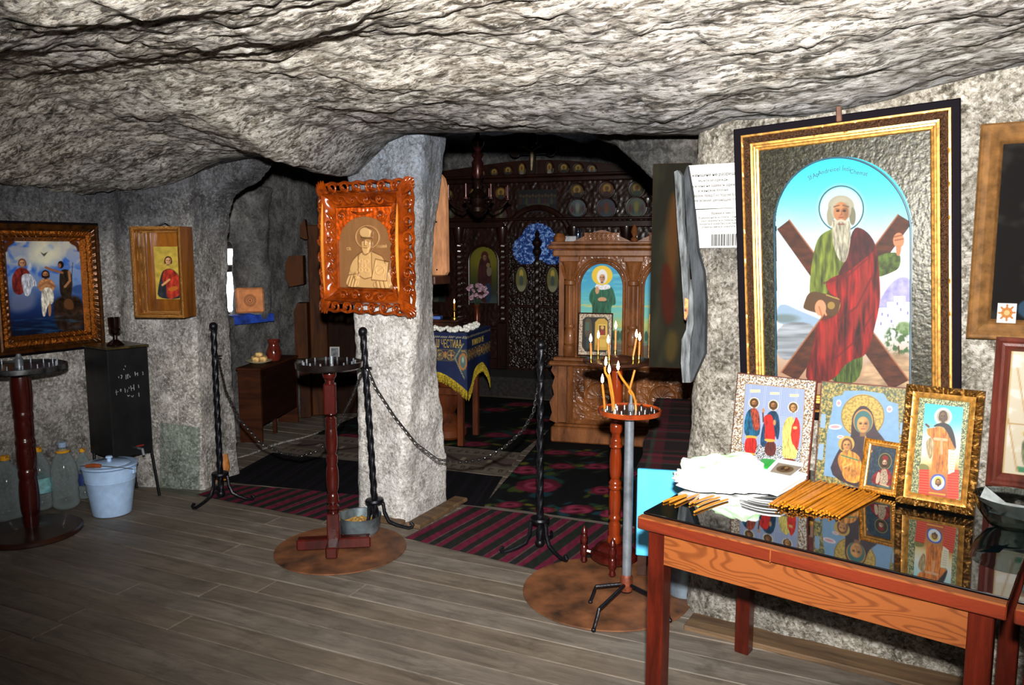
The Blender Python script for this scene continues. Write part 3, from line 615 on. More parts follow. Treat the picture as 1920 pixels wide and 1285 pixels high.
cv.ell(285, 690, 78, 78, '#c8a548'); cv.face(290, 700, 46, '#d6914c', '#6a3a1c', None)
cv.poly([(230, 760), (350, 755), (430, 830), (440, 960), (420, 1080), (280, 1060), (240, 960), (195, 850)], '#e08a28', fold=(36, .5, (1.4, .6))).line([(240, 800), (400, 850)], 14, '#4a7a4a').line([(260, 920), (340, 880)], 12, '#f2b860')
cv.ell(500, 800, 40, 60, '#d9954f', rot=.5).line([(470, 620), (455, 760)], 14, '#c98a3f')
for x, y, a, b in ((207, 295, 24, 34), (698, 352, 28, 32), (175, 525, 64, 26), (228, 622, 32, 16)): cv.ell(x, y, a, b, '#f1dfe2').ell(x, y, a*.7, b*.5, '#c77a86', .7)
cv.line([(40, 80), (890, 150), (830, 1190), (-20, 1060)], 16, '#6a2f22', closed=True)
cv.mesh('print', w_-.002, h_-.002, t, -.0002, .001, V_PIC)

def gilt_icon(label, c, oc, ic, ang, fw, cvf, prof, mi, mats, seg, orn, w2=None):
    m, wd, hh = lean(c(*oc[3]), c(*oc[2]), c(*oc[0]), ang, TZ)
    t = thing('framed_icon', label, 'icon', M=m); mb = MB(); frame(mb, wd, hh, prof, mi, seg, orn); mb.box((0, .006, hh/2), (wd*.97, .008, hh*.97), 0); mb.build('frame', mats, t)
    if hh > .25: strut(t, hh)
    cvf.mesh('painting', wd-2*fw, hh-2*fw, t, -.001, fw, V_PIC); return t
cv = Cv(80, 105, [(520, 690), (820, 715), (775, 1115), (475, 1085)], '#2c3c4c')
cv.put(sstep(0, .4, cv.nz(30, 3)), '#4a5c68', .6); cv.ell(688, 842, 80, 86, '#3a3c2e').ring(688, 842, 78, 6, '#a89a5a')
cv.poly([(640, 920), (730, 910), (785, 980), (790, 1100), (520, 1070), (550, 980)], '#8e2424', fold=(24, .5, (1.4, .5))).poly([(650, 920), (715, 915), (740, 1040), (700, 1090), (630, 1070), (640, 980)], '#b09a80', fold=(10, .5, (1, 1))).poly([(600, 950), (640, 950), (630, 1060), (580, 1070)], '#c9b49a')
cv.face(685, 858, 34, '#cfa98a', '#5a2f22', '#3a2418', .1).poly([(648, 830), (655, 790), (690, 778), (725, 800), (728, 835), (690, 822)], '#8e2a2a').rect(600, 1075, 760, 1120, '#4f6a5c', .8, 10)
cv.line([(640, 1065), (740, 1085)], 14, '#d6b08a')
pr2 = [(0, -.008), (0, .010), (.004, .013), (.007, .010), (.009, .012), (.013, .012), (.015, .008), (.019, .007), (.021, .002)]
gilt_icon('small gilt framed icon of a saint in a red cloak and cap', cF, [(460, 630), (838, 685), (780, 1210), (415, 1135)], None, rad(14), .020, cv, pr2, [0, 0, 0, 1, 1, 1, 1, 1], [M_GOLD, M_GOLD2], 60, lambda a, d, q, s: .0016*math.sin(a*700) if q in (2, 3) else 0)
cv = Cv(120, 215, [(205, 105), (715, 150), (640, 1110), (110, 1030)], '#7a8a5a')
o_ = cv.nz(12, 5, (1, 1), 2); cv.put(sstep(0, .2, o_), '#c9c48e').put(sstep(.05, .25, -o_), '#3f5236')
inn = cv.mpoly([(262, 165), (645, 200), (585, 1100), (195, 1035)], False); s2 = cv.c.copy()
cv.vgrad([(160, '#2fc3dc'), (330, '#57d3e6'), (450, '#b5e8ee'), (600, '#eef3ea'), (720, '#f0dca0'), (800, '#c98a3a'), (1100, '#b03018')]); cv.c = s2*(1-inn[..., None])+cv.c*inn[..., None]
cv.poly([(205, 735), (310, 760), (300, 830), (200, 810)], '#7a7a34').poly([(500, 830), (610, 800), (605, 860), (500, 850)], '#5f6a30')
for x0, x1 in ((205, 305), (495, 612)):
    cv.rect(x0, 800, x1, 1090, '#cf1f16')
    for y in range(815, 1080, 26): cv.line([(x0, y), (x1, y+8)], 10, '#f06a24', .8)
cv.ell(445, 290, 88, 84, '#f4f6f2').ell(445, 290, 66, 64, '#b7a58c')
cv.poly([(330, 400), (430, 360), (520, 370), (570, 480), (585, 620), (500, 600), (460, 480), (300, 480), (265, 560), (310, 720), (350, 640)], '#b39a6a', fold=(30, .3, (1.6, .5)))
cv.poly([(275, 400), (320, 400), (440, 380), (520, 480), (580, 600), (500, 590), (495, 830), (320, 830), (345, 640), (350, 500), (290, 470)], '#e07a24', fold=(30, .45, (2, .35)))
cv.poly([(330, 390), (400, 345), (500, 350), (555, 430), (585, 610), (555, 570), (480, 420), (430, 375)], '#241f24').line([(360, 500), (480, 510)], 26, '#f0b88a').line([(430, 510), (432, 640)], 26, '#eda878').line([(275, 365), (300, 385)], 22, '#5a3a2a')
cv.poly([(500, 600), (580, 620), (565, 820), (500, 845)], '#f3edcf', False)
for y in range(640, 810, 26): cv.line([(515, y), (558, y+4)], 5, '#a59a7a')
cv.face(445, 285, 38, '#6f5238', '#4a3a2a', '#4f3c2a', .3)
cv.poly([(330, 840), (480, 850), (470, 1010), (310, 1000)], '#3a5fc0').ell(398, 930, 66, 70, '#e9f2fa').ell(400, 912, 42, 42, '#f0cf4a').face(400, 925, 26, '#b8804a', '#5a3a1c', '#5a3a1c', .1).line([(310, 1030), (470, 1050)], 16, '#f0a024')
pr3 = [(0, -.01), (0, .012), (.004, .018), (.010, .020), (.016, .017), (.019, .012), (.021, .016), (.030, .014), (.034, .010), (.038, .003)]
gilt_icon('tall baroque gilt framed icon of a dark bearded saint in an orange robe', cH, [(105, 10), (835, 70), (725, 1235), (0, 1105)], None, rad(10), .036, cv, pr3, [0]*6+[1]*3, [plain('gilt_baroque', '#7d5a2a', .2, .85, var=.35, vs=110, bmp=.5, bs=260), M_GOLD2], 130, lambda a, d, q, s: (.007*math.sin(a*330+2*math.sin(a*95))*math.cos(q*1.1+a*60)) if 1 < q < 6 else 0)

# ---- framed pictures on the wall at the right edge
t = thing('framed_icon', 'dark oil painting in a brown moulded frame, cut off at top right', 'icon', (.305, 2.985, 1.205))
mb = MB(); frame(mb, .62, .69, [(0, -.01), (0, .02), (.006, .026), (.014, .022), (.03, .028), (.05, .016), (.056, .02), (.06, .016), (.066, .004)], seg=1); mb.build('frame', plain('brown_gilt_moulding', '#6a4a28', .4, .3, var=.15, vs=30), t)
cv = Cv(100, 110, [(405, 155), (950, 120), (890, 920), (340, 915)], '#151312'); cv.put(sstep(.1, .5, cv.nz(120, 2)), '#2a2826', .8)
cv.ell(580, 470, 95, 95, '#d3a94a').face(590, 480, 50, '#b08a66', '#2f2018', '#3a281c', .1).poly([(470, 560), (560, 555), (700, 570), (760, 900), (430, 915), (520, 700), (455, 690)], '#8f2f2a', fold=(50, .5, (1.4, .6))).poly([(455, 680), (480, 600), (560, 560), (560, 660)], '#cfa595', fold=(30, .3, (1, 1))).poly([(420, 830), (520, 800), (560, 915), (430, 915)], '#2f4a62')
cv.mesh('painting', .62-.128, .69-.128, t, -.003, .064, vcol('dark_varnish_paint', .8, spec=.05))
cp = Cv(40, 50, [(340, 810), (427, 815), (425, 918), (338, 912)], '#f4f0ee'); cp.ell(383, 862, 26, 28, '#d98a3a')
for a in range(8): cp.line([(383, 862), (383+36*math.cos(a*PI/4), 862+40*math.sin(a*PI/4))], 9, '#c97a34')
cp.ell(383, 862, 13, 14, '#e7c27a')
tc = thing('paper_card', 'small white paper card with an orange star, tucked in the dark painting', 'card', (.103, 2.953, 1.262))
MB().box((0, .0007, .031), (.052, .0008, .063)).build('card', M_PAPER, tc); cp.mesh('print', .052, .063, tc, -.0001, 0, V_MAT)
t = thing('framed_icon', 'dark red framed sheet of small standing saints, cut off by right edge', 'icon', (.335, 2.955, TZ+.002))
mb = MB(); frame(mb, .51, .49, [(0, -.02), (0, .018), (.01, .024), (.018, .018), (.026, .02), (.034, .014), (.044, .002)]); mb.box((0, .01, .245), (.49, .008, .47)); mb.build('frame', wood('dark_red_frame', '#22100c', '#55261d', (6, 6, 1), .35, .3), t)
cv = Cv(110, 105, [(190, 140), (640, 110), (560, 930), (105, 930)], '#e9dcbf'); cv.put(sstep(.1, .4, cv.nz(90, 3)), '#f6f0e2')
for r_ in (0, 1):
    for c_ in range(4):
        x = (255 if r_ == 0 else 205)+c_*100; y = 330 if r_ == 0 else 660
        cv.rect(x-52, y+215, x+48, y+250, '#3f8a5a'); cv.line([(x-55, y-90), (x-55, y+250)], 4, '#c79a5a')
        cv.poly([(x-22, y+20), (x+22, y+20), (x+34, y+140), (x+26, y+232), (x-30, y+232), (x-36, y+140)], ('#5f7f9e', '#7a4a42', '#6a6f4a', '#5a4f74')[(c_+2*r_) % 4], fold=(18, .5, (2, .4))).ell(x, y-2, 22, 24, '#e4c77a').face(x, y, 14, '#b5845a', '#4a3424', '#4a3424')
cv.line([(150, 600), (620, 590)], 8, '#c79a5a'); cv.line([(190, 140), (640, 110), (560, 930), (105, 930)], 10, '#c7a25a', closed=True)
cv.mesh('painting', .51-.086, .49-.086, t, -.002, .043, vcol('glazed_print', .5))

# ---- notices pinned on the pier
def notice(label, q, lines, size, y, extra=None):
    tl, tr, br, bl = [atY(*p, y) for p in q]; u = tr-tl; wd = np.linalg.norm(u); hh = tl[2]-bl[2]; r = math.atan2(u[2], u[0])
    t = thing('notice', label, 'notice', M=Matrix.Translation(((bl[0]+br[0])/2, y, (bl[2]+br[2])/2)) @ Matrix.Rotation(-r, 4, 'Y'))
    P = np.zeros((14, 12, 3)); 
    for i in range(14):
        for j in range(12): P[i, j] = ((i/13-.5)*wd, -.002*math.sin(i*.5)*math.cos(j*.7)-.004*(i/13-.5)**2, j/11*hh)
    mb = MB(); mb.grid(P); mb.grid(P+[0, .0008, 0]); mb.build('sheet', M_PAPER, t)
    for s_, x, z, k in lines: text(s_, size*k, M_INK2, t, Matrix.Translation((x*wd, -.0045, z*hh)), depth=.0001)
    if extra: extra(t, wd, hh)
    return t
M_INK2 = plain('printed_ink', '#1e1e26', .9, 0, .1, var=0)
notice('upper white notice of centred printed lines, pinned beside the large icon', [(1288, 312), (1384, 306), (1386, 388), (1289, 394)], [('Не женщине не разрешается', .04, .73, 1.25), ('мужской одежды', 0, .61, 1), ('и мужчине не одевать одежды', 0, .49, 1), ('и женское платье', 0, .38, 1), ('ибо мерзок пред Господом Богом', 0, .27, 1), ('твоим всякий, делающий это', 0, .16, 1)], .0135, 2.999)
def bars(t, wd, hh):
    mb = MB(); x = -.02
    while x < .46*wd*1.0: b = RNG.choice([.0014, .0022, .0034]); mb.box((x, -.0052, .2*hh), (b, .0003, .3*hh)); x += b+RNG.choice([.0016, .0028])
    lab(mb.build('barred_print', M_INK2, t), 'block of dark vertical bars'); t.children[-1]['kind'] = 'stuff'
notice('lower worn white notice with a block of dark vertical bars', [(1299, 390), (1386, 386), (1386, 468), (1306, 462)], [('Время и место', .12, .86, 1.1), ('В церкви нельзя стоять спиной', .02, .76, .9), ('разговаривать и смеяться', .02, .68, .9), ('входить в храм без крестика', .02, .60, .9), ('ставить свечи и зажигать', .02, .52, .9)], .0115, 3.004, bars)

# ---- things lying on the table
def tp(x, y, z=TZ): return Vector(atZ(1220+x/3.84, 840+y/3.84, z))
def candle_path(p, q, bend, n=7):
    d = q-p; s = Vector((-d.y, d.x, 0)).normalized()
    return [p+d*(i/(n-1))+s*(bend*math.sin(PI*i/(n-1))) for i in range(n)]
r_c = .0036
for i, (a, b, bd_) in enumerate([((92, 388), (256, 338), .004), ((138, 390), (262, 345), .002), ((177, 408), (345, 332), .001), ((280, 405), (345, 348), -.002), ((312, 396), (455, 345), .003), ((342, 416), (497, 356), .004), ((314, 462), (556, 370), .005)]):
    p, q = tp(*a, TZ+r_c), tp(*b, TZ+r_c)
    o = MB().tube([v-p for v in candle_path(p, q, bd_)], [r_c*.8]+[r_c]*5+[r_c*.85], 8).build('wax_candle', M_WAX, loc=p)
    tag(o, 'loose yellow candle at the table\'s left end, '+('first', 'second', 'third', 'fourth', 'fifth', 'sixth', 'last and nearest')[i]+' from the left', 'candle', 'loose candles on the table')
n1 = 27; lay = []
for L_, cnt in ((0, n1), (1, 20), (2, 9)):
    for i in range(cnt):
        f = (i+.5+.5*(L_ % 2))/n1+(.0, .07, .16)[L_]
        a = (850+530*f+RNG.uniform(-8, 8), 412+88*f+RNG.uniform(-12, 12)-L_*16); b = (1085+575*f+RNG.uniform(-8, 8)+(30 if L_ == 2 else 0), 240+100*f+RNG.uniform(-8, 8)-L_*8)
        z = TZ+r_c*(1+1.75*L_); p, q = tp(*a, z), tp(*b, z+(.006 if L_ == 2 else 0))
        o = MB().tube([v-p for v in candle_path(p, q, RNG.uniform(-.002, .002), 4)], [r_c*.8, r_c, r_c, r_c*.8], 7).build('wax_candle', M_WAX, loc=p)
        tag(o, 'thin golden wax candle in the bundle spread before the leaning icons', 'candle', 'bundle of wax candles on the table')
# pamphlets, booklets, bag
def sheet(q, z, th, mat, name, curl=.0, nn=8):
    c = [tp(*p, z) for p in q]; P = np.zeros((nn, nn, 3))
    for i in range(nn):
        for j in range(nn):
            u, v = i/(nn-1), j/(nn-1); p = (c[0]*(1-u)+c[1]*u)*(1-v)+(c[3]*(1-u)+c[2]*u)*v
            P[i, j] = (p.x, p.y, z+curl*math.sin(PI*u)*.6+curl*.4*v)
    o = P[0, 0].copy(); mb = MB(); mb.grid(P-o); mb.grid(P-o+[0, 0, th])
    for e in (P[0], P[-1], P[:, 0], P[:, -1]): mb.grid(np.stack([e-o, e-o+[0, 0, th]], 1))
    return mb.build(name, mat, loc=o)
M_GREEN = plain('green_cover', '#1f9a3a', .45, var=.08); M_WHITE = plain('white_page', '#f3f4f3', .7, var=.02)
zz = TZ+.0005
for i in range(7):
    dx, dy = i*5-15+RNG.uniform(-7, 7), -i*7+RNG.uniform(-3, 3); g = i in (2,)
    o = sheet([(640+dx, 300+dy), (925+dx, 352+dy), (1118+dx*.6, 250+dy), (800+dx*.6, 190+dy)], zz, .0052, M_WHITE, 'pamphlet', .010)
    tag(o, ('lowest white pamphlet of the stack between the bag and the candles' if i == 0 else 'topmost white pamphlet of the stack, under the green booklet' if i == 6 else 'white printed pamphlet inside the stack between the bag and the candles'), 'pamphlet', 'white pamphlets on the table'); zz += .0062
o = sheet([(748, 135), (842, 160), (945, 85), (852, 52)], zz+.004, .004, M_GREEN, 'booklet', .004); tag(o, 'green covered booklet on top of the white pamphlets', 'booklet')
bk = thing('icon_booklet', 'small white booklet with a brown icon on its cover, lying on pamphlets', 'booklet')
o = sheet([(840, 178), (1010, 215), (1100, 135), (915, 100)], zz+.010, .012, M_WHITE, 'pages'); bk.location = o.location; o.location = (0, 0, 0); o.parent = bk
cv = Cv(40, 34, [(0, 0), (100, 0), (100, 70), (0, 70)], '#d8c8b4'); cv.ell(50, 35, 36, 24, '#8a6a42').ell(40, 32, 9, 12, '#4a3018').ell(60, 34, 9, 12, '#5a2a1a').ell(50, 26, 7, 8, '#d0a050')
c4 = [tp(*p, zz+.0226)-bk.location for p in ((855, 172), (1005, 202), (1088, 137), (918, 106))]
P = np.zeros((40, 34, 3)); colr = np.swapaxes(cv.lin(), 0, 1)
for i in range(40):
    for j in range(34): u, v = i/39, j/33; P[i, j] = tuple((c4[3]*(1-u)+c4[2]*u)*(1-v)+(c4[0]*(1-u)+c4[1]*u)*v)
gridmesh('cover_print', P, V_MAT, bk, True, np.ascontiguousarray(colr))
# crumpled plastic bag
n_ = 70; U, V = np.meshgrid(np.linspace(0, 2*PI, n_), np.linspace(0, 1, 40), indexing='ij')
cc = (tp(330, 300)+tp(640, 320)+tp(470, 215))/3; R_ = .135
Pn = np.stack([np.cos(U).ravel()*(1-V.ravel())*2, np.sin(U).ravel()*(1-V.ravel())*2, V.ravel()*1.5], 1)
f = fbm(Pn*1.6, 3, 5).reshape(U.shape); rr = np.sqrt(1-V**2)*(1+.16*np.sin(3*U+1))
P = np.stack([cc.x-.01+R_*1.15*rr*np.cos(U)*(1+.18*f), cc.y+.02+R_*.72*rr*np.sin(U)*(1+.18*f), TZ+.001+.085*V*(1+.55*f)*(1+.3*np.cos(U))], -1)
cvb = np.ones((n_, 40, 3))*.86; sg = (np.sin(V*22+3*f) > .45) & (V > .35); cvb[sg] = (.55, .9, .5)
P[..., 2] = np.maximum(P[..., 2], TZ+.001); o = gridmesh('plastic_bag', P-np.array(cc), vcol('thin_plastic', .35), None, True, cvb); o.location = cc
tag(o, 'crumpled white plastic bag with pale green stripes on the table', 'bag')
# glass bowl
bc = atZ(1898, 992, TZ); t = thing('glass_bowl', 'dark clear glass bowl holding a folded grey paper', 'bowl', tuple(bc))
bw_ = [(0, .002), (.04, .002), (.062, .012), (.088, .05), (.097, .085), (.099, .092), (.0965, .092), (.092, .08), (.083, .05), (.058, .016), (.036, .007), (0, .007)]
MB().lathe(bw_, 40).build('bowl', plain('smoky_glass', (.62, .66, .66), .02, var=0, trans=1, ior=1.45), t, smooth=60)
mb = MB(); mb.add([(-.085, -.02, .075), (-.03, -.055, .055), (.0, .03, .05), (-.07, .045, .10)], [(0, 1, 2, 3)]); mb.add([(-.06, -.04, .05), (.05, -.04, .035), (.055, .03, .06), (-.03, .04, .062)], [(0, 1, 2, 3)])
mb.build('paper', plain('grey_paper', '#8e9494', .5, var=.15), t, smooth=0)
# ================================================================ OUTER ROOM: STANDS, POSTS, CHAINS, WATER CORNER
PG = 1.0
def proj(p):
    q_ = np.array(p)-CAM; zz_ = q_@FW; return 960+F*(q_@RT)/zz_, 642.5-F*(q_@UP)/zz_
M_RED = wood('red_varnished_wood', '#1f0705', '#44100b', (8, 8, 1), .22, .5)
M_AMBERW = wood('amber_varnished_wood', '#4a1606', '#7e2e0d', (8, 8, 1), .2, .6)
M_DARKW = wood('dark_base_wood', '#1c0f0a', '#3a2016', (3, 3, 1), .35, .2)
M_IRON = plain('wrought_iron', '#15151a', .35, .6, var=.2, vs=60, bmp=.2, bs=90)
M_STEEL = plain('steel_pipe', '#7b828a', .35, .55, var=.15, vs=14)
M_TRAY = plain('black_tray', '#100b0a', .25, var=.2, vs=40, coat=.3)
M_HARD = plain('hardboard_disc', '#5e3a22', .6, var=.35, vs=7, scale=(1, 1, 1))
M_FLAME = plain('candle_flame', (1, .86, .58), emit=28, var=0)
M_SAND = plain('dark_sand', '#2a2119', .8, var=.5, vs=120, bmp=.6, bs=200)
def disc(label, c, r, th=.006):
    n = 64; mb = MB(); pr = [(0, 0), (r, 0), (r, th), (0, th)]
    o = mb.lathe([(1e-7, 0), (r-.001, 0), (r, .001), (r, th-.001), (r-.001, th), (1e-7, th)], n).build('round_floor_board', M_HARD, loc=(c[0], c[1], .003)); return tag(o, label, 'board')
disc('round brown hardboard disc under the red candle stand with crossed feet', (-2.645, 2.80), .325)
disc('round brown hardboard disc under the two lit candle stands', (-1.30, 3.02), .365)

# ---- candle stand with crossed feet, in front of the pillar
b = np.array(atZ(627, 1033))[:2]; zy = lambda x, y: vert_z(x, y, b)
t = thing('candle_stand', 'dark red turned candle stand with crossed feet before the pillar', 'candle stand', (b[0], b[1], .009), rad(38))
for a, L in ((0, .36), (PI/2, .30)): MB().box((0, 0, .036), (L, .056, .055), b=.006, R=a).build('foot', M_RED, t)
MB().box((0, 0, .12), (.062, .062, .14), b=.005).build('lower_block', M_RED, t)
zt = zy(615, 690); z1 = zy(622, 780); z2 = zy(620, 722)
def turned(z0, z1, bumps, rmax=.03, rmin=.018, n=44):
    out = []
    for i in range(n+1):
        f = i/n; r = rmin
        for c, wdt_, a in bumps: r = max(r, rmin+(a-rmin)*max(0, 1-((f-c)/wdt_)**2)**.5 if abs(f-c) < wdt_ else 0)
        out.append((r, z0+(z1-z0)*f))
    return out
MB().lathe(turned(.19, z1-.01, [(.06, .03, .03), (.12, .025, .031), (.17, .02, .029), (.36, .16, .031), (.535, .025, .029), (.58, .02, .031), (.76, .15, .030), (.92, .02, .029), (.97, .02, .03)]), 24).build('lower_turning', M_RED, t)
MB().box((0, 0, (z1+z2)/2), (.058, .058, z2-z1), b=.006).build('upper_block', M_RED, t)
MB().lathe(turned(z2, zt-.012, [(.1, .06, .022), (.24, .05, .026), (.6, .3, .034)], rmin=.019, n=30), 24).build('upper_turning', M_RED, t)
MB().lathe([(1e-6, zt-.012), (.15, zt-.012), (.16, zt-.004), (.162, zt+.022), (.155, zt+.022), (.15, zt+.010), (1e-6, zt+.010)], 48).build('tray', M_TRAY, t)
MB().lathe([(.009, zt+.01), (.009, zt+.045), (.0065, zt+.045), (.0065, zt+.02), (1e-6, zt+.02)], 12, (.01, .02, 0)).build('candle_socket', M_STEEL, t)
for k in range(14):
    a = 2*PI*k/14; MB().lathe([(.004, zt+.01), (.004, zt+.028), (.0025, zt+.028), (1e-6, zt+.02)], 8, (.125*math.cos(a), .125*math.sin(a), 0)).build('candle_socket', M_STEEL, t)
# ---- candle stand at the left edge
b = np.array([-4.20, 2.13]); zt = vert_z(60, 690, b)
t = thing('candle_stand', 'dark turned candle stand with round steel tray at the left edge', 'candle stand', (b[0], b[1], .001))
MB().lathe([(1e-6, 0), (.235, 0), (.24, .006), (.24, .022), (.232, .03), (.10, .034), (.05, .045), (1e-6, .05)], 48).build('base', M_DARKW, t)
MB().lathe(turned(.045, zt-.012, [(.05, .06, .036), (.2, .13, .047), (.345, .035, .045), (.455, .09, .047), (.545, .03, .048), (.64, .085, .045), (.72, .03, .048), (.87, .16, .05), (.98, .03, .042)], rmin=.033, n=80), 28).build('column', M_RED, t)
MB().lathe([(1e-6, zt-.012), (.212, zt-.012), (.218, zt-.006), (.218, zt+.018), (.212, zt+.02), (.206, zt+.008), (1e-6, zt+.006)], 48).build('tray', [plain('brushed_tray_steel', '#5a5c5e', .3, .9, var=.3)], t)
MB().lathe([(.02, zt), (.02, zt+.05), (.016, zt+.055), (.01, zt+.075), (1e-6, zt+.078)], 16).build('oil_cup', M_STEEL, t)
for k in range(16):
    a = 2*PI*k/16; MB().lathe([(.004, zt), (.004, zt+.035), (1e-6, zt+.035)], 8, (.17*math.cos(a), .17*math.sin(a), 0)).build('candle_socket', M_STEEL, t)

# ---- lit turned candle stand
def flame(parent, loc, s=1.0): return MB().lathe([(1e-6, -.004*s), (.0045*s, .002*s), (.006*s, .010*s), (.0045*s, .020*s), (.0015*s, .030*s), (1e-6, .034*s)], 10, loc).build('flame', M_FLAME, parent)
def candle(path, label, group=None, lit=True, r=.0048):
    p = Vector(path[0]); t = thing('lit_candle' if lit else 'wax_candle', label, 'candle', p, group=group)
    wx = MB().tube([Vector(q)-p for q in path], r, 8).build('wax', M_WAX, t)
    if lit:
        e = Vector(path[-1])-p; MB().tube([e, e+Vector((0, .001, .006))], .0009, 5).build('wick', M_TRAY, wx); flame(wx, tuple(e+Vector((0, 0, .008))), 1.05)
    return t
b = np.array(atZ(1151, 1062))[:2]; zy = lambda x, y: vert_z(x, y, b)
zt = zy(1156, 684)
ts = thing('candle_stand', 'amber varnished turned candle stand with dark top tray of lit candles', 'candle stand', (b[0], b[1], .009))
MB().lathe([(1e-6, .03), (.10, .03), (.112, .04), (.112, .06), (.10, .068), (.085, .072), (.09, .085), (.075, .10), (.05, .11), (1e-6, .115)], 40).build('base', M_RED, ts)
for k in range(4):
    a = rad(20+90*k); MB().lathe([(.011, 0), (.017, .01), (.011, .03), (.018, .045), (.018, .08), (.011, .09), (.017, .105), (.019, .12), (.012, .14), (.016, .15), (.012, .165), (.004, .18), (1e-6, .185)], 16, (.142*math.cos(a), .142*math.sin(a), 0)).build('leg', M_RED, ts)
    MB().tube([(.09*math.cos(a), .09*math.sin(a), .05), (.135*math.cos(a), .135*math.sin(a), .06)], .012, 8).build('bracket', M_RED, ts)
MB().lathe(turned(.105, zt-.02, [(.02, .03, .034), (.08, .05, .029), (.15, .015, .03), (.24, .075, .029), (.325, .015, .031), (.35, .015, .03), (.46, .085, .029), (.56, .015, .031), (.59, .015, .028), (.66, .03, .029), (.71, .015, .029), (.86, .1, .028), (.96, .03, .026)], rmin=.0205, n=110), 24).build('column', M_AMBERW, ts)
MB().lathe([(1e-6, zt-.03), (.05, zt-.03), (.12, zt-.012), (.155, zt), (.158, zt+.012), (.150, zt+.014), (.08, zt+.012), (.06, zt+.03), (.03, zt+.036), (1e-6, zt+.036)], 48).build('tray', M_DARKW, ts)
c8 = lambda x, y: (1090+x/5.84, 580+y/5.84)
def on_ray(x, y, p): # point on the pixel's ray in the vertical plane facing the camera through p
    return Vector(atPlane(x, y, p, FW*[1, 1, 0]))
zr = zt+.013
NM = iter(['leftmost lit candle on the upper tray', 'thin lit candle second from left on the upper tray', 'lit candle standing left of the tallest on the upper tray', 'tallest lit candle, at the middle of the upper tray', 'lit candle leaning right on the upper tray', 'upright lit candle at the right end of the upper tray'])
for bx, by, tx, ty in ((105, 628, 102, 372), (183, 585, 186, 330), (303, 640, 294, 385), (370, 570, 376, 228), (436, 566, None, None), (567, 630, 603, 325), (630, 632, 638, 358)):
    lat = (c8(bx, by)[0]-1155)/F*np.dot(np.array([b[0], b[1], zr])-CAM, FW); dep = math.sqrt(max(.0, .135**2-lat**2))*(-.8 if by > 600 else .8); fh = FW[:2]/np.linalg.norm(FW[:2])
    h0 = b@fh+dep; lat = (c8(bx, by)[0]-960)/F*(math.cos(PITCH)*h0+math.sin(PITCH)*(H-zr)); p = np.array([*(fh*h0+RT[:2]*lat), zr]); dp_ = Vector((0, 0, 0))
    hh = .042 if tx else .022
    MB().lathe([(.0075, 0), (.0075, .006), (.006, .008), (.006, hh*.5), (.0068, hh*.55), (.006, hh*.6), (.006, hh), (.0045, hh), (1e-6, hh-.004)], 12, (p[0]-b[0], p[1]-b[1], zr-.009)).build('candle_socket', M_BRASS, ts)
    if tx:
        q = on_ray(*c8(tx, ty), np.array(p)-np.array(dp_))+dp_; s = Vector((p[0], p[1], zr+hh-.002))
        candle([s, s.lerp(q, .5)+Vector((0, .001, 0)), q], next(NM), 'lit candles on the upper tray', r=.0052)
# ---- tray on a steel pipe with tripod feet
b = np.array(atZ(1174, 1132))[:2]; zy = lambda x, y: vert_z(x, y, b); zt = zy(1180, 776)
tp_ = thing('candle_stand', 'steel pipe candle stand on bent tripod legs with low tray', 'candle stand', (b[0], b[1], .009))
zh = zy(1172, 1098)
MB().tube([(0, 0, zh), (0, 0, zt-.014)], .0195, 16).build('pipe', M_STEEL, tp_)
MB().lathe([(.024, zh-.03), (.026, zh-.01), (.026, zh+.03), (.021, zh+.04), (1e-6, zh+.04)], 14).build('hub', plain('rusty_hub', '#5e2a16', .6, .3, var=.35, vs=40), tp_)
for px, py, kx, ky in ((1113, 1183, 1122, 1140), (1107, 1130, 1121, 1100), (1256, 1165, 1246, 1122)):
    e = Vector(atZ(px, py, .012))-Vector((b[0], b[1], .009)); e.z = .006; k_ = e.copy(); k_.z = zh-.02; k_ = k_*.86; k_.z = zh*.9
    MB().tube([(0, 0, zh), k_, k_.lerp(e, .15)-Vector((0, 0, .004)), e], .0075, 8).build('leg', M_IRON, tp_)
    MB().sphere(tuple(e), .010, n=8).build('foot_pad', M_IRON, tp_)
MB().lathe([(1e-6, zt-.016), (.10, zt-.016), (.128, zt-.008), (.131, zt+.010), (.126, zt+.012), (.120, zt+.002), (1e-6, zt)], 48).build('tray', wood('red_tray_wood', '#5a1e0c', '#8f3a14', (4, 4, 1), .25, .4), tp_)
lab(MB().lathe([(1e-6, zt+.001), (.119, zt+.002), (.119, zt+.005), (1e-6, zt+.005)], 40).build('tray_plate', M_TRAY, tp_), 'black metal plate with sockets inside the tray')
for k in range(22):
    a = 2*PI*k/22; rr_ = .1 if k % 2 else .066; MB().lathe([(.005, zt+.004), (.005, zt+.014), (.003, zt+.014), (1e-6, zt+.01)], 8, (rr_*math.cos(a), rr_*math.sin(a), 0)).build('candle_socket', M_TRAY, tp_)
MB().lathe([(.012, zt), (.012, zt+.03), (.007, zt+.034), (.005, zt+.07), (1e-6, zt+.072)], 10, (.005, .0, 0)).build('center_spike', M_STEEL, tp_)
zr = zt+.012
def cpath(pts, lit, label):
    p0 = atZ(*c8(*pts[0]), zr); candle([Vector(p0)]+[on_ray(*c8(*q), p0) for q in pts[1:]], label, None, lit, .0052)
cpath([(258, 1112), (246, 960), (230, 822)], True, 'straight lit candle at the left rim of the low tray')
cpath([(360, 1120), (350, 980), (332, 860), (305, 715)], True, 'lit candle leaning left before the amber column')
cpath([(598, 1110), (592, 1010), (565, 930), (520, 860), (450, 765), (402, 680)], True, 'lit candle bent strongly to the left on the low tray')
cpath([(345, 1085), (340, 1010), (300, 760), (262, 690), (256, 640), (268, 632)], True, 'lit candle with a drooping tip behind the others on the low tray')
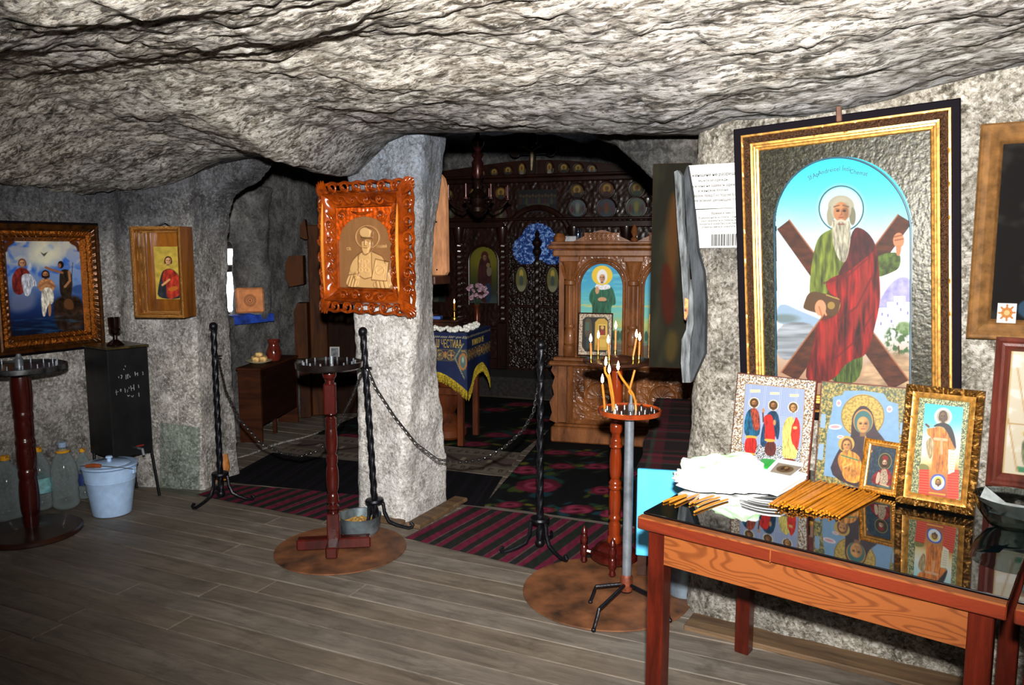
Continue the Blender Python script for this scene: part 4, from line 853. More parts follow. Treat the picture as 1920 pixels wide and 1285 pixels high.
sp_ = Vector((b[0]+.005, b[1], .009+zt+.07))
candle([sp_, on_ray(*c8(522, 905), np.array(sp_)), on_ray(*c8(585, 668), np.array(sp_))], 'thin unlit candle stuck slanting on the center spike', lit=False, r=.0045)

# ---- wrought iron rope posts and chains
def post(label, px, top, lean_=0.0, turn=0):
    p = atZ(*px); zt = vert_z(px[0], top, p)*1.0
    ax = Vector((0, 0, 1))-Vector(RT)*lean_; ax.normalize(); xr = Vector((0, 1, 0)).cross(ax).normalized(); yr = ax.cross(xr)
    Rm = Matrix([[xr.x, yr.x, ax.x, p[0]], [xr.y, yr.y, ax.y, p[1]], [xr.z, yr.z, ax.z, .002], [0, 0, 0, 1]]) @ Matrix.Rotation(turn, 4, 'Z')
    t = thing('rope_post', label, 'post', M=Rm)
    n = 90; MB().tube([(0, 0, .05+(zt-.07)*i/n) for i in range(n+1)], .0165, 12, twist=.30, lobes=3).build('twisted_bar', M_IRON, t, smooth=80)
    MB().sphere((0, 0, zt), .024, n=16).build('ball', M_IRON, t); MB().sphere((0, 0, .045), .024, n=14).build('lower_ball', M_IRON, t)
    MB().lathe([(.02, .15), (.046, .155), (.05, .165), (.046, .175), (.02, .18)], 20).build('collar', M_IRON, t)
    for k in range(3):
        a = 2*PI*k/3; ca, sa = math.cos(a), math.sin(a)
        pr = [(.02, .165), (.045, .15), (.05, .10), (.07, .05), (.11, .028), (.15, .014), (.175, .008), (.19, .012), (.197, .024), (.19, .035), (.18, .03)]
        MB().tube([(r*ca, r*sa, z) for r, z in pr], [.010]*8+[.009, .008, .007], 8).build('leg', M_IRON, t)
    return np.array(Rm @ Vector((0, 0, zt-.07))), t
a1, P1 = post('twisted iron rope post at left, before the left wall', (415, 940), 612, 0, .5)
a2, P2 = post('twisted iron rope post tilting left before the pillar', (706, 996), 622, .045, rad(-90))
a3, P3 = post('twisted iron rope post in front of the carved double icon stand', (1012, 1035), 648, 0, rad(100))
def chain(label, pts, step=.0175):
    P = [Vector(p) for p in pts]; L = [0]
    for q, r in zip(P, P[1:]): L.append(L[-1]+(r-q).length)
    def at(s):
        for i in range(len(P)-1):
            if s <= L[i+1]: return P[i].lerp(P[i+1], (s-L[i])/(L[i+1]-L[i]))
        return P[-1]
    t = thing('chain', label, 'chain', P[0]); mb = MB(); k = int(L[-1]/step)
    for i in range(k):
        c = at((i+.5)*step); d = (at((i+1)*step)-at(i*step)).normalized(); q = d.to_track_quat('X', 'Z').to_matrix().to_4x4()
        T = Matrix.Translation(c-P[0]) @ q @ Matrix.Rotation(PI/2*(i % 2)+.3, 4, 'X')
        ring = [(.0125*math.cos(j*PI/4)+ (.003 if math.cos(j*PI/4) > 0 else -.003), .0068*math.sin(j*PI/4), 0) for j in range(9)]
        mb.tube(ring, .0021, 5, T=T)
    o = mb.build('links', plain('chain_steel', '#4c4a48', .3, .9, var=.2), t, smooth=60); o['kind'] = 'stuff'
    for e in (P[0], P[-1]): MB().tube([(e-P[0])+Vector((.022*math.cos(a), .022*math.sin(a), 0)) for a in np.linspace(0, 2*PI, 13)], .003, 6).build('hook_ring', M_IRON, t)
def ptsY(px, A, B): # photo points on the vertical plane through two posts
    n = np.cross(B-A, [0, 0, 1]); return [atPlane(x, y, A, n) for x, y in px]
chain('iron chain hanging between the left post and the tilted middle post', ptsY([(408, 668), (424, 735), (450, 787), (490, 832), (530, 851), (565, 856), (600, 845), (632, 800), (660, 745), (682, 690)], a1, a2))
chain('iron chain hanging between the middle post and the right post', ptsY([(689, 690), (705, 728), (740, 782), (780, 832), (820, 862), (865, 868), (905, 862), (945, 840), (980, 808), (1000, 775), (1012, 715)], a2, a3))
# ---- basin with wax ends behind the crossed-foot stand
b = atZ(676, 1002); t = thing('metal_basin', 'grey metal basin with wax scraps behind the crossed-foot candle stand', 'basin', (b[0], b[1], .009))
MB().lathe([(1e-6, 0), (.085, 0), (.10, .02), (.108, .095), (.112, .10), (.105, .098), (.097, .025), (.08, .006), (1e-6, .006)], 36).build('basin', plain('galvanised_steel', '#7f8d94', .35, .7, var=.25, vs=12), t)
P = np.zeros((20, 20, 3)); g = np.linspace(-1, 1, 20); uu, vv = np.meshgrid(g, g, indexing='ij'); rr = np.maximum(abs(uu), abs(vv)); sc_ = .096*rr/np.maximum(np.hypot(uu, vv), 1e-6)
P[..., 0] = uu*sc_; P[..., 1] = vv*sc_; P[..., 2] = .055+.012*fbm(np.stack([uu.ravel()*4, vv.ravel()*4, uu.ravel()*0], 1), 3).reshape(20, 20)
o = gridmesh('wax_scraps', P, plain('wax_scrap', '#8a6a34', .7, var=.5, vs=90), t); o['kind'] = 'stuff'
b = atZ(1282, 1116); t = thing('steel_bucket', 'grey steel bucket under the icon table, behind its left leg', 'bucket', (b[0], b[1], .010))
MB().lathe([(1e-6, .004), (.062, .004), (.064, 0), (.067, .004), (.085, .19), (.089, .193), (.088, .198), (.083, .195), (.06, .01), (1e-6, .008)], 36).build('bucket_body', plain('dull_steel', '#6f7d88', .45, .4, var=.2, vs=10), t)
MB().tube([(.088*math.cos(a), .088*math.sin(a)*.3-.03, .185-.05*math.sin(a)) for a in np.linspace(0, PI, 13)], .003, 6).build('bail_wire', M_IRON, t)
# ---- wooden wedge by the left post
t = thing('wooden_wedge', 'small orange wooden bracket lying at the foot of the left wall', 'bracket', tuple(atZ(418, 905)), rad(20))
MB().tube([(.0, .03, .18), (.015, .02, .10), (.0, 0, .03), (-.05, -.03, .02), (-.12, -.05, .045)], [.022, .026, .03, .024, .016], 8, sq=.6).build('bracket_arm', wood('orange_wood', '#6b3a14', '#a8692c', (5, 5, 5), .5), t)

# ---- water corner: tank, cup, bottles, bucket, glass pane
A_ = np.array([-4.225, 2.621, 0]); B_ = np.array([-4.20, 2.86, 0]); zb = (vert_z(291, 838, B_)+vert_z(213, 872, A_))/2; ztk = vert_z(205, 657, A_); ux = (B_-A_)[:2]; wT = np.hypot(*ux); rzT = math.atan2(ux[1], ux[0]); dT = .28
t = thing('water_tank', 'black metal water tank on thin legs in the left corner', 'tank', (A_[0], A_[1], 0), rzT)
M_TANK = plain('black_painted_metal', '#131417', .42, .3, var=.25, vs=9, bmp=.1, bs=20)
Hh = ztk-zb; MB().box((wT/2, dT/2, zb+Hh/2), (wT, dT, Hh), b=.006).build('body', M_TANK, t)
MB().box((wT/2, dT/2, ztk+.006), (wT+.012, dT+.012, .012), b=.004).build('lid', plain('tank_lid', '#4a3f22', .3, .6, var=.4), t)
for x, y in ((.015, .015), (wT-.01, .01), (.015, dT-.015), (wT-.015, dT-.015)): MB().tube([(x, y, zb+.02), (x+(.03 if x > .1 else -.015), y-.012, 0)], .009, 8).build('leg', M_IRON, t)
MB().tube([(wT*.62, 0, zb+.04), (wT*.62, -.045, zb+.04), (wT*.62, -.055, zb+.005)], .008, 8).build('tap', M_STEEL, t)
lab(MB().box((wT*.62, -.02, zb+.058), (.045, .012, .010), b=.003).build('tap_handle', plain('red_tap_handle', '#6a1a16', .4), t.children[-1]), 'red tap handle')
M_SCR = plain('scratched_paint_lettering', '#9a9ca0', .5, .3, var=.2)
mb = MB(); fx_ = lambda x: (x-103)/1027*wT; fz_ = lambda y: ztk-(15+y/12.85)/205*(ztk-zb)
for L in ([(525, 215), (525, 250)], [(480, 290), (490, 315)], [(347, 455), (347, 495)], [(395, 440), (420, 430), (430, 460), (410, 520), (395, 500)], [(530, 435), (528, 545)], [(568, 425), (572, 540)], [(572, 470), (600, 430)], [(612, 470), (632, 490), (620, 520)], [(760, 395), (766, 495)], [(766, 450), (820, 450)], [(825, 420), (826, 500)], [(945, 415), (970, 430), (955, 450), (975, 480), (950, 495)],
          [(265, 770), (268, 895)], [(240, 825), (315, 815)], [(375, 755), (380, 830)], [(350, 790), (400, 780)], [(482, 760), (488, 862)], [(560, 800), (530, 815), (560, 840), (535, 862)], [(575, 745), (595, 770), (580, 790)], [(630, 720), (645, 845)], [(645, 790), (700, 780)], [(710, 700), (712, 840)], [(828, 715), (838, 800)], [(535, 930), (555, 970), (590, 940)], [(625, 960), (660, 1000), (690, 960)], [(828, 915), (830, 1015)]):
    mb.tube([(fx_(x), -.0015, fz_(y)) for x, y in L], .0019, 5)
mb.build('embossed_lettering', M_SCR, t)
c_ = (B_[:2]*.42+A_[:2]*.58)+np.array([-ux[1], ux[0]])/wT*.10
o = MB().lathe([(1e-6, 0), (.048, 0), (.05, .008), (.035, .02), (.014, .035), (.012, .06), (.03, .075), (.034, .09), (.028, .102), (.033, .112), (.034, .16), (.036, .165), (.031, .163), (.029, .115), (1e-6, .10)], 24).build('oil_lamp_cup', plain('dark_ruby_metal', '#1c0d0a', .12, .6, var=.2, coat=.6), loc=(c_[0], c_[1], ztk+.012))
tag(o, 'dark goblet shaped lamp cup standing on the black water tank', 'cup')
M_PET, _t, _b = nt('clear_plastic'); _b.inputs['Base Color'].default_value = (.5, .56, .58, 1); _b.inputs['Roughness'].default_value = .12; _b.inputs['Specular IOR Level'].default_value = .9
_tr = _t.nodes.new('ShaderNodeBsdfTransparent'); _tr.inputs[0].default_value = (.9, .93, .93, 1); _mx = _t.nodes.new('ShaderNodeMixShader'); _fr = _t.nodes.new('ShaderNodeLayerWeight'); _fr.inputs[0].default_value = .35
_mr = _t.nodes.new('ShaderNodeMapRange'); _mr.inputs[3].default_value = .05; _mr.inputs[4].default_value = .5; _t.links.new(_fr.outputs['Facing'], _mr.inputs[0]); _t.links.new(_mr.outputs[0], _mx.inputs[0])
_t.links.new(_tr.outputs[0], _mx.inputs[1]); _t.links.new(_b.outputs[0], _mx.inputs[2]); _t.links.new(_mx.outputs[0], _t.nodes['Material Output'].inputs[0])
M_GGL = M_PET.copy(); M_GGL.name = 'greenish_glass'
for n_ in M_GGL.node_tree.nodes:
    if n_.type == 'BSDF_TRANSPARENT': n_.inputs[0].default_value = (.88, .92, .90, 1)
    if n_.type == 'BSDF_PRINCIPLED': n_.inputs['Base Color'].default_value = (.12, .16, .14, 1)
for n_ in M_GGL.node_tree.nodes:
    if n_.type == 'MAP_RANGE': n_.inputs[3].default_value = .03; n_.inputs[4].default_value = .14
M_YCAP = plain('yellow_plastic', '#d9981c', .4, var=.05); M_BCAP = plain('pale_blue_plastic', '#8fa6c4', .4, var=.05)
def bottle(label, px, r, h, cap, lab_=None, handle=False, yy=None):
    p = atZ(*px); t = thing('plastic_bottle', label, 'bottle', (p[0], p[1], .004))
    pr = [(1e-6, 0), (r*.8, 0), (r, .02)]
    for i in range(1, 8): pr += [(r*(1 if i % 2 else .93), .02+i*.055*h)]
    pr += [(r, h*.52), (r*.96, h*.62), (r*.72, h*.76), (r*.34, h*.88), (r*.26, h*.91), (r*.26, h*.955)]
    inner = [(max(a-.0022, 1e-6), z) for a, z in pr[1:]][::-1]
    MB().lathe(pr+inner+[(1e-6, .004)], 32).build('bottle_body', M_PET, t, smooth=60)
    MB().lathe([(r*.3, h*.93), (r*.31, h*.99), (r*.27, h), (1e-6, h)], 20).build('cap', cap, t)
    if handle: MB().tube([(r*.42*math.cos(a), r*.42*math.sin(a), h*.86) for a in np.linspace(0, 2*PI, 17)], .007, 6).build('carry_ring', M_YCAP, t)
    else: MB().tube([(r*.2, 0, h*.97), (r*.6, -.01, h*1.0), (r*.85, -.02, h*.99)], .006, 6).build('cap_strap', cap, t)
    if lab_: MB().lathe([(r*1.005, h*.28), (r*1.008, h*.28), (r*1.008, h*.52), (r*1.005, h*.52)], 32).build('paper_label', lab_, t)
bottle('large clear plastic bottle with yellow cap at the left edge', (18, 974), .078, .36, M_YCAP)
bottle('clear plastic bottle with teal label behind the left candle stand', (80, 954), .064, .36, M_YCAP, plain('teal_label', '#6fa3a8', .5, var=.2))
bottle('clear plastic bottle with pale blue cap and yellow carry ring, left of the bucket', (125, 952), .073, .385, M_BCAP, None, True)
bottle('tall clear plastic bottle with pale blue cap beside the tank', (150, 915), .06, .40, M_BCAP)
bottle('plastic bottle with yellow cap and dark blue label behind the bucket', (160, 933), .05, .30, M_YCAP, plain('blue_label', '#1c2f6a', .5, var=.1))
p = atZ(268, 900); t = thing('plastic_canister', 'grey blue plastic bottle standing under the black tank', 'bottle', (p[0], p[1], .004))
MB().lathe([(1e-6, 0), (.05, 0), (.055, .01), (.055, .14), (.04, .17), (.018, .19), (.018, .2), (1e-6, .2)], 24).build('bottle_body', plain('grey_blue_plastic', '#4a5058', .35, var=.1), t); MB().lathe([(.021, .19), (.021, .215), (1e-6, .215)], 14).build('cap', M_BCAP, t)
p = atZ(211, 962); t = thing('enamel_bucket', 'pale blue enamel bucket with lid before the black water tank', 'bucket', (p[0], p[1], .004), rad(25))
M_ENAM = plain('pale_blue_enamel', '#a9c8ee', .18, var=.04, coat=.5)
MB().lathe([(1e-6, .006), (.09, .004), (.1, 0), (.103, .006), (.118, .12), (.128, .19), (.132, .197), (.131, .205), (.134, .212), (.133, .22), (.141, .27), (.146, .275), (.14, .276), (.128, .20), (.1, .01)], 48).build('bucket_body', M_ENAM, t)
MB().lathe([(.142, .279), (.147, .279), (.147, .287), (.135, .29), (.11, .288), (.10, .296), (.03, .302), (1e-6, .302)], 48).build('lid', M_ENAM, t)
MB().lathe([(.012, .30), (.012, .315), (.02, .32), (.016, .33), (1e-6, .332)], 16).build('lid_knob', M_ENAM, t.children[-1])
for s in (-1, 1): MB().box((s*.146, 0, .25), (.012, .03, .035), b=.004).build('ear', M_ENAM, t)
MB().tube([(.15*math.cos(a), -.135*math.sin(a)-.0, .255+.055*math.sin(a)) for a in np.linspace(0, PI, 15)], .003, 6).build('bail_wire', M_STEEL, t)
lab(MB().tube([(.035, -.128, .308), (.0, -.137, .312), (-.05, -.13, .306)], [.010, .012, .010], 10).build('bail_grip', wood('grip_wood', '#6b3216', '#a0522a', (1, 6, 6), .4), t), 'brown wooden grip')
A = atZ(300, 922); Bq = atZ(374, 934); u = Bq-A; L_ = np.linalg.norm(u[:2]); hz = vert_z(300, 790, A+np.array([-.05, .06, 0]))
t = thing('loose_glass_sheet', 'loose greenish glass pane leaning on the wall right of the tank', 'pane', (A[0], A[1], .004), math.atan2(u[1], u[0]))
MB().box((L_/2, 0, hz/2), (L_, .005, hz), b=.001, T=Matrix.Rotation(rad(-4), 4, 'X')).build('sheet', M_GGL, t)

# ---- framed picture on the left wall (river scene)
t = thing('framed_picture', 'large gilt framed religious painting of figures in blue water, left wall', 'picture', (-4.625, 2.525, .897), rad(90))
fw_ = .64; fh_ = .755
mb = MB(); prf = [(0, -.03), (0, .03), (.012, .034), (.016, .05), (.03, .046), (.04, .05), (.055, .038), (.07, .042), (.082, .03), (.09, .034), (.1, .02), (.112, .006)]
def orn2(a, d, q, side): return .006*math.sin(a*260)*math.cos(a*85+d*200) if (6 <= q <= 7 or 9 <= q <= 10) else 0
frame(mb, fw_, fh_, prf, [0, 0, 1, 1, 1, 1, 2, 2, 1, 2, 2], 120, orn2); mb.box((0, .01, fh_/2), (fw_-.02, .02, fh_-.02), 0)
mb.build('frame', [M_BLACK, plain('amber_gilt', '#43260c', .3, .6, var=.3, vs=30), plain('gilt_relief', '#8a4f18', .2, .8, var=.5, vs=140, bmp=.6, bs=200)], t)
cv = Cv(150, 210, [(75, 185), (715, 190), (745, 1085), (98, 1130)], '#4a5a7a')
cv.vgrad([(185, '#8f8f8f'), (300, '#8a93a8'), (450, '#7288b8'), (600, '#6a86b4'), (680, '#4a6496'), (760, '#2a4478'), (880, '#142a5c'), (1000, '#0a1838'), (1130, '#060e20')])
cv.put(sstep(.05, .4, cv.nz(130, 4))*sstep(640, 500, cv.Y), '#2a58b0', .9); cv.put(sstep(.0, .4, cv.nz(170, 8))*sstep(520, 300, cv.Y), '#b8b4a6', .8)
cv.ell(408, 320, 120, 130, '#d8d2b0', .8, 110).poly([(375, 292), (405, 312), (442, 292), (420, 325), (408, 340), (395, 325)], '#4a4a44', False)
cv.poly([(480, 760), (600, 720), (745, 760), (745, 1130), (500, 1090), (470, 900)], '#2a1c14', soft=30, fold=(50, .6, (1, 1))).poly([(640, 640), (745, 610), (745, 720), (640, 700)], '#2f4a80', soft=14)
cv.poly([(90, 700), (250, 660), (330, 720), (300, 860), (90, 900)], '#7a7f96', a=.6, soft=60)
cv.poly([(290, 380), (300, 470), (270, 480), (255, 460)], '#c9cdd6', a=.7, soft=14)
cv.poly([(155, 470), (200, 440), (260, 460), (285, 520), (230, 620), (210, 720), (130, 700), (120, 560)], '#6e2420', fold=(30, .5, (1.4, .6))).poly([(205, 505), (300, 505), (345, 640), (300, 620), (270, 725), (230, 730), (205, 620)], '#b8bccb', fold=(20, .4, (2, .4)))
cv.face(218, 400, 30, '#b98a6c', '#6a3a22')
cv.poly([(540, 480), (590, 460), (640, 490), (650, 620), (630, 770), (540, 760), (530, 600)], '#2a2018', fold=(26, .5, (1.4, .6))).line([(560, 500), (470, 470), (420, 445)], 22, '#8a5a3c').line([(620, 490), (625, 580), (580, 640)], 22, '#9a6a48').ell(550, 420, 26, 36, '#1a1210').ell(540, 428, 14, 22, '#8a5a40').line([(655, 400), (630, 700)], 5, '#3a2a1a')
cv.poly([(570, 760), (640, 760), (660, 880), (560, 860)], '#5a3a22', soft=10)
cv.poly([(350, 580), (410, 545), (480, 575), (495, 640), (470, 690), (370, 690), (340, 640)], '#b07a52', fold=(24, .3, (1, 1))).poly([(365, 650), (475, 640), (480, 810), (420, 815), (400, 940), (370, 930)], '#c3bdb0', fold=(22, .5, (2, .4))).poly([(425, 810), (455, 810), (448, 935), (425, 935)], '#a5744e')
cv.line([(350, 640), (405, 600), (440, 585)], 22, '#9a6644').line([(490, 635), (440, 600)], 20, '#8a5a3c').face(414, 515, 30, '#a8744e', '#241610', '#241610', .1)
cv.put(sstep(900, 960, cv.Y)*np.clip(cv.nz(50, 6, (.3, 2)), 0, 1), '#2a5f88', .7)
for pts in ([(75, 185), (165, 185), (150, 215), (105, 240), (95, 290), (75, 300)], [(715, 190), (625, 188), (640, 215), (690, 240), (700, 290), (720, 300)]): cv.poly(pts, '#4a2410', soft=6)
cv.mesh('painting', fw_-.22, fh_-.22, t, -.004, .11, vcol('glazed_oil', .35))
lab(MB().box((.03, -.035, .045), (.055, .003, .055)).build('sticker', plain('red_sticker', '#8a1f2a', .5, var=.3, vs=60), t), 'small red paper sticker on the lower frame')

# ---- deep icon box on the left pier
ph = rad(26); d_ = .14; FR = np.array([-3.905, 2.905]); w_ = .30; u_ = np.array([math.cos(ph), math.sin(ph)]); ctr = FR-u_*w_/2; zb_, zt_ = 1.10, 1.625; hB = zt_-zb_
t = thing('icon_box', 'deep orange wooden box frame holding a young saint icon', 'icon', (ctr[0], ctr[1], zb_), ph)
M_BOXW = wood('orange_box_wood', '#42200a', '#85501a', (6, 6, 1), .3, .4)
for s in (-1, 1): MB().box((s*(w_/2-.009), d_/2, hB/2), (.018, d_, hB), b=.002).build('side_panel', M_BOXW, t)
for z in (.009, hB-.009): MB().box((0, d_/2, z), (w_-.036, d_, .018), b=.002).build('end_panel', M_BOXW, t)
MB().box((0, d_-.006, hB/2), (w_-.036, .01, hB-.036)).build('back_panel', M_BOXW, t)
M_BEAD = plain('beaded_gilt', '#a8763a', .25, .8, var=.2, vs=200, bmp=.6, bs=300)
mb = MB(); frame(mb, w_, hB, [(0, -.002), (0, .008), (.008, .012), (.018, .008), (.024, .0)], [0, 1, 1, 0], 60, lambda a, d, q, s: .002*math.sin(a*520) if q == 2 else 0); mb.build('front_frame', [M_BOXW, M_BEAD], t)
for k, (ins, y) in enumerate(((.022, .03), (.034, .06), (.05, .09))):
    mb = MB(); frame(mb, w_-.036, hB-.036, [(0, .0), (0, .004), (ins*.3, .006), (ins*.32, .0), (ins*.32, -.02)], [0, 1, 1, 0], 40, lambda a, d, q, s: .0015*math.sin(a*480) if q == 2 else 0)
    mb.build('inner_frame', [M_BOXW, M_BEAD], t, M=Matrix.Translation((0, y, .018)))
cv = Cv(60, 110, [(340, 335), (620, 330), (650, 905), (385, 910)], '#a08a38'); cv.c = cv.c*(1+.15*cv.nz(60, 3))[..., None]
cv.poly([(440, 600), (500, 575), (560, 600), (620, 690), (650, 800), (640, 905), (390, 905), (400, 780), (420, 660)], '#22262e', fold=(40, .4, (1, 1))).poly([(445, 600), (500, 580), (565, 610), (620, 700), (640, 830), (560, 900), (480, 905), (480, 760), (430, 720)], '#8e2a1c', fold=(40, .4, (1.4, .6))).line([(440, 760), (505, 700)], 22, '#b98a58').poly([(490, 790), (580, 760), (600, 800), (510, 835)], '#a0561c')
cv.face(490, 490, 34, '#b98a62', '#38201a')
cv.mesh('painting', .17, .31, t, d_-.014, .10, V_PIC)
MB().tube([(-.05, d_*.6, hB), (0, d_*.8, hB+.022), (.05, d_*.6, hB)], .003, 6).build('hanging_wire', M_IRON, t)

# ---- carved amber frame with the relief of a bishop, on the pillar
W_, H_ = .648, .695; YF = 3.165
t = thing('carved_icon', 'pale relief of a bishop in an openwork carved amber wood frame', 'icon', (-2.755, YF, 1.155))
M_AMB = wood('amber_carving', '#3a0e03', '#8f3c09', (3, 3, 3), .15, .7, rings=10, fine=18, bmp=.05)
mb = MB(); frame(mb, W_, H_, [(.046, -.012), (.046, .004), (.050, .006), (.052, .016), (.058, .022), (.064, .050), (.069, .056), (.074, .050), (.084, .03), (.122, .012), (.128, .018), (.134, .018), (.138, .004), (.138, -.02)], None, 80, lambda a, d, q, s: (.004*math.sin(a*120)*math.sin(d*300) if q in (8, 9) else 0)+(.012*math.exp(-(a/.1)**2) if 5 <= q <= 7 and s % 2 else 0))
mb.box((0, .012, H_/2), (W_-.12, .02, H_-.12))
per = []
for a, b in (((-1, -1), (1, -1)), ((1, -1), (1, 1)), ((1, 1), (-1, 1)), ((-1, 1), (-1, -1))):
    for i in range(60):
        f = i/60; x = (a[0]+(b[0]-a[0])*f)*(W_/2-.008); z = (a[1]+(b[1]-a[1])*f)*(H_/2-.008); k_ = .006*math.cos(f*2*PI*7); per.append((x*(1+k_*2*(a[0] == b[0])), -.006, H_/2+z*(1+k_*2*(a[1] == b[1]))))
mb.tube(per+[per[0]], .0085, 7); mb.build('frame', M_AMB, t, smooth=50)
def spiral(R, turns=1.5, n=36, r0=.0072, flip=1):
    pts = []; rs = []
    for i in range(n+1):
        f = i/n; a = flip*(turns*2*PI*f); r = R*min(1, 1.25*(1-f))**.95
        pts.append((r*math.cos(a), -.010-.016*f, r*math.sin(a))); rs.append(r0*(1-.45*f))
    return pts, rs
def volute_mesh(R, flip):
    mb = MB(); p, r = spiral(R, flip=flip); mb.tube(p, r, 7); mb.sphere((0, -.026, 0), R*.34, n=10)
    return mb
protos = {}
def volute(x, z, R, flip, rot=0):
    key = (round(R, 3), flip)
    if key not in protos: o = volute_mesh(R, flip).build('volute', M_AMB, t, smooth=60); protos[key] = o
    else: o = link('volute', protos[key].data, t)
    o.location = (x, -.004, z); o.rotation_euler = (0, rot, 0); return o
def leafstem(p, q, bow, name='scroll_stem', w0=.008):
    p, q = Vector(p), Vector(q); d = q-p; s = Vector((-d.z, 0, d.x)).normalized()
    MB().tube([p+d*f+s*bow*math.sin(PI*f)+Vector((0, -.008*math.sin(PI*f), 0)) for f in np.linspace(0, 1, 9)], [w0*(.5+.8*math.sin(PI*f)) for f in np.linspace(0, 1, 9)], 7).build(name, M_AMB, t, smooth=60)
for s in (-1, 1):
    x0 = s*(W_/2-.033)
    for k, (zf, R) in enumerate(((.19, .026), (.315, .029), (.437, .036), (.563, .036), (.685, .029), (.81, .026))):
        volute(x0, zf*H_, R, s if k < 3 else -s, PI if k >= 3 else 0)
    for za, zb2 in ((.12, .19), (.23, .31), (.355, .42), (.57, .64), (.68, .76), (.81, .88)):
        leafstem((x0-s*.02, 0, za*H_), (x0+s*.022, 0, zb2*H_), .012*s); leafstem((x0+s*.024, 0, za*H_), (x0-s*.014, 0, zb2*H_), -.010*s)
    for k, zf in enumerate((.32, .44, .56, .68)): volute(s*(W_/2-.104), zf*H_, .023, -s if k < 2 else s).location.y = -.024
    for zf in (.27, .38, .5, .62, .73): leafstem((s*(W_/2-.122), -.022, (zf-.05)*H_), (s*(W_/2-.088), -.040, (zf+.035)*H_), .014*s, w0=.008)
for zz0, sg in ((.033, 1), (H_-.033, -1)):
    for k, xf in enumerate((-.33, -.2, -.075, .075, .2, .33)):
        volute(xf*W_, zz0, .028 if k in (1, 4) else .025, 1 if xf < 0 else -1, PI/2)
    for xa, xb in ((-.40, -.30), (-.27, -.16), (-.14, -.02), (.02, .14), (.16, .27), (.30, .40)): leafstem((xa*W_, 0, zz0-sg*.022), (xb*W_, 0, zz0+sg*.018), .010*sg)
    zi = .10 if sg > 0 else H_-.10
    for k, xf in enumerate((-.2, -.07, .07, .2)):
        volute(xf*W_, zi, .022, 1 if xf < 0 else -1).location.y = -.026
    for xa, xb in ((-.32, -.22), (-.17, -.09), (-.04, .04), (.09, .17), (.22, .32)): leafstem((xa*W_, -.03, zi-sg*.016), (xb*W_, -.026, zi+sg*.016), .010*sg, w0=.007)
for sx_ in (-1, 1):
    for sz_, zc in ((-1, .034), (1, H_-.034)):
        mb = MB()
        for k in range(6):
            a = math.atan2(sz_, sx_)+(k-2.5)*.30; e = (sx_*(W_/2-.044)+.05*math.cos(a)*(1.25-.08*abs(k-2.5)), zc-sz_*.01+.05*math.sin(a)*(1.25-.08*abs(k-2.5)))
            c0 = (sx_*(W_/2-.085), zc-sz_*.05); m_ = ((c0[0]+e[0])/2, (c0[1]+e[1])/2)
            mb.tube([(c0[0], -.012, c0[1]), (m_[0], -.03, m_[1]), (e[0], -.012, e[1])], [.008, .017, .004], 7)
        mb.build('corner_leaf', M_AMB, t, smooth=60)
# arched relief panel (carved heights, plus painted relief shading: paler raised parts, darker lines)
q_ = [(240, 310), (738, 285), (752, 1025), (270, 1030)]
hc = Cv(150, 205, q_, (.20, .20, .20)); hv = lambda v: (v, v, v)
archm = np.where(hc.Y > 600, (abs(hc.X-505) < 232), ((hc.X-500)/230)**2+((hc.Y-600)/226)**2 < 1).astype(float)
cc_ = Cv(150, 205, q_, '#7d5735'); cc_.c = cc_.c*(1+.06*cc_.nz(9, 3)+.05*cc_.nz(90, 2, (2, .3)))[..., None]
def rel(pts, v, c=None, sm=True, soft=None, a=1): hc.poly(pts, hv(v), sm, soft=soft or 8, a=a); cc_.poly(pts, c or '#ba935f', sm, soft=6, a=.85)
hc.ring(512, 570, 105, 9, hv(.36)); cc_.ring(512, 570, 105, 8, '#a97f50')
rel([(370, 830), (400, 760), (470, 705), (560, 700), (650, 740), (690, 800), (730, 930), (745, 1030), (320, 1030), (345, 930)], .5)
rel([(440, 720), (500, 705), (560, 715), (570, 930), (500, 950), (450, 920)], .6)
rel([(325, 1030), (350, 920), (440, 905), (450, 1030)], .62); rel([(360, 890), (380, 800), (440, 740), (455, 880), (420, 900)], .58)
rel([(575, 1030), (590, 960), (700, 950), (745, 1030)], .64)
rel([(600, 765), (715, 790), (700, 960), (565, 955)], .72, '#c29a66', False); hc.poly([(612, 785), (700, 803), (690, 940), (580, 938)], hv(.66), False, soft=6)
rel([(470, 590), (555, 590), (558, 660), (535, 715), (490, 715), (468, 660)], .66); rel([(462, 575), (450, 505), (500, 470), (565, 505), (553, 580)], .74, '#c29c68')
rel([(478, 660), (545, 660), (540, 715), (510, 728), (485, 710)], .78)
hc.line([(460, 572), (555, 574)], 8, hv(.6)).ell(490, 612, 14, 7, hv(.5)).ell(530, 612, 14, 7, hv(.5)).line([(510, 600), (508, 645)], 10, hv(.82)).line([(495, 668), (526, 668)], 6, hv(.6))
for x, y in ((470, 790), (520, 790), (495, 830), (465, 870), (525, 870)): hc.ring(x, y, 18, 6, hv(.72)); cc_.ring(x, y, 18, 5, '#c9a06c')
hc.ring(645, 865, 40, 8, hv(.78)).line([(600, 900), (690, 830)], 7, hv(.78))
for x in (345, 370, 395, 420): hc.line([(x+30, 925), (x, 1030)], 7, hv(.48))
for x in (600, 630, 665, 700): hc.line([(x, 965), (x+18, 1030)], 7, hv(.5))
hc.ell(432, 925, 22, 34, hv(.8), soft=10); cc_.ell(432, 925, 20, 32, '#b8905c')
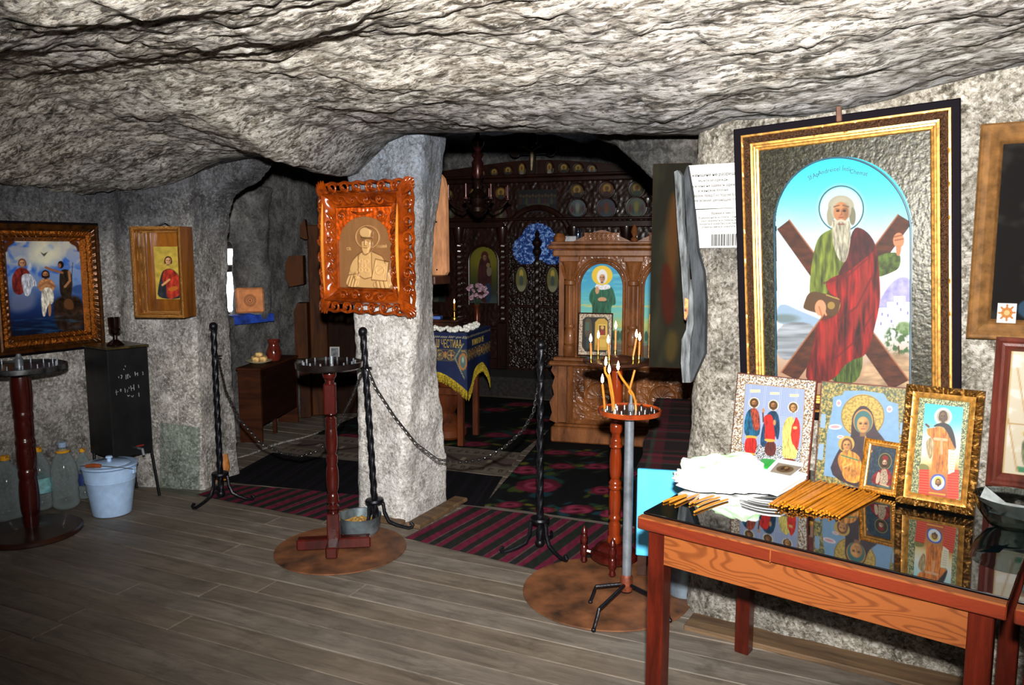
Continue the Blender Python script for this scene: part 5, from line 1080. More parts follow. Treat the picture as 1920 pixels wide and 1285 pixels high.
for L in ([(440, 720), (450, 920), (500, 950), (570, 930), (560, 715)], [(600, 765), (715, 790), (700, 960), (565, 955), (600, 765)], [(370, 830), (400, 760), (470, 705)], [(560, 700), (650, 740), (690, 800)], [(350, 920), (440, 905)], [(462, 575), (450, 505), (500, 470), (565, 505), (553, 580), (462, 575)], [(470, 590), (468, 660), (490, 728), (512, 735), (540, 715), (558, 660), (555, 590)], [(325, 1030), (350, 920)], [(452, 590), (470, 592)], [(480, 606), (500, 604)], [(520, 604), (540, 606)], [(510, 606), (506, 646), (518, 650)], [(494, 668), (528, 668)], [(345, 1025), (375, 930)], [(372, 1028), (400, 928)], [(398, 1028), (424, 926)], [(600, 970), (612, 1028)], [(632, 965), (645, 1028)], [(668, 962), (682, 1028)]): cc_.line(L, 7, '#5e3d20', .75)
hh_ = hc.c[..., 0].copy()
for _ in range(2): hh_ = (hh_+np.roll(hh_, 1, 0)+np.roll(hh_, -1, 0)+np.roll(hh_, 1, 1)+np.roll(hh_, -1, 1))/5
pw, phh = W_-.276, H_-.276
cc_.mesh('relief_panel', pw, phh, t, .004, .138, vcol('carved_pale_wood', .45, coat=.2), disp=hh_*.034)
sp = Cv(90, 120, q_, (0, 0, 0)); am = np.where(sp.Y > 600, True, ((sp.X-500)/226)**2+((sp.Y-600)/222)**2 < 1)
kk = ~(am[:-1, :-1] & am[1:, 1:]); sp.c[:] = np.array(h2('#a8440e'))*(1+.3*sp.nz(40, 3))[..., None]
bmp_ = np.abs(np.sin(np.hypot(sp.X-335, sp.Y-375)/11))*.006+np.abs(np.sin(np.hypot(sp.X-665, sp.Y-365)/11))*.006
sp.mesh('spandrel', pw, phh, t, -.010, .138, vcol('amber_vertex', .2, coat=.6), disp=bmp_, keep=kk)
for x, z, fl_ in ((-pw*.36, .138+phh*.9, 1), (pw*.36, .138+phh*.9, -1)): o = volute(x, z, .026, fl_); o.location.y = -.016
leafstem((-pw*.2, -.024, .138+phh*.95), (pw*.2, -.024, .138+phh*.95), -.012, 'top_swag', .006)
M_AMB_HILITE = wood('amber_ridge_highlight', '#8a3f0a', '#d98e34', (3, 3, 1), .3, .5, spec=.6)  # lighter amber: flash highlight along the upright ridges put into the colour
for s in (-1, 1):
    z0r, z1r = .085, H_-.085; MB().tube([(s*(W_/2-.070), -.048-.012*math.sin(PI*f), z0r+(z1r-z0r)*f) for f in np.linspace(0, 1, 15)], [.002+.007*math.sin(PI*f)**.8 for f in np.linspace(0, 1, 15)], 8, T=None).build('ridge_rail', M_AMB_HILITE, t)
M_PALE = plain('pale_carved_letter', '#b08a5a', .5)
text('СВ.', .022, M_PALE, t, Matrix.Translation((-.115, -.003, .138+phh*.47)), depth=.002)
text('НІКОЛАЙ', .02, M_PALE, t, Matrix.Translation((.11, -.003, .138+phh*.50)), depth=.002, sx=.7)
# ================================================================ THE CHAPEL BEHIND: RUGS, ICON STAND, SCREEN
M_RUGEDGE = plain('dark_wool', '#14120f', .95, var=.3, vs=80)
V_WOOL = vcol('woven_wool', .95, bmp=.4, spec=.1)
def rug(label, cs, fn, nw, nh, base, z=.004, wave=.003, name='woven_rug', cat='rug'):
    """cs: near-left, near-right, far-right, far-left on the floor"""
    global PG; PG = .72; q = [proj((*cs[k], 0)) for k in (3, 2, 1, 0)]; cv = Cv(nw, nh, q, base); fn(cv)
    a, b, c, d = [np.array(cs[k], float) for k in (3, 2, 1, 0)]; u, v = cv.u[..., None], cv.v[..., None]
    XY = (a*(1-u)+b*u)*(1-v)+(d*(1-u)+c*u)*v; o = XY.reshape(-1, 2).mean(0)
    zz_ = wave*fbm(np.stack([XY[..., 0].ravel()*2.5, XY[..., 1].ravel()*2.5, XY[..., 0].ravel()*0], 1), 2).reshape(nh, nw)+z+.004
    P = np.concatenate([XY-o, zz_[..., None]], -1); P = np.swapaxes(P, 0, 1)[:, ::-1]
    r = gridmesh(name, np.ascontiguousarray(P), V_WOOL, None, True, np.ascontiguousarray(np.swapaxes(cv.lin(), 0, 1)[:, ::-1])); r.location = (o[0], o[1], 0)
    PG = 1.0; return tag(r, label, cat)
def kilim(cv):
    s = cv.u*cv.n_; f = s % 1; cv.c[:] = np.array(h2('#262c26')); w_ = .42+.08*np.sin(np.floor(s)*2.4)
    cv.put(((f > .1) & (f < .1+w_)).astype(float), '#7c2340'); cv.put(((f > .05) & (f < .1)).astype(float), '#8f5a5a', .7); cv.put(((f > .1+w_) & (f < .13+w_)).astype(float), '#a57a80', .6)
    cv.put(((f > .85) & (f < .9)).astype(float), '#3a2440', .8); cv.c = cv.c*(1+.2*cv.nz(8, 3))[..., None]
def kl(cv): cv.n_ = 11; kilim(cv)
def kr(cv): cv.n_ = 13; kilim(cv)
rug('green and crimson striped kilim before the left opening, left of the pillar', [(-4.0, 2.99), (-3.0, 3.05), (-3.0, 3.56), (-4.0, 3.24)], kl, 150, 40, '#262c26', .002)
rug('green and crimson striped kilim in the right opening, by the right rope post', [(-2.46, 3.075), (-1.22, 3.06), (-1.22, 3.85), (-2.46, 3.66)], kr, 190, 60, '#262c26', .002)
def drk(cv):
    f = cv.u*16 % 1; cv.put((f < .3).astype(float)*.7, '#1c1622').put(((f > .45) & (f < .52)).astype(float)*.5, '#3a2433')
rug('plain blackish navy runner just behind the striped kilims', [(-4.1, 3.24), (-2.36, 3.69), (-2.58, 4.26), (-4.35, 3.92)], drk, 120, 40, '#0e0e14', .006)
def lgt(cv):
    cv.c = cv.c*(1+.12*cv.nz(9, 2))[..., None]; v, u = cv.v, cv.u
    for y in (.16, .84):
        cv.put(((abs(v-y) < .055) & ((u*26 % 1) < .45)).astype(float), '#4a3434').put(((abs(v-y) < .025) & (abs((u*26 % 1)-.22) < .1)).astype(float), '#8f8473')
    cv.put((abs(v-.5) < .2).astype(float), '#6a5650', .8); cv.put(((abs(v-.5-.1*np.sin(u*34)) < .05)).astype(float), '#3f3230', .9)
    cv.put(((abs(v-.5) < .06) & ((u*9 % 1) < .16)).astype(float), '#a59a86')
rug('cream and brown patterned runner crossing the chapel floor', [(-4.34, 3.95), (-2.58, 4.29), (-2.76, 4.82), (-4.5, 4.47)], lgt, 170, 60, '#857a6c', .006)
def flowers(cv, L, sc=1):
    cv.c = cv.c*(1+.3*cv.nz(14, 2))[..., None]; r_ = np.random.default_rng(5)
    for x, y, w_, h_, k in L:
        for i in range(9):
            a = r_.uniform(0, 6.28); d = r_.uniform(.9, 1.7); cv.ell(x+w_*d*math.cos(a), y+h_*d*math.sin(a), w_*r_.uniform(.25, .5), h_*r_.uniform(.2, .4), ('#4a5a22', '#234a38', '#7a7a2a', '#1f4a58', '#2a3f2a')[r_.integers(5)], .9, rot=r_.uniform(-.3, .3))
        c = ('#8a2440', '#b03a5c', '#7a1c30')[k % 3]
        for i in range(7): a = i*.9; cv.ell(x+w_*.5*math.cos(a), y+h_*.5*math.sin(a), w_*.5, h_*.5, c if i % 2 else '#6a1a30', .95)
        cv.ell(x, y, w_*.62, h_*.5, '#c0506a', .7).ell(x, y, w_*.4, h_*.3, '#8a2440').ell(x, y, w_*.16, h_*.14, '#3a1020')
F1 = [(1005, 920, 44, 13, 0), (985, 892, 30, 8, 1), (1080, 962, 34, 8, 1), (955, 952, 26, 6, 0), (1125, 930, 24, 8, 0), (1050, 885, 28, 6, 2), (1020, 962, 20, 5, 0), (1115, 885, 26, 6, 1), (1150, 970, 28, 8, 1), (1040, 858, 30, 5, 0), (960, 870, 18, 6, 2), (1095, 860, 24, 5, 2), (1180, 900, 24, 8, 0), (1060, 985, 30, 6, 2)]
rug('black floral rug with crimson roses before the carved icon stand', [(-2.37, 3.70), (-1.2, 3.86), (-1.62, 6.0), (-3.0, 5.8)], lambda c: flowers(c, F1), 190, 260, '#0f1214', .010)
F2 = [(935, 818, 30, 5, 0), (985, 812, 26, 5, 0), (930, 770, 26, 4, 2), (890, 835, 30, 5, 0), (975, 760, 26, 4, 0), (860, 800, 24, 5, 1), (1010, 790, 22, 4, 2), (650, 820, 30, 5, 2), (600, 800, 26, 4, 0), (1020, 830, 24, 4, 0), (700, 800, 26, 4, 0), (780, 790, 28, 4, 0)]
rug('dark floral rug with faded red roses under the cloth covered table', [(-4.5, 4.5), (-2.78, 4.84), (-3.2, 6.75), (-4.95, 6.4)], lambda c: flowers(c, F2), 150, 190, '#101010', .004)
p0, p1 = atZ(432, 862, .02), atZ(592, 812, .02)
o = MB().tube([Vector(p0)*(1-f)+Vector(p1)*f+Vector((.02*math.sin(f*9), .015*math.sin(f*14), 0))-Vector(p0) for f in np.linspace(0, 1, 24)], [.006+.006*max(0, math.sin(f*PI*1.0)-.4) for f in np.linspace(0, 1, 24)], 6).build('cord', plain('grey_cord', '#6a6660', .9, var=.4, vs=60), loc=p0); tag(o, 'pale grey cord lying across the dark rugs in the left opening', 'cord')

# ---- blue cloth, orange tile on the window ledge
zl = .963; t = atPlane(468, 588, (-4.93, 4.3, 0), np.array([1, 0, 0]))
P = np.zeros((16, 10, 3)); 
for i in range(16):
    for j in range(10):
        v = j/9; P[i, j] = (.06-.14*v if v > .25 else .06+.0, -.20+.40*i/15, (.012+.006*math.sin(i*1.1) if v > .25 else .012-.07*(1-v/.25)))
o = gridmesh('blue_cloth', P, plain('royal_blue_cloth', '#1c3fa0', .7, var=.3, vs=12)); o.location = (-4.98, 4.30, zl+.002); tag(o, 'royal blue cloth spread on the rock ledge by the window', 'cloth')
cvt = Cv(44, 44, [(0, 0), (100, 0), (100, 100), (0, 100)], '#b5713f'); cvt.c = cvt.c*(1+.12*cvt.nz(24, 2))[..., None]
for r in (12, 20, 26): cvt.ring(50, 50, r, 3, '#6a3a1c')
cvt.ell(50, 50, 4, 4, '#5a2a14')
tl = thing('carved_tile', 'orange wooden block with carved rings standing on the blue cloth', 'block', (-4.93, 4.27, zl+.026), rad(54))
MB().box((0, .016, .1), (.215, .03, .2), b=.012).build('block', plain('orange_block_wood', '#b5713f', .6, var=.2, vs=9), tl); cvt.mesh('carved_face', .165, .175, tl, -.0005, .012, vcol('carved_tile_face', .6))

# ---- cabinet with plate, rolls and jug
Mx = np.array([-4.66, 4.10]); zc = vert_z(487, 691, Mx)
M_CAB = wood('cabinet_veneer', '#24120b', '#3f2113', (1, 1, 7), .6, spec=.06); M_CABD = wood('cabinet_dark', '#160a06', '#24110a', (1, 1, 7), .6, spec=.06)
t = thing('cabinet', 'brown veneered cabinet with plate and jug on top, in the left opening', 'cabinet', (Mx[0], Mx[1], .001), rad(114))
Lc, dc = .74, .18
MB().box((Lc/2, dc/2, zc-.01), (Lc+.02, dc+.02, .02), b=.003).build('top_board', M_CAB, t)
for x in (.012, Lc-.012): MB().box((x, dc/2, zc/2-.01), (.024, dc, zc-.02), b=.002).build('side_panel', M_CAB, t)
MB().box((Lc/2, .010, zc*.6), (Lc-.05, .018, zc*.74), b=.003).build('drop_door', M_CABD, t); MB().box((Lc/2, dc-.01, zc*.55), (Lc-.05, .012, zc*.85)).build('back_panel', M_CABD, t)
MB().box((Lc/2, dc/2, .2), (Lc-.05, dc-.04, .016)).build('bottom_board', M_CABD, t)
MB().box((Lc*.42, .03, .1), (.03, .03, .19), b=.003).build('leg', M_CAB, t)
def ctop(x, y): q = atZ(x, y, zc); return q
p = ctop(486, 680); pl = tag(MB().lathe([(1e-6, 0), (.06, 0), (.065, .004), (.10, .014), (.103, .018), (.098, .018), (.06, .008), (1e-6, .006)], 36).build('plate', plain('cream_plate', '#c9bd98', .3, var=.05), loc=(p[0], p[1], zc)), 'cream plate of bread rolls on the brown cabinet', 'plate')
for i, (dx, dy, dz) in enumerate(((-.045, .0, .03), (.0, -.035, .03), (.045, .0, .032), (.005, .04, .03), (.0, .0, .062))):
    o = MB().lathe([(1e-6, -.022), (.026, -.018), (.034, 0), (.028, .018), (.012, .024), (1e-6, .022)], 14).build('bread_roll', plain('bread_crust', '#c9a568', .8, var=.25, vs=40), loc=(p[0]+dx, p[1]+dy, zc+dz)); tag(o, 'small pale bread roll on the cream plate' if i < 4 else 'topmost pale bread roll on the cream plate', 'roll', 'bread rolls on the plate' if i < 4 else None)
p = ctop(514, 676); t = thing('clay_jug', 'red brown glazed clay jug standing on the brown cabinet', 'jug', (p[0], p[1], zc)); M_CLAY = plain('red_clay_glaze', '#5a1f16', .2, var=.15, coat=.4)
MB().lathe([(1e-6, 0), (.045, 0), (.058, .03), (.062, .07), (.05, .105), (.04, .125), (.042, .15), (.052, .172), (.048, .172), (.036, .15), (1e-6, .14)], 28).build('jug_body', M_CLAY, t)
MB().tube([(.042*math.cos(-.6), .042*math.sin(-.6), .155), (.075, -.05, .15), (.085, -.058, .11), (.05, -.034, .075)], .008, 8).build('handle', M_CLAY, t)

# ---- heavy wooden stall with rounded arm ends
M_STALL = wood('stall_wood', '#24120a', '#46260f', (5, 5, 1), .6, spec=.08)
g = atZ(602, 783); t = thing('choir_stall', 'heavy wooden stall with rounded arm ends behind the amber icon', 'stall', (g[0], g[1], .014), YAW+rad(6))
hz = lambda y: vert_z(600, y, g)
MB().box((0, .04, hz(425)/2), (.15, .05, hz(425)), b=.008).build('post', M_STALL, t)
MB().prism([(-.1, hz(535)), (-.22, hz(540)), (-.25, hz(522)), (-.25, hz(500)), (-.22, hz(483)), (-.10, hz(482))], -.10, .06).build('upper_arm', M_STALL, t)
MB().prism([(-.08, hz(672)), (-.19, hz(672)), (-.19, hz(585)), (-.16, hz(570)), (-.08, hz(570))], -.10, .06).build('lower_arm', M_STALL, t)
MB().prism([(-.09, hz(452)), (-.125, hz(448)), (-.125, hz(428)), (-.08, hz(415)), (-.06, hz(452))], -.05, .06).build('crest', M_STALL, t)
MB().box((-.12, -.02, hz(680)/2), (.09, .10, hz(680)), b=.006).build('side_board', M_STALL, t)
MB().box((.19, .10, hz(560)/2), (.24, .03, hz(560)), b=.004).build('back_board', wood('stall_back', '#120a06', '#22110a', (6, 6, 1), .7, spec=.05), t)
MB().box((.16, .0, hz(680)), (.30, .22, .03), b=.004).build('seat_shelf', M_STALL, t)
q_ = atPlane(632, 668, g+np.array([.1, -.02, 0]), FW*[1, 1, 0]); t2 = thing('small_framed_photo', 'small white framed photo standing on the stall behind the candle stand', 'photo', (q_[0]-.03, q_[1], hz(680)+.031), YAW)
mb = MB(); frame(mb, .085, .115, [(0, -.004), (0, .006), (.006, .008), (.012, .003)]); mb.box((0, .003, .057), (.08, .006, .11)); mb.build('frame', plain('grey_white_frame', '#a5a5a2', .5, var=.05), t2, M=Matrix.Rotation(rad(-8), 4, 'X')); MB().box((0, -.003, .0575), (.06, .001, .09)).build('photo_print', plain('grey_photo', '#5a5c60', .3, var=.4, vs=30), t2, M=Matrix.Rotation(rad(-8), 4, 'X'))

# ---- table with embroidered blue cloth
t = thing('cloth_table', 'small table under an embroidered navy cloth with gold fringe', 'table', (-3.18, 4.72, .016), rad(15))
ZT = .862; TW, TD = .78, .58; M_TLEG = wood('table_leg_wood', '#2e140a', '#5a2c14', (6, 6, 1), .4)
for x in (-.055, -TW+.055):
    for y in (.05, .41): MB().box((x, y, ZT/2-.01), (.045, .045, ZT-.03), b=.003).build('leg', M_TLEG, t)
MB().box((-TW/2, TD/2, ZT-.014), (TW-.01, TD-.01, .022)).build('tabletop', M_TLEG, t)
MB().box((-TW/2, .04, .42), (TW-.06, .03, .05)).build('stretcher', M_TLEG, t)
MB().lathe([(.13, .03), (.15, .05), (.15, .10), (.10, .16), (.06, .22), (.10, .30), (.11, .36), (.06, .42), (.09, .5), (.1, .58), (.1, .7)], 24, (-.22, .2, 0)).build('carved_pedestal', M_TLEG, t)
NAVY = '#0e1a3c'; V_CL = vcol('embroidered_cloth', .7)
def clothside(wd, low, band, fn, M):
    n = 120; k = 70; cv = Cv(n, k, [(0, 0), (wd*1000, 0), (wd*1000, 480), (0, 480)], NAVY); cv.c = cv.c*(1+.15*cv.nz(40, 3))[..., None]
    cv.put(((abs(cv.Y-26) < 7) & (((cv.X+cv.Y) % 12) < 5)).astype(float), '#8f8a70')
    for c in np.arange(45, wd*1000, 90):
        cv.ring(c, 158, 34, 6, '#a5843a'); cv.ring(c, 158, 24, 4, '#7a5a28')
        if int(c/90) % 2: cv.line([(c-18, 158), (c+18, 158)], 8, '#c0904a').line([(c, 140), (c, 176)], 8, '#c0904a')
        else:
            for a in range(8): cv.line([(c, 158), (c+18*math.cos(a*PI/4), 158+18*math.sin(a*PI/4))], 4, '#b09040')
        cv.poly([(c+45, 122), (c+36, 158), (c+45, 194), (c+54, 158)], '#a87a3a').ell(c+45, 140, 7, 9, '#b5602a')
    cv.line([(0, 116), (wd*1000, 116)], 4, '#8f7430').line([(0, 198), (wd*1000, 198)], 4, '#8f7430')
    fn(cv)
    low_ = np.array([low(f) for f in np.linspace(0, 1, n)]); z = ZT+.003-(ZT+.003-low_)[None, :]*cv.v
    P = np.stack([cv.u*wd, -.012-.012*cv.v*np.sin(cv.u*9+1), z], -1)
    # painted pattern keeps its true height: sample colours by drop
    drop = (ZT-z)*1000; row = np.clip(drop/480*(k-1), 0, k-1).astype(int); col = cv.lin()[row, np.arange(n)[None, :].repeat(k, 0)]
    gridmesh('cloth_side', np.ascontiguousarray(np.swapaxes(P, 0, 1)[:, ::-1]), V_CL, t, True, np.ascontiguousarray(np.swapaxes(col, 0, 1)[:, ::-1]), M=M)
    mb = MB(); rr_ = np.random.default_rng(2)
    for i in range(int(wd*260)):
        f = (i+.5)/int(wd*260); x = f*wd; zl_ = low(f); L_ = .062+rr_.uniform(-.008, .008); y = -.014-.012*math.sin(f*9+1); j = rr_.uniform(-.003, .003)
        mb.add([(x-.0022, y, zl_+.008), (x+.0022, y-.001, zl_+.008), (x+.002+j, y-.002, zl_-L_), (x-.002+j, y, zl_-L_)], [(0, 1, 2, 3)])
    o = mb.build('gold_fringe', plain('gold_thread', '#a08a24', .6, .1, var=.3, vs=90), t, smooth=0, M=M); o['kind'] = 'stuff'
lf = lambda f: .565-.14*max(0, (f-.72)/.28)**1.5-.10*max(0, (.18-f)/.18)
lr = lambda f: .425+.17*math.sin(min(1, f/.62)*PI/2) if f < .62 else .595-.17*(f-.62)/.38
def med(cv):
    cv.poly([(720, 60), (790, 190), (790, 330), (700, 180)], '#2a3a4a', False)
    for a, b in (((705, 180), (770, 70)), ((705, 180), (775, 330))): cv.line([a, b], 7, '#8f8a60')
    cv.ell(765, 205, 32, 62, '#a5642a').ell(765, 205, 22, 48, '#3f5a5a').ell(765, 190, 8, 22, '#8a9a80')
clothside(TW+.018, lf, None, med, Matrix.Translation((-TW, 0, 0)))
clothside(TD+.016, lr, None, lambda cv: None, Matrix.Translation((.004, -.016, 0)) @ Matrix.Rotation(PI/2, 4, 'Z'))
MB().box((-TW/2, TD/2, ZT+.002), (TW+.02, TD+.02, .006), b=.002).build('cloth_top', plain('navy_cloth', NAVY, .7, var=.2), t)
M_GTH = plain('gold_embroidery', '#b0943c', .55, .2, var=.2, vs=60)
text('ВЄЛИКА Ѡ ЧЕСТИАА', .085, M_GTH, t, Matrix.Translation((-.018, -.0255, ZT-.105)), depth=.0005, sx=.40, align='RIGHT')
text('УПИШ ПА ОЕ', .06, M_GTH, t, Matrix.Translation((.032, .21, ZT-.095)) @ Matrix.Rotation(PI/2, 4, 'Z'), depth=.0005, sx=.75)
# flowers and lamp on it
T15 = Matrix.Translation((-3.18, 4.72, .0175)) @ Matrix.Rotation(rad(15), 4, 'Z')
gl = thing('flower_garland', 'row of white cloth roses along the navy cloth table', 'flowers', T15 @ Vector((0, 0, ZT+.006)), rad(15)); fp = None
M_ROSE = plain('white_petals', '#d9d8cf', .7, var=.12, vs=60)
rr_ = np.random.default_rng(4)
for i in range(34):
    if i < 26: x, y = -TW+.02+i*.029, .03+rr_.uniform(-.02, .03)
    else: x, y = -.03+rr_.uniform(-.02, .02), .05+(i-26)*.045
    if fp is None:
        mb = MB()
        for k in range(6):
            a = k*PI/3; mb.sphere((.014*math.cos(a), .014*math.sin(a), .012), .012, n=8)
        mb.sphere((0, 0, .02), .011, n=8); fp = o = mb.build('rose', M_ROSE, gl)
    else: o = link('rose', fp.data, gl)
    o.location = (x, y, .004+.012*(i % 3 == 0)); o.rotation_euler = (rr_.uniform(-.5, .5), rr_.uniform(-.5, .5), rr_.uniform(0, 6)); s_ = rr_.uniform(.8, 1.25); o.scale = (s_, s_, s_)
p = T15 @ Vector((-.36, .24, ZT+.006)); t = thing('dark_box_stand', 'low dark carved wooden stand on the navy cloth table', 'stand', p, rad(15))
MB().box((0, 0, .03), (.44, .22, .06), b=.008).build('body', M_DARKW, t); MB().box((0, 0, .07), (.50, .27, .02), b=.006).build('top_ledge', M_DARKW, t); MB().lathe([(1e-6, .08), (.05, .08), (.065, .10), (.07, .115), (1e-6, .11)], 24).build('dish', M_DARKW, t)
pl_ = np.array(T15 @ Vector((-.22, .22, 0))); q = on_ray(852, 590, pl_); t = thing('oil_lamp', 'small lit brass lamp beside the pillar on the navy cloth table', 'lamp', (q.x, q.y, ZT+.0245+.08), 0)
MB().lathe([(1e-6, 0), (.03, 0), (.03, .006), (.008, .012), (.007, .05), (.018, .06), (.02, .075), (1e-6, .072)], 16).build('lamp_body', M_BRASS, t); MB().tube([(0, 0, .07), (0, 0, .115)], .006, 8).build('wax', M_WAX, t); flame(t, (0, 0, .118), .9)
q = T15 @ Vector((-.30, .145, ZT+.0075+.08)); o = tag(MB().box((0, 0, .012), (.12, .09, .024), b=.003, R=.4).build('book', plain('blue_cover', '#3a5a9a', .4, var=.1), loc=q), 'small blue book lying on the dark stand beside the lamp', 'book')
# ---- sounding board hung behind the pillar
a = atY(806, 330, 3.74); b2 = atY(836, 515, 3.74); t = thing('sounding_board', 'long tan wooden sounding board with rounded end, hanging beside the pillar', 'board', (-2.705, 3.74, 1.345))
hb = a[2]-1.345+.02; pr = [(-.075, 0), (.055, 0), (.07, .02), (.066, hb-.10), (.05, hb-.04), (.02, hb-.008), (-.02, hb), (-.075, hb-.03)]
MB().prism(pr, -.014, .014).build('board', plain('tan_board', '#a3724f', .6, var=.12, vs=10, scale=(4, 4, 1)), t)
for z in (.02, hb*.5): MB().tube([(-.0, -.016, z+.01), (0, .0, z+.01)], .005, 8).build('peg', M_IRON, t)
MB().box((.02, -.055, -.026), (.10, .16, .05), b=.006).build('bracket', M_DARKW, t)

# ---- carved double icon stand
M_KI = wood('carved_walnut', '#3c1e0d', '#82502b', (3, 3, 1.2), .4, .15, rings=9)
KZ = Matrix.Translation((-2.70, 5.24, .0205)) @ Matrix.Rotation(rad(16), 4, 'Z')
t = thing('icon_stand', 'carved brown wooden double icon stand with columns and two arches', 'icon stand', (-2.70, 5.24, .020), rad(16)); KW = 1.16
def carved(name, x0, x1, z0, z1, y, fn, nx=70, nz=60, amp=.010, mat=None, parent=None, thick=.02):
    g = np.meshgrid(np.linspace(x0, x1, nx), np.linspace(z0, z1, nz), indexing='ij'); h_ = fn(g[0], g[1])*amp
    h_[0, :] = h_[-1, :] = 0; h_[:, 0] = h_[:, -1] = 0
    return gridmesh(name, np.stack([g[0], y-h_, g[1]], -1), mat or M_KI, parent or t)
def scrollwork(cx, cz, s=30, seed=0):
    def f(x, z):
        r = np.hypot(x-cx, z-cz); a = np.arctan2(z-cz, x-cx)
        P = np.stack([x.ravel()*s, z.ravel()*s, x.ravel()*0+seed], 1); n_ = perlin(P, seed).reshape(x.shape)
        return .6*np.abs(np.sin(a*5+r*42))*(r < .18)+1.2*np.exp(-((r-.105)/.012)**2)+.8*np.abs(n_)*(r > .12)
    return f
MB().box((KW/2, .17, .06), (KW+.06, .40, .12), b=.01).build('plinth', M_KI, t); MB().box((KW/2, .17, .13), (KW+.02, .37, .025), b=.01).build('plinth_moulding', M_KI, t)
MB().box((KW/2, .19, .37), (KW, .32, .47)).build('base_body', M_KI, t)
for k in (0, 1):
    x0 = .10+.48*k; carved('base_panel', x0+.03, x0+.43, .17, .57, .022, scrollwork(x0+.23, .37, 34, k), 90, 90, .012)
    mb = MB(); frame(mb, .46, .46, [(0, -.02), (0, .012), (.012, .016), (.03, .004), (.034, -.004)]); mb.build('panel_moulding', M_KI, t, M=Matrix.Translation((x0+.23, .018, .145)))
for s, x in ((1, .0), (-1, KW)):
    MB().prism([(x-.0, .14), (x-s*.05, .16), (x-s*.03, .22), (x-s*.05, .30), (x-s*.015, .36), (x-s*.03, .43), (x-s*.01, .5), (x-s*.04, .55), (x-s*.02, .6), (x+s*.03, .6), (x+s*.03, .14)], .02, .12).build('scroll_bracket', M_KI, t)
    MB().box((x+s*.05, .035, .37), (.075, .05, .45), b=.006).build('corner_pilaster', M_KI, t)
MB().box((KW/2, .15, .615), (KW+.09, .44, .035), b=.012).build('ledge', M_KI, t); MB().box((KW/2, .16, .645), (KW+.03, .38, .03), b=.008).build('ledge_moulding', M_KI, t)
def column(x):
    pr = [(.045, .66), (.052, .67), (.052, .74), (.04, .75), (.048, .76), (.05, .80), (.044, .85), (.036, .87), (.044, .885), (.044, .90), (.038, .91)]
    mb = MB(); mb.lathe(pr, 24, (x, .06, 0)); n = 40
    fl = [(math.cos(2*PI*i/n), math.sin(2*PI*i/n), .036+.004*(i % 4 < 2)) for i in range(n)]
    vs = [(x+c*r, .06+s*r, z) for z in (.90, 1.20) for c, s, r in fl]; mb.add(vs, [(i, (i+1) % n, n+(i+1) % n, n+i) for i in range(n)])
    mb.lathe([(.038, 1.2), (.05, 1.21), (.05, 1.235), (.04, 1.245), (.045, 1.26), (.05, 1.31), (.066, 1.37), (.07, 1.38)], 24, (x, .06, 0)); mb.box((x, .06, 1.40), (.15, .13, .04), b=.005)
    for k in range(10):
        a = 2*PI*k/10; mb.tube([(x+.042*math.cos(a), .06+.042*math.sin(a), 1.25), (x+.06*math.cos(a), .06+.06*math.sin(a), 1.30), (x+.072*math.cos(a+.15), .06+.072*math.sin(a+.15), 1.35)], [.006, .010, .006], 6)
    mb.build('column', M_KI, t)
for x in (.10, .575, 1.055): column(x)
MB().box((KW/2, .30, 1.03), (KW-.04, .04, .78)).build('back_board', M_KI, t)
for s in (.03, KW-.03): MB().box((s, .19, 1.03), (.04, .26, .78)).build('side_board', M_KI, t)
MB().box((KW/2, .15, 1.445), (KW+.05, .34, .05), b=.008).build('architrave', M_KI, t); MB().box((KW/2, .14, 1.49), (KW+.12, .40, .035), b=.012).build('cornice', M_KI, t); MB().box((KW/2, .14, 1.52), (KW+.08, .36, .02), b=.006).build('cornice_cap', M_KI, t)
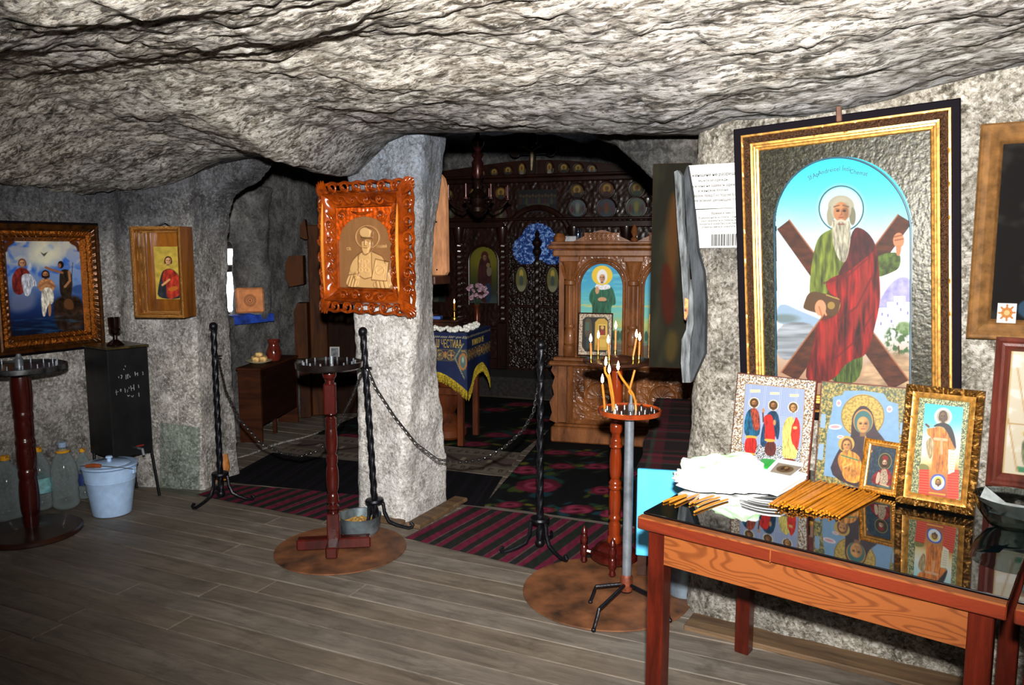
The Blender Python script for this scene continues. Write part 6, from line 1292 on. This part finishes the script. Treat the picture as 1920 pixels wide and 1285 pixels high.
for k in (0, 1):
    xc = .34+.475*k; pts = [(xc-.215, 1.53)]+[(xc+.215*math.sin(a)*(.4+.6*abs(math.sin(a))), 1.53+.085*math.cos(a/1.0)**2) for a in np.linspace(-PI/2, PI/2, 15)]+[(xc+.215, 1.53)]
    MB().prism(pts, .0, .035).build('pediment', M_KI, t); carved('pediment_carving', xc-.13, xc+.13, 1.535, 1.595, -.001, lambda x, z: np.abs(np.sin(x*90+np.cos(z*160)*2))*np.exp(-((x-xc)/.1)**2), 60, 16, .008)
    wA, zA = .166, 1.19; a_ = np.linspace(0, PI, 30); pth = [(xc-wA, .03, .66)]+[(xc-wA*math.cos(q), .03, zA+wA*math.sin(q)*1.12) for q in a_]+[(xc+wA, .03, .66)]
    MB().tube(pth, .010, 8).build('arch_moulding', M_KI, t); MB().tube([(x+(-.022 if x < xc-.02 else .022 if x > xc+.02 else 0), .02, z+(.02 if z > zA else 0)) for x, y, z in pth], .012, 8).build('arch_moulding', M_KI, t)
    # spandrel plate with arched opening
    gx, gz = np.meshgrid(np.linspace(xc-.215, xc+.215, 80), np.linspace(.66, 1.42, 130), indexing='ij'); ins = (np.abs(gx-xc) < wA) & ((gz < zA) | (((gx-xc)/wA)**2+((gz-zA)/(wA*1.12))**2 < 1))
    kp = ~(ins[:-1, :-1] & ins[1:, 1:] & ins[1:, :-1] & ins[:-1, 1:]); hh_ = .006*np.abs(perlin(np.stack([gx.ravel()*40, gz.ravel()*40, gx.ravel()*0], 1), 4)).reshape(gx.shape)*(gz > 1.2)
    gridmesh('spandrel', np.stack([gx, .036-hh_, gz], -1), M_KI, t, keep=kp)
    cv = Cv(110, 240, [(242, 300), (648, 300), (655, 1170), (240, 1170)], '#2a8fb4'); cv.vgrad([(300, '#1d7fae'), (500, '#3596b8'), (650, '#4fa9b4'), (780, '#6fb3a0'), (860, '#a8b060'), (930, '#7f9a66'), (1000, '#5a7a5a'), (1050, '#5a4a3a'), (1170, '#4a3a2c')])
    cv.put(np.clip(cv.nz(60, 2, (.4, 2.4)), 0, 1)*.7, '#6fc0c8' if k == 0 else '#57aebc'); cv.put(np.clip(cv.nz(60, 5, (.4, 2.4))-.1, 0, 1)*sstep(560, 700, cv.Y)*sstep(950, 860, cv.Y), '#c9b860')
    for x in (280, 560, 600, 630): cv.ell(x, 960, 16, 46, '#1f4a3a')
    if k == 0:
        cv.ell(446, 430, 92, 86, '#d8b52c'); cv.poly([(400, 520), (500, 510), (545, 540), (572, 640), (570, 690), (530, 690), (535, 800), (360, 800), (365, 690), (328, 650), (345, 560)], '#0f5238', fold=(30, .45, (2.2, .35)))
        cv.ell(446, 440, 46, 64, '#d9d9dc'); cv.poly([(400, 500), (440, 520), (500, 500), (535, 540), (450, 560), (375, 540)], '#d4d4da', fold=(14, .25, (2, 1))).face(446, 448, 31, '#b98660', None); cv.ell(404, 560, 18, 34, '#b98a62').ell(450, 640, 40, 20, '#b98a62').line([(415, 660), (490, 660)], 8, '#0a3a28')
    else:
        cv.ell(452, 430, 92, 86, '#d8b52c'); cv.poly([(400, 520), (500, 510), (560, 560), (580, 700), (540, 860), (350, 860), (365, 690), (335, 650), (345, 560)], '#1c4a44', fold=(30, .45, (2.2, .35))); cv.face(452, 446, 34, '#b98660', '#5a3a22', '#6a4a2a', .3)
    cv.mesh('painting', .345, .735, t, .046, .655, vcol('painted_panel', .45), M=Matrix.Translation((xc, 0, 0)))
MB().lathe([(.02, 1.53), (.028, 1.55), (.012, 1.565), (.026, 1.60), (.018, 1.63), (.006, 1.65), (1e-6, 1.655)], 16, (.575, .04, 0)).build('finial', M_KI, t)
MB().lathe([(.04, 1.53), (.05, 1.56), (.03, 1.59), (1e-6, 1.60)], 16, (.015, .04, 0)).build('finial', M_KI, t)
# icons standing on its ledge, small things on top
def kpos(x, y, z): return KZ @ Vector((x, y, z))
t2 = thing('framed_icon', 'framed icon of a dim interior with golden shrine, on the stand ledge', 'icon', kpos(.305, -.045, .678), rad(16))
R7 = Matrix.Rotation(rad(-5), 4, 'X'); mb = MB(); frame(mb, .262, .325, [(0, -.004), (0, .008), (.006, .010), (.012, .004)]); mb.box((0, .004, .162), (.258, .008, .32)); mb.build('frame', M_DARKW, t2, M=R7)
cv = Cv(84, 104, [(245, 768), (565, 768), (550, 1160), (245, 1155)], '#b5ab96'); o_ = cv.nz(14, 3, (1, 1), 2); cv.put(sstep(.05, .2, -o_), '#7a4a34', .8)
cv.poly([(280, 830), (310, 800), (500, 800), (530, 830), (530, 1080), (500, 1130), (310, 1125), (278, 1080)], '#1f1c16', False); cv.poly([(300, 830), (330, 805), (370, 830), (375, 1000), (300, 1000)], '#4a4030').rect(310, 850, 345, 930, '#3f5a4a').poly([(400, 850), (430, 815), (490, 810), (522, 840), (520, 1110), (395, 1110)], '#b8923a', False).rect(430, 870, 510, 980, '#d8b85a').rect(438, 880, 500, 972, '#5a3a1c').ell(470, 900, 16, 18, '#c9a15a').poly([(440, 970), (452, 920), (490, 920), (500, 970)], '#8a2a1c').rect(425, 1010, 505, 1080, '#c9a548').poly([(310, 1100), (320, 980), (345, 980), (355, 1100)], '#2a3438')
cv.mesh('painting', .246, .309, t2, -.006, .008, V_PIC, M=R7)
t2 = thing('text_icon', 'pale sheet icon with small portraits and lines of text, on the stand ledge', 'icon', kpos(.83, -.045, .678), rad(16))
MB().box((0, .004, .163), (.262, .008, .326), b=.002).build('board', M_GOLD2, t2, M=R7)
cv = Cv(90, 110, [(880, 770), (1180, 770), (1172, 1170), (872, 1170)], '#8f8f78')
for x, y in ((912, 815), (972, 808), (1040, 812), (1110, 815), (908, 920), (905, 1010), (905, 1110), (970, 1128), (1040, 1128), (1110, 1125), (1140, 920), (1140, 1010)): cv.ell(x, y, 24, 34, '#3a3a34').ell(x, y-6, 9, 11, '#8a7a5a')
for y in range(856, 1100, 26): cv.line([(945, y), (1108, y)], 11, '#4a4a40')
cv.mesh('print', .25, .314, t2, -.0015, .006, V_MAT, M=R7)
o = tag(MB().box((0, 0, .02), (.085, .06, .04), b=.002, R=.2).build('paper_box', plain('dull_white_card', '#8f9094', .7, var=.1), loc=kpos(.095, .10, 1.531)), 'small white box on top of the icon stand, left end', 'box')
o = tag(MB().lathe([(1e-6, 0), (.02, 0), (.022, .01), (.022, .06), (.009, .075), (.009, .095), (.012, .10), (1e-6, .102)], 16).build('small_bottle', plain('dark_blue_glass', '#1a2438', .1, var=.05, coat=.4), loc=kpos(.135, .17, 1.531)), 'small dark bottle standing by the white box on the icon stand', 'bottle')

# ---- bench with plaid cover, at the right of the chapel
t = thing('bench', 'long bench with dark red plaid cover and bright blue painted ends', 'bench', (-1.235, 3.19, .02), math.atan2(4.96-3.19, -1.79+1.235)-PI/2)
BL_ = 1.86; M_BLUE = plain('sky_blue_paint', '#4fb4e0', .45, var=.06, vs=8)
MB().box((.155, -.008, .31), (.30, .02, .40), b=.004).build('end_panel', M_BLUE, t); MB().box((.155, BL_, .25), (.30, .02, .44), b=.004).build('end_panel', M_DARKW, t)
for y in (.05, BL_-.06):
    for x in (.03, .28): MB().box((x, y, .22), (.04, .04, .44)).build('leg', M_DARKW, t)
MB().box((.155, BL_/2, .455), (.29, BL_-.02, .03)).build('seat', M_BLUE, t); MB().box((.315, BL_*.42, .50), (.02, BL_*.8, .16), b=.004).build('back_rail', M_BLUE, t)
cv = Cv(70, 150, [(0, 0), (70, 0), (70, 190), (0, 190)], '#1c1214')
fx, fy = cv.X, cv.Y
for per, w_, c, a in ((22, 7, '#5a1420', .8), (22, 2, '#1f4434', .8), (34, 3, '#7a2030', .6)):
    cv.put(((fx+5) % per < w_).astype(float), c, a*.7); cv.put((fy % per < w_).astype(float), c, a*.7)
def cloth_grid(P, name): gridmesh(name, P, vcol('plaid_wool', .95, bmp=.3), t, True, np.ascontiguousarray(np.swapaxes(cv.lin(), 0, 1)))
gx, gy = np.meshgrid(np.linspace(0, 1, 70), np.linspace(0, 1, 150), indexing='ij'); s_ = gx*.70
X_ = np.where(s_ < .36, -.004, np.minimum(s_-.36, .30)); Z_ = np.where(s_ < .36, .115+s_, .476)
Z_ = Z_+.004*np.sin(gy*40)*(s_ > .36)
cloth_grid(np.stack([X_-.006*np.sin(gy*23)*(s_ < .36), .01+gy*(BL_-.03), Z_], -1), 'plaid_cover')
# ---- dark canvas and broken grey board on the pier's edge
cvx = Cv(40, 160, [(0, 0), (100, 0), (100, 500), (0, 500)], '#2c2a20'); cvx.put(np.clip(cvx.nz(60, 4, (1.4, .5))+.2, 0, 1), '#4a4834', .7).poly([(45, 60), (80, 90), (70, 240), (60, 330), (35, 240)], '#7a4a22', soft=18, a=.8).poly([(30, 230), (60, 260), (70, 380), (40, 400), (25, 320)], '#5e1f14', soft=14, a=.8).poly([(50, 400), (80, 420), (70, 490), (40, 480)], '#6a5424', soft=14, a=.7)
a = np.array([-1.195, 3.30]); bq = np.array([-1.03, 3.13]); t = thing('canvas_icon', 'dark old painted canvas hanging edge-on beside the grey board', 'painting', ((a[0]+bq[0])/2, (a[1]+bq[1])/2, .985), math.atan2(bq[1]-a[1], bq[0]-a[0])+rad(62)); Lq = .16
MB().box((0, .012, .435), (Lq, .02, .87), b=.003).build('stretcher_board', M_DARKW, t); PG = .5; cvx.mesh('painting', Lq-.004, .865, t, .001, .003, vcol('old_oil_paint', .9, spec=.03)); PG = 1.0
c7 = lambda x, y: atY(1200+x/2.677, 240+y/2.677, 2.975)
base = c7(240, 1270); t = thing('weathered_board', 'broken grey weathered board leaning along the edge of the pier', 'board', (base[0], 2.975, base[2]))
def poly7(L): return [(c7(x, y)[0]-base[0], c7(x, y)[2]-base[2]) for x, y in L]
M_GB = plain('weathered_grey_wood', '#34373a', .9, 0, .1, var=.3, vs=6, bmp=.5, bs=30, scale=(5, 5, 1)); M_GB2 = plain('weathered_grey_edge', '#55585a', .9, 0, .1, var=.35, vs=10, bmp=.6, bs=40, scale=(5, 5, 1))
MB().prism(poly7([(222, 235), (238, 190), (262, 330), (290, 620), (318, 720), (330, 860), (325, 1130), (262, 1275), (248, 1275), (240, 1000), (262, 760), (236, 500)]), -.004, .03).build('board', M_GB, t)
MB().prism(poly7([(180, 222), (196, 214), (216, 240), (222, 480), (240, 600), (252, 840), (238, 962), (230, 960), (214, 700), (196, 500)]), -.02, .012).build('split_edge', M_GB2, t)
MB().prism(poly7([(262, 760), (274, 830), (278, 980), (262, 1060), (256, 1200), (262, 1275), (222, 1275), (214, 1180), (218, 1060), (240, 1010)]), -.022, .0).build('split_edge', M_GB2, t)
lab(MB().prism(poly7([(234, 850), (252, 860), (250, 930), (238, 965), (230, 950)]), -.023, -.018).build('paint_remnant', plain('flaked_ochre_paint', '#a5643a', .7, var=.4, vs=60), t), 'flaked ochre paint remnant')

# ---- carved icon screen across the back
IC = np.array([-4.1, 7.2, .2]); ia = rad(12); IU = np.array([math.cos(ia), math.sin(ia), 0]); IN = np.array([math.sin(ia), -math.cos(ia), 0])
def il(px, py): q = atPlane(px, py, IC, IN); return (q-IC)@IU, q[2]-.2
t = thing('icon_screen', 'tall dark carved wooden icon screen filling the back of the chapel', 'icon screen', tuple(IC), ia)
M_IS = wood('screen_walnut', '#120805', '#27120b', (3, 3, 1.2), .32, .3, rings=9); M_ISD = plain('screen_door_carving', '#180c07', .38, .1, .4, var=.3, vs=30, coat=.1)
step = struct(MB().box((.2, .1, -.1), (4.4, 1.2, .196)).build('floor_step', plain('dark_step_carpet', '#1a1715', .95, var=.4, vs=30), M=Matrix.Translation(IC) @ Matrix.Rotation(ia, 4, 'Z')))
gx, gz = np.meshgrid(np.linspace(-1.75, 2.1, 260), np.linspace(0, 2.02, 140), indexing='ij')
def ellm(cx, cz, rx, rz): return ((gx-cx)/rx)**2+((gz-cz)/rz)**2 < 1
x0, z1_ = -.615, 1.31
hole = (np.abs(gx+.448) < .165) & (gz > .70) & ((gz < 1.16) | (((gx+.448)/.165)**2+((gz-1.16)/.165)**2 < 1))
hole |= ellm(.02, 1.275, .15, .155) | ellm(.165, 1.37, .20, .20) | ellm(.31, 1.275, .15, .155)
hole |= (np.abs(gx+1.05) < .16) & (gz > .70) & (gz < 1.2)
kp = ~(hole[:-1, :-1] & hole[1:, 1:])
P = np.stack([gx.ravel()*26, gz.ravel()*26, gx.ravel()*0], 1); hh_ = .012*np.abs(perlin(P, 3)).reshape(gx.shape)+.006*np.abs(np.sin(gx*60+3*np.sin(gz*50)))
gridmesh('carved_wall', np.stack([gx, .0-hh_, gz], -1), M_IS, t, keep=kp)
for z, h_, d_ in ((1.545, .07, .10), (1.60, .03, .14), (2.0, .05, .12), (2.04, .03, .16), (.45, .04, .10), (.06, .12, .06)):
    for xa, xb in (((-1.75, -.2), (.53, 2.1)) if z < 1.58 and z > .3 else ((-1.75, 2.1),)):
        if z == .06: xa, xb = -1.75, -.2
        MB().box(((xa+xb)/2, -d_/2+.01, z), (xb-xa, d_, h_), b=.01).build('cornice', M_IS, t)
MB().tube([(.165-.36*math.cos(a), -.05, 1.36+.36*math.sin(a)) for a in np.linspace(.25, PI-.25, 24)], .03, 8).build('door_arch', M_IS, t)
for x in (-1.30, -.714, -.215, .56, 1.1, 1.65):
    n = 60; mb = MB(); mb.tube([(x, -.055, .52+.85*i/n) for i in range(n+1)], [.036+.004*math.sin(i*.8) for i in range(n+1)], 6, twist=.25); mb.lathe([(.04, 1.36), (.055, 1.42), (.07, 1.5), (.07, 1.52)], 16, (x, -.055, 0)); mb.box((x, -.05, .26), (.11, .09, .5), b=.01); mb.build('twisted_column', M_IS, t)
PG = .62
# crest board and cross
cr = [(-1.75, 2.05)]+[(x, 2.05+.05+.11*math.exp(-((x-.1)/.9)**2)) for x in np.linspace(-1.7, 2.05, 26)]+[(2.1, 2.05)]
MB().prism(cr, -.01, .02).build('crest', M_IS, t)
cx_, _ = il(1000, 300)
mb = MB(); mb.box((cx_, -.03, 2.24), (.07, .03, .36), b=.006); mb.box((cx_, -.03, 2.30), (.36, .03, .07), b=.006)
for dx, dz in ((-.19, 2.30), (.19, 2.30), (0, 2.42)): mb.lathe([(1e-6, -.014), (.06, -.014), (.06, .014), (1e-6, .014)], 20, T=Matrix.Translation((cx_+dx, -.03, dz)) @ Matrix.Rotation(PI/2, 4, 'X'))
mb.build('cross', M_ISD, t)
M_COR = plain('corpus_ivory', '#8f7f62', .5, var=.15)
mb = MB(); mb.tube([(cx_, -.055, 2.30), (cx_+.004, -.06, 2.24), (cx_, -.058, 2.18), (cx_-.003, -.056, 2.10)], [.018, .016, .014, .008], 8); mb.sphere((cx_+.004, -.06, 2.335), .017, n=10)
for s in (-1, 1): mb.tube([(cx_+s*.014, -.055, 2.30), (cx_+s*.06, -.055, 2.325), (cx_+s*.11, -.055, 2.35)], [.009, .007, .006], 6)
mb.build('corpus', M_COR, t)
# medallions
def medal(cx, cy, r, bg, robe, oval=1.0, kind=0):
    x, y = 820+cx/4.465, 250+cy/4.465; lx, lz = il(x, y); R = r/4.465/F*8.4; n = 22
    cv = Cv(n, n, [(-1, -1), (1, -1), (1, 1), (-1, 1)], bg)
    if kind == 0: cv.ell(0, -.2, .52, .52, '#c9a03c', soft=.1).ell(0, -.15, .26, .32, '#7a5232', soft=.1).poly([(-.6, 1), (-.45, .3), (0, .15), (.45, .3), (.6, 1)], robe, soft=.1)
    else:
        for i in range(5): cv.ell(-.6+.3*i, .1+.1*(i % 2), .14, .42, ('#7a2a20', '#3a4a5a', '#8a7a3a', '#4a5a3a', '#6a3a4a')[i], .9, soft=.1)
        cv.ell(0, -.1, .25, .5, robe, soft=.2)
    rim = MB().tube([(lx+R*math.cos(a), -.03, lz+R*oval*math.sin(a)) for a in np.linspace(0, 2*PI, 25)], .012, 6).build('medallion', M_IS, t)
    k = (cv.X[:-1, :-1]**2+cv.Y[:-1, :-1]**2 < 1.0); o = cv.mesh('medallion_painting', 2*R, 2*R*oval, rim, -.034, lz-R*oval, V_PIC, M=Matrix.Translation((lx, 0, 0)), keep=k)
for a in ((385, 340, 30, '#5a4a22', '#3a3a44'), (485, 330, 36, '#6a5a2a', '#5a4a3a'), (600, 318, 40, '#5a4a22', '#2a2a34'), (715, 305, 34, '#7a6a24', '#8f8a7a', 1.6), (945, 297, 34, '#4a3a22', '#a59f90', 1.6), (1065, 297, 44, '#4a4022', '#2a2420'), (1185, 300, 42, '#5a5a24', '#2a2a24'), (1300, 305, 36, '#8a8a88', '#5a5a5a'),
          (1175, 485, 58, '#6a5022', '#2a2a30'), (1425, 475, 60, '#7a4a24', '#4a2a2a'), (1675, 470, 60, '#5a5a34', '#3a4a3a'), (540, 505, 54, '#8a5a24', '#3a3a30'), (320, 505, 50, '#6a4a22', '#4a4438'), (105, 515, 46, '#5a4a24', '#3a3a34')): medal(*a)
for a in ((1180, 628, 74, '#6a7a80', '#a5a59a'), (1420, 628, 78, '#4a5a6a', '#8a4a30'), (1670, 622, 80, '#6a7a70', '#a59f4a'), (540, 680, 58, '#5a4a34', '#8a7a5a'), (120, 670, 50, '#4a4a3a', '#7a7a6a')): medal(*a, 1.0, 1)
cv = Cv(90, 50, [(680, 470), (1010, 470), (1010, 665), (680, 665)], '#1a1a1e')
for i in range(12): x = 705+i*26; cv.ell(x, 520+8*(i % 2), 12, 14, '#5a4630').poly([(x-15, 600), (x-10, 535), (x+10, 535), (x+15, 600)], ('#4a2420', '#26323a', '#4a4a30', '#33283a')[i % 4])
cv.rect(760, 590, 950, 640, '#4a4436').line([(740, 632), (800, 628), (820, 640), (845, 628), (905, 634)], 7, '#8f8f86')
xa, za = il(820+680/4.465, 250+665/4.465); xb, zb_ = il(820+1010/4.465, 250+470/4.465); cv.mesh('supper_painting', xb-xa, zb_-za, t, -.034, za, V_PIC, M=Matrix.Translation(((xa+xb)/2, 0, 0)))
# large icon in arch, doors, curtain
cv = Cv(80, 150, [(275, 190), (530, 190), (535, 665), (270, 665)], '#5a5a1c'); cv.vgrad([(190, '#7a7218'), (330, '#8a8220'), (480, '#4a5420'), (560, '#3a4438'), (600, '#4a5a5a'), (665, '#5a6a6a')])
cv.ell(400, 290, 100, 90, '#a59a24', .6, 60).poly([(370, 280), (430, 270), (455, 350), (460, 500), (450, 640), (360, 640), (340, 500), (350, 350)], '#4a1c1c', fold=(30, .5, (1.6, .4))).poly([(395, 500), (455, 470), (450, 640), (410, 640)], '#2a4468').ell(402, 275, 30, 36, '#5e2420').face(402, 285, 18, '#b08a62', None); cv.ell(430, 345, 16, 18, '#b0905a').poly([(415, 360), (460, 360), (455, 430), (420, 430)], '#9a8a72')
cv.mesh('painting', .36, .66, t, .03, .68, V_PIC, M=Matrix.Translation((-.448, 0, 0)))
MB().tube([(-.448-.17, -.01, .69)]+[(-.448-.17*math.cos(a), -.01, 1.16+.17*math.sin(a)) for a in np.linspace(0, PI, 20)]+[(-.448+.17, -.01, .69)], .014, 8).build('arch_moulding', M_IS, t)
cv = Cv(50, 80, [(0, 0), (100, 0), (100, 160), (0, 160)], '#2a3434'); cv.put(sstep(0, .4, cv.nz(40, 3)), '#4a5648', .7).poly([(30, 160), (35, 50), (65, 50), (72, 160)], '#6a6a52', soft=6).ell(50, 35, 12, 14, '#8a7a5a')
cv.mesh('painting', .34, .52, t, .03, .69, V_PIC, M=Matrix.Translation((-1.05, 0, 0)))
PG = 1.0; m, tt, bb = nt('blue_lace_curtain'); lw = ramp(tt, noise(tt, mapping(tt, (1, 1, 1)), 26, 3, .8), [(.5, h2('#1a3468')), (.58, h2('#7f9cc8'))])
dfn = tt.nodes.new('ShaderNodeBsdfTranslucent'); mx = tt.nodes.new('ShaderNodeMixShader'); mx.inputs[0].default_value = .6; tt.links.new(lw, bb.inputs['Base Color']); tt.links.new(lw, dfn.inputs[0]); bb.inputs['Roughness'].default_value = .8
tt.links.new(bb.outputs[0], mx.inputs[1]); tt.links.new(dfn.outputs[0], mx.inputs[2]); tt.links.new(mx.outputs[0], tt.nodes['Material Output'].inputs[0])
cg = np.meshgrid(np.linspace(-.25, .58, 60), np.linspace(.1, 1.68, 30), indexing='ij')
tcu = thing('altar_curtain', 'blue patterned curtain behind the doors of the icon screen', 'curtain', tuple(IC), ia)
gridmesh('curtain_cloth', np.stack([cg[0], .16+.012*np.sin(cg[0]*48), cg[1]], -1), m, tcu); MB().tube([(-.27, .16, 1.68), (.60, .16, 1.68)], .01, 8).build('curtain_rod', M_BRASS, tcu)
for s in (-1, 1):
    xa, xb = (.165-.33, .165-.012) if s < 0 else (.165+.012, .165+.33); gx2, gz2 = np.meshgrid(np.linspace(xa, xb, 70), np.linspace(.03, 1.36, 180), indexing='ij')
    P = np.stack([gx2.ravel()*30, gz2.ravel()*30, gx2.ravel()*0+s], 1); n_ = perlin(P, 8).reshape(gx2.shape); cxm = (xa+xb)/2
    keep_ = ~(((gx2-(.165+s*.145))/.15)**2+((gz2-1.275)/.155)**2 < 1) & ~(((gx2-.165)/.2)**2+((gz2-1.37)/.2)**2 < 1)
    kk = keep_[:-1, :-1] & keep_[1:, 1:]
    o = gridmesh('royal_door', np.stack([gx2, -.02-.028*np.abs(n_)-.004, gz2], -1), M_ISD, t, keep=kk)
    MB().box((cxm, -.03, .69), (.30, .03, .03), b=.006).build('door_rail', M_IS, t); MB().box((xa if s < 0 else xb, -.02, .68), (.03, .05, 1.3), b=.006).build('door_jamb', M_IS, t)
    cv = Cv(26, 40, [(-1, -1), (1, -1), (1, 1), (-1, 1)], '#5a5a34'); cv.ell(0, -.45, .34, .3, '#a08a3a', soft=.1).poly([(-.4, .5), (-.25, -.3), (.25, -.3), (.4, .5)], '#3a4440', soft=.1).rect(-1, .5, 1, 1, '#7a7a62', .8, .2)
    cv.mesh('door_icon', .13, .27, o, -.056, .84, V_PIC, M=Matrix.Translation((cxm, 0, 0)), keep=(cv.X[:-1, :-1]**2+cv.Y[:-1, :-1]**2*.9 < 1)); MB().tube([(cxm+.07*math.cos(a), -.056, .975+.14*math.sin(a)) for a in np.linspace(0, 2*PI, 25)], .009, 6).build('door_icon_rim', M_IS, o)
mb = MB(); n = 70; mb.tube([(.165, -.05, .02+1.2*i/n) for i in range(n+1)], .026, 6, twist=.2); mb.lathe([(.026, 1.22), (.045, 1.25), (.05, 1.28), (.03, 1.31), (.05, 1.34), (.055, 1.37), (.03, 1.40), (.02, 1.42), (.03, 1.44), (.012, 1.48), (1e-6, 1.50)], 14, (.165, -.05, 0)); mb.build('door_post', M_ISD, t)
al = bpy.data.lights.new('altar_daylight', 'AREA'); al.size = .8; al.energy = 5; al.color = (.75, .85, 1); ao = bpy.data.objects.new('altar_daylight', al); COL.objects.link(ao)
ao.matrix_world = Matrix.Translation(Vector(IC)+Vector(IU)*.2-Vector(IN)*.75+Vector((0, 0, 1.35))) @ Vector(IN).to_track_quat('-Z', 'Y').to_matrix().to_4x4()
# vase of flowers before the arched icon
lx, lz = il(905, 590); v0_ = Matrix.Translation(IC) @ Matrix.Rotation(ia, 4, 'Z'); q = v0_ @ Vector((lx+.02, -.22, .0)); zf = .2+.47
t = thing('flower_vase', 'tall vase of pale pink flowers before the arched icon of the screen', 'vase', (q.x, q.y, zf), 0)
MB().lathe([(1e-6, 0), (.05, 0), (.045, .02), (.03, .05), (.035, .2), (.045, .24), (.04, .24), (1e-6, .2)], 20).build('vase', plain('copper_vase', '#5a2a18', .3, .4, var=.2), t)
MB().box((0, 0, -.012), (.2, .16, .024), b=.004).build('stand_board', M_IS, t); MB().box((0, .0, -.235), (.08, .08, .46), b=.004).build('stand_post', M_IS, t)
M_PK = plain('pale_pink_petals', '#9a7a88', .7, var=.4, vs=50); fp2 = None
for i in range(26):
    a, b_ = rr_.uniform(0, 6.28), rr_.uniform(-.6, 1.4); r_ = .11
    if fp2 is None:
        mb = MB()
        for k in range(5): mb.sphere((.015*math.cos(k*1.257), .015*math.sin(k*1.257), 0), .013, n=7)
        mb.sphere((0, 0, .008), .010, n=7); fp2 = o = mb.build('flower', M_PK, t)
    else: o = link('flower', fp2.data, t)
    o.location = (r_*math.cos(a)*math.cos(b_), r_*math.sin(a)*math.cos(b_), .36+.09*math.sin(b_)); o.rotation_euler = (rr_.uniform(-1, 1), rr_.uniform(-1, 1), 0)
mb = MB()
for i in range(10): a = i*.63; mb.tube([(0, 0, .2), (.03*math.cos(a), .03*math.sin(a), .27), (.08*math.cos(a), .08*math.sin(a), .35)], .004, 5)
mb.build('stems', plain('dark_leaf_green', '#24341f', .7), t)['kind'] = 'stuff'
# chandelier
c = D_ = CAM+ray(896, 385)*6.2; t = thing('chandelier', 'dark bronze chandelier with red tinted stem hanging in the chapel', 'chandelier', tuple(c)); M_CH = plain('dark_bronze', '#2a1c16', .3, .7, var=.3, vs=40); M_CHR = plain('reddish_bronze', '#331614', .3, .5, var=.3, vs=40)
MB().lathe([(1e-6, -.10), (.03, -.09), (.07, -.05), (.075, -.02), (.05, .02), (.06, .05), (.09, .07), (.05, .10), (.03, .13), (.035, .17), (.05, .19), (.03, .21)], 24).build('bowl', M_CH, t)
MB().lathe([(.03, .2), (.045, .24), (.045, .33), (.03, .36), (.05, .39), (.02, .42), (.05, .47), (.055, .50), (.02, .53), (.008, .60)], 20).build('stem', M_CHR, t)
MB().tube([(0, 0, .58), (0, 0, 2.72-c[2])], .006, 6).build('hanging_chain', M_IRON, t)
for k in range(8):
    a = 2*PI*k/8+.2; ca, sa = math.cos(a), math.sin(a)
    ar = MB().tube([(.06*ca, .06*sa, .0), (.13*ca, .13*sa, -.05), (.2*ca, .2*sa, -.02), (.25*ca, .25*sa, .03)], .008, 6).build('arm', M_CH, t)
    MB().lathe([(1e-6, .03), (.03, .035), (.032, .045), (.012, .05), (.012, .07), (.009, .07), (.009, .15), (1e-6, .155)], 10, (.25*ca, .25*sa, 0)).build('candle_cup', M_CHR, ar)
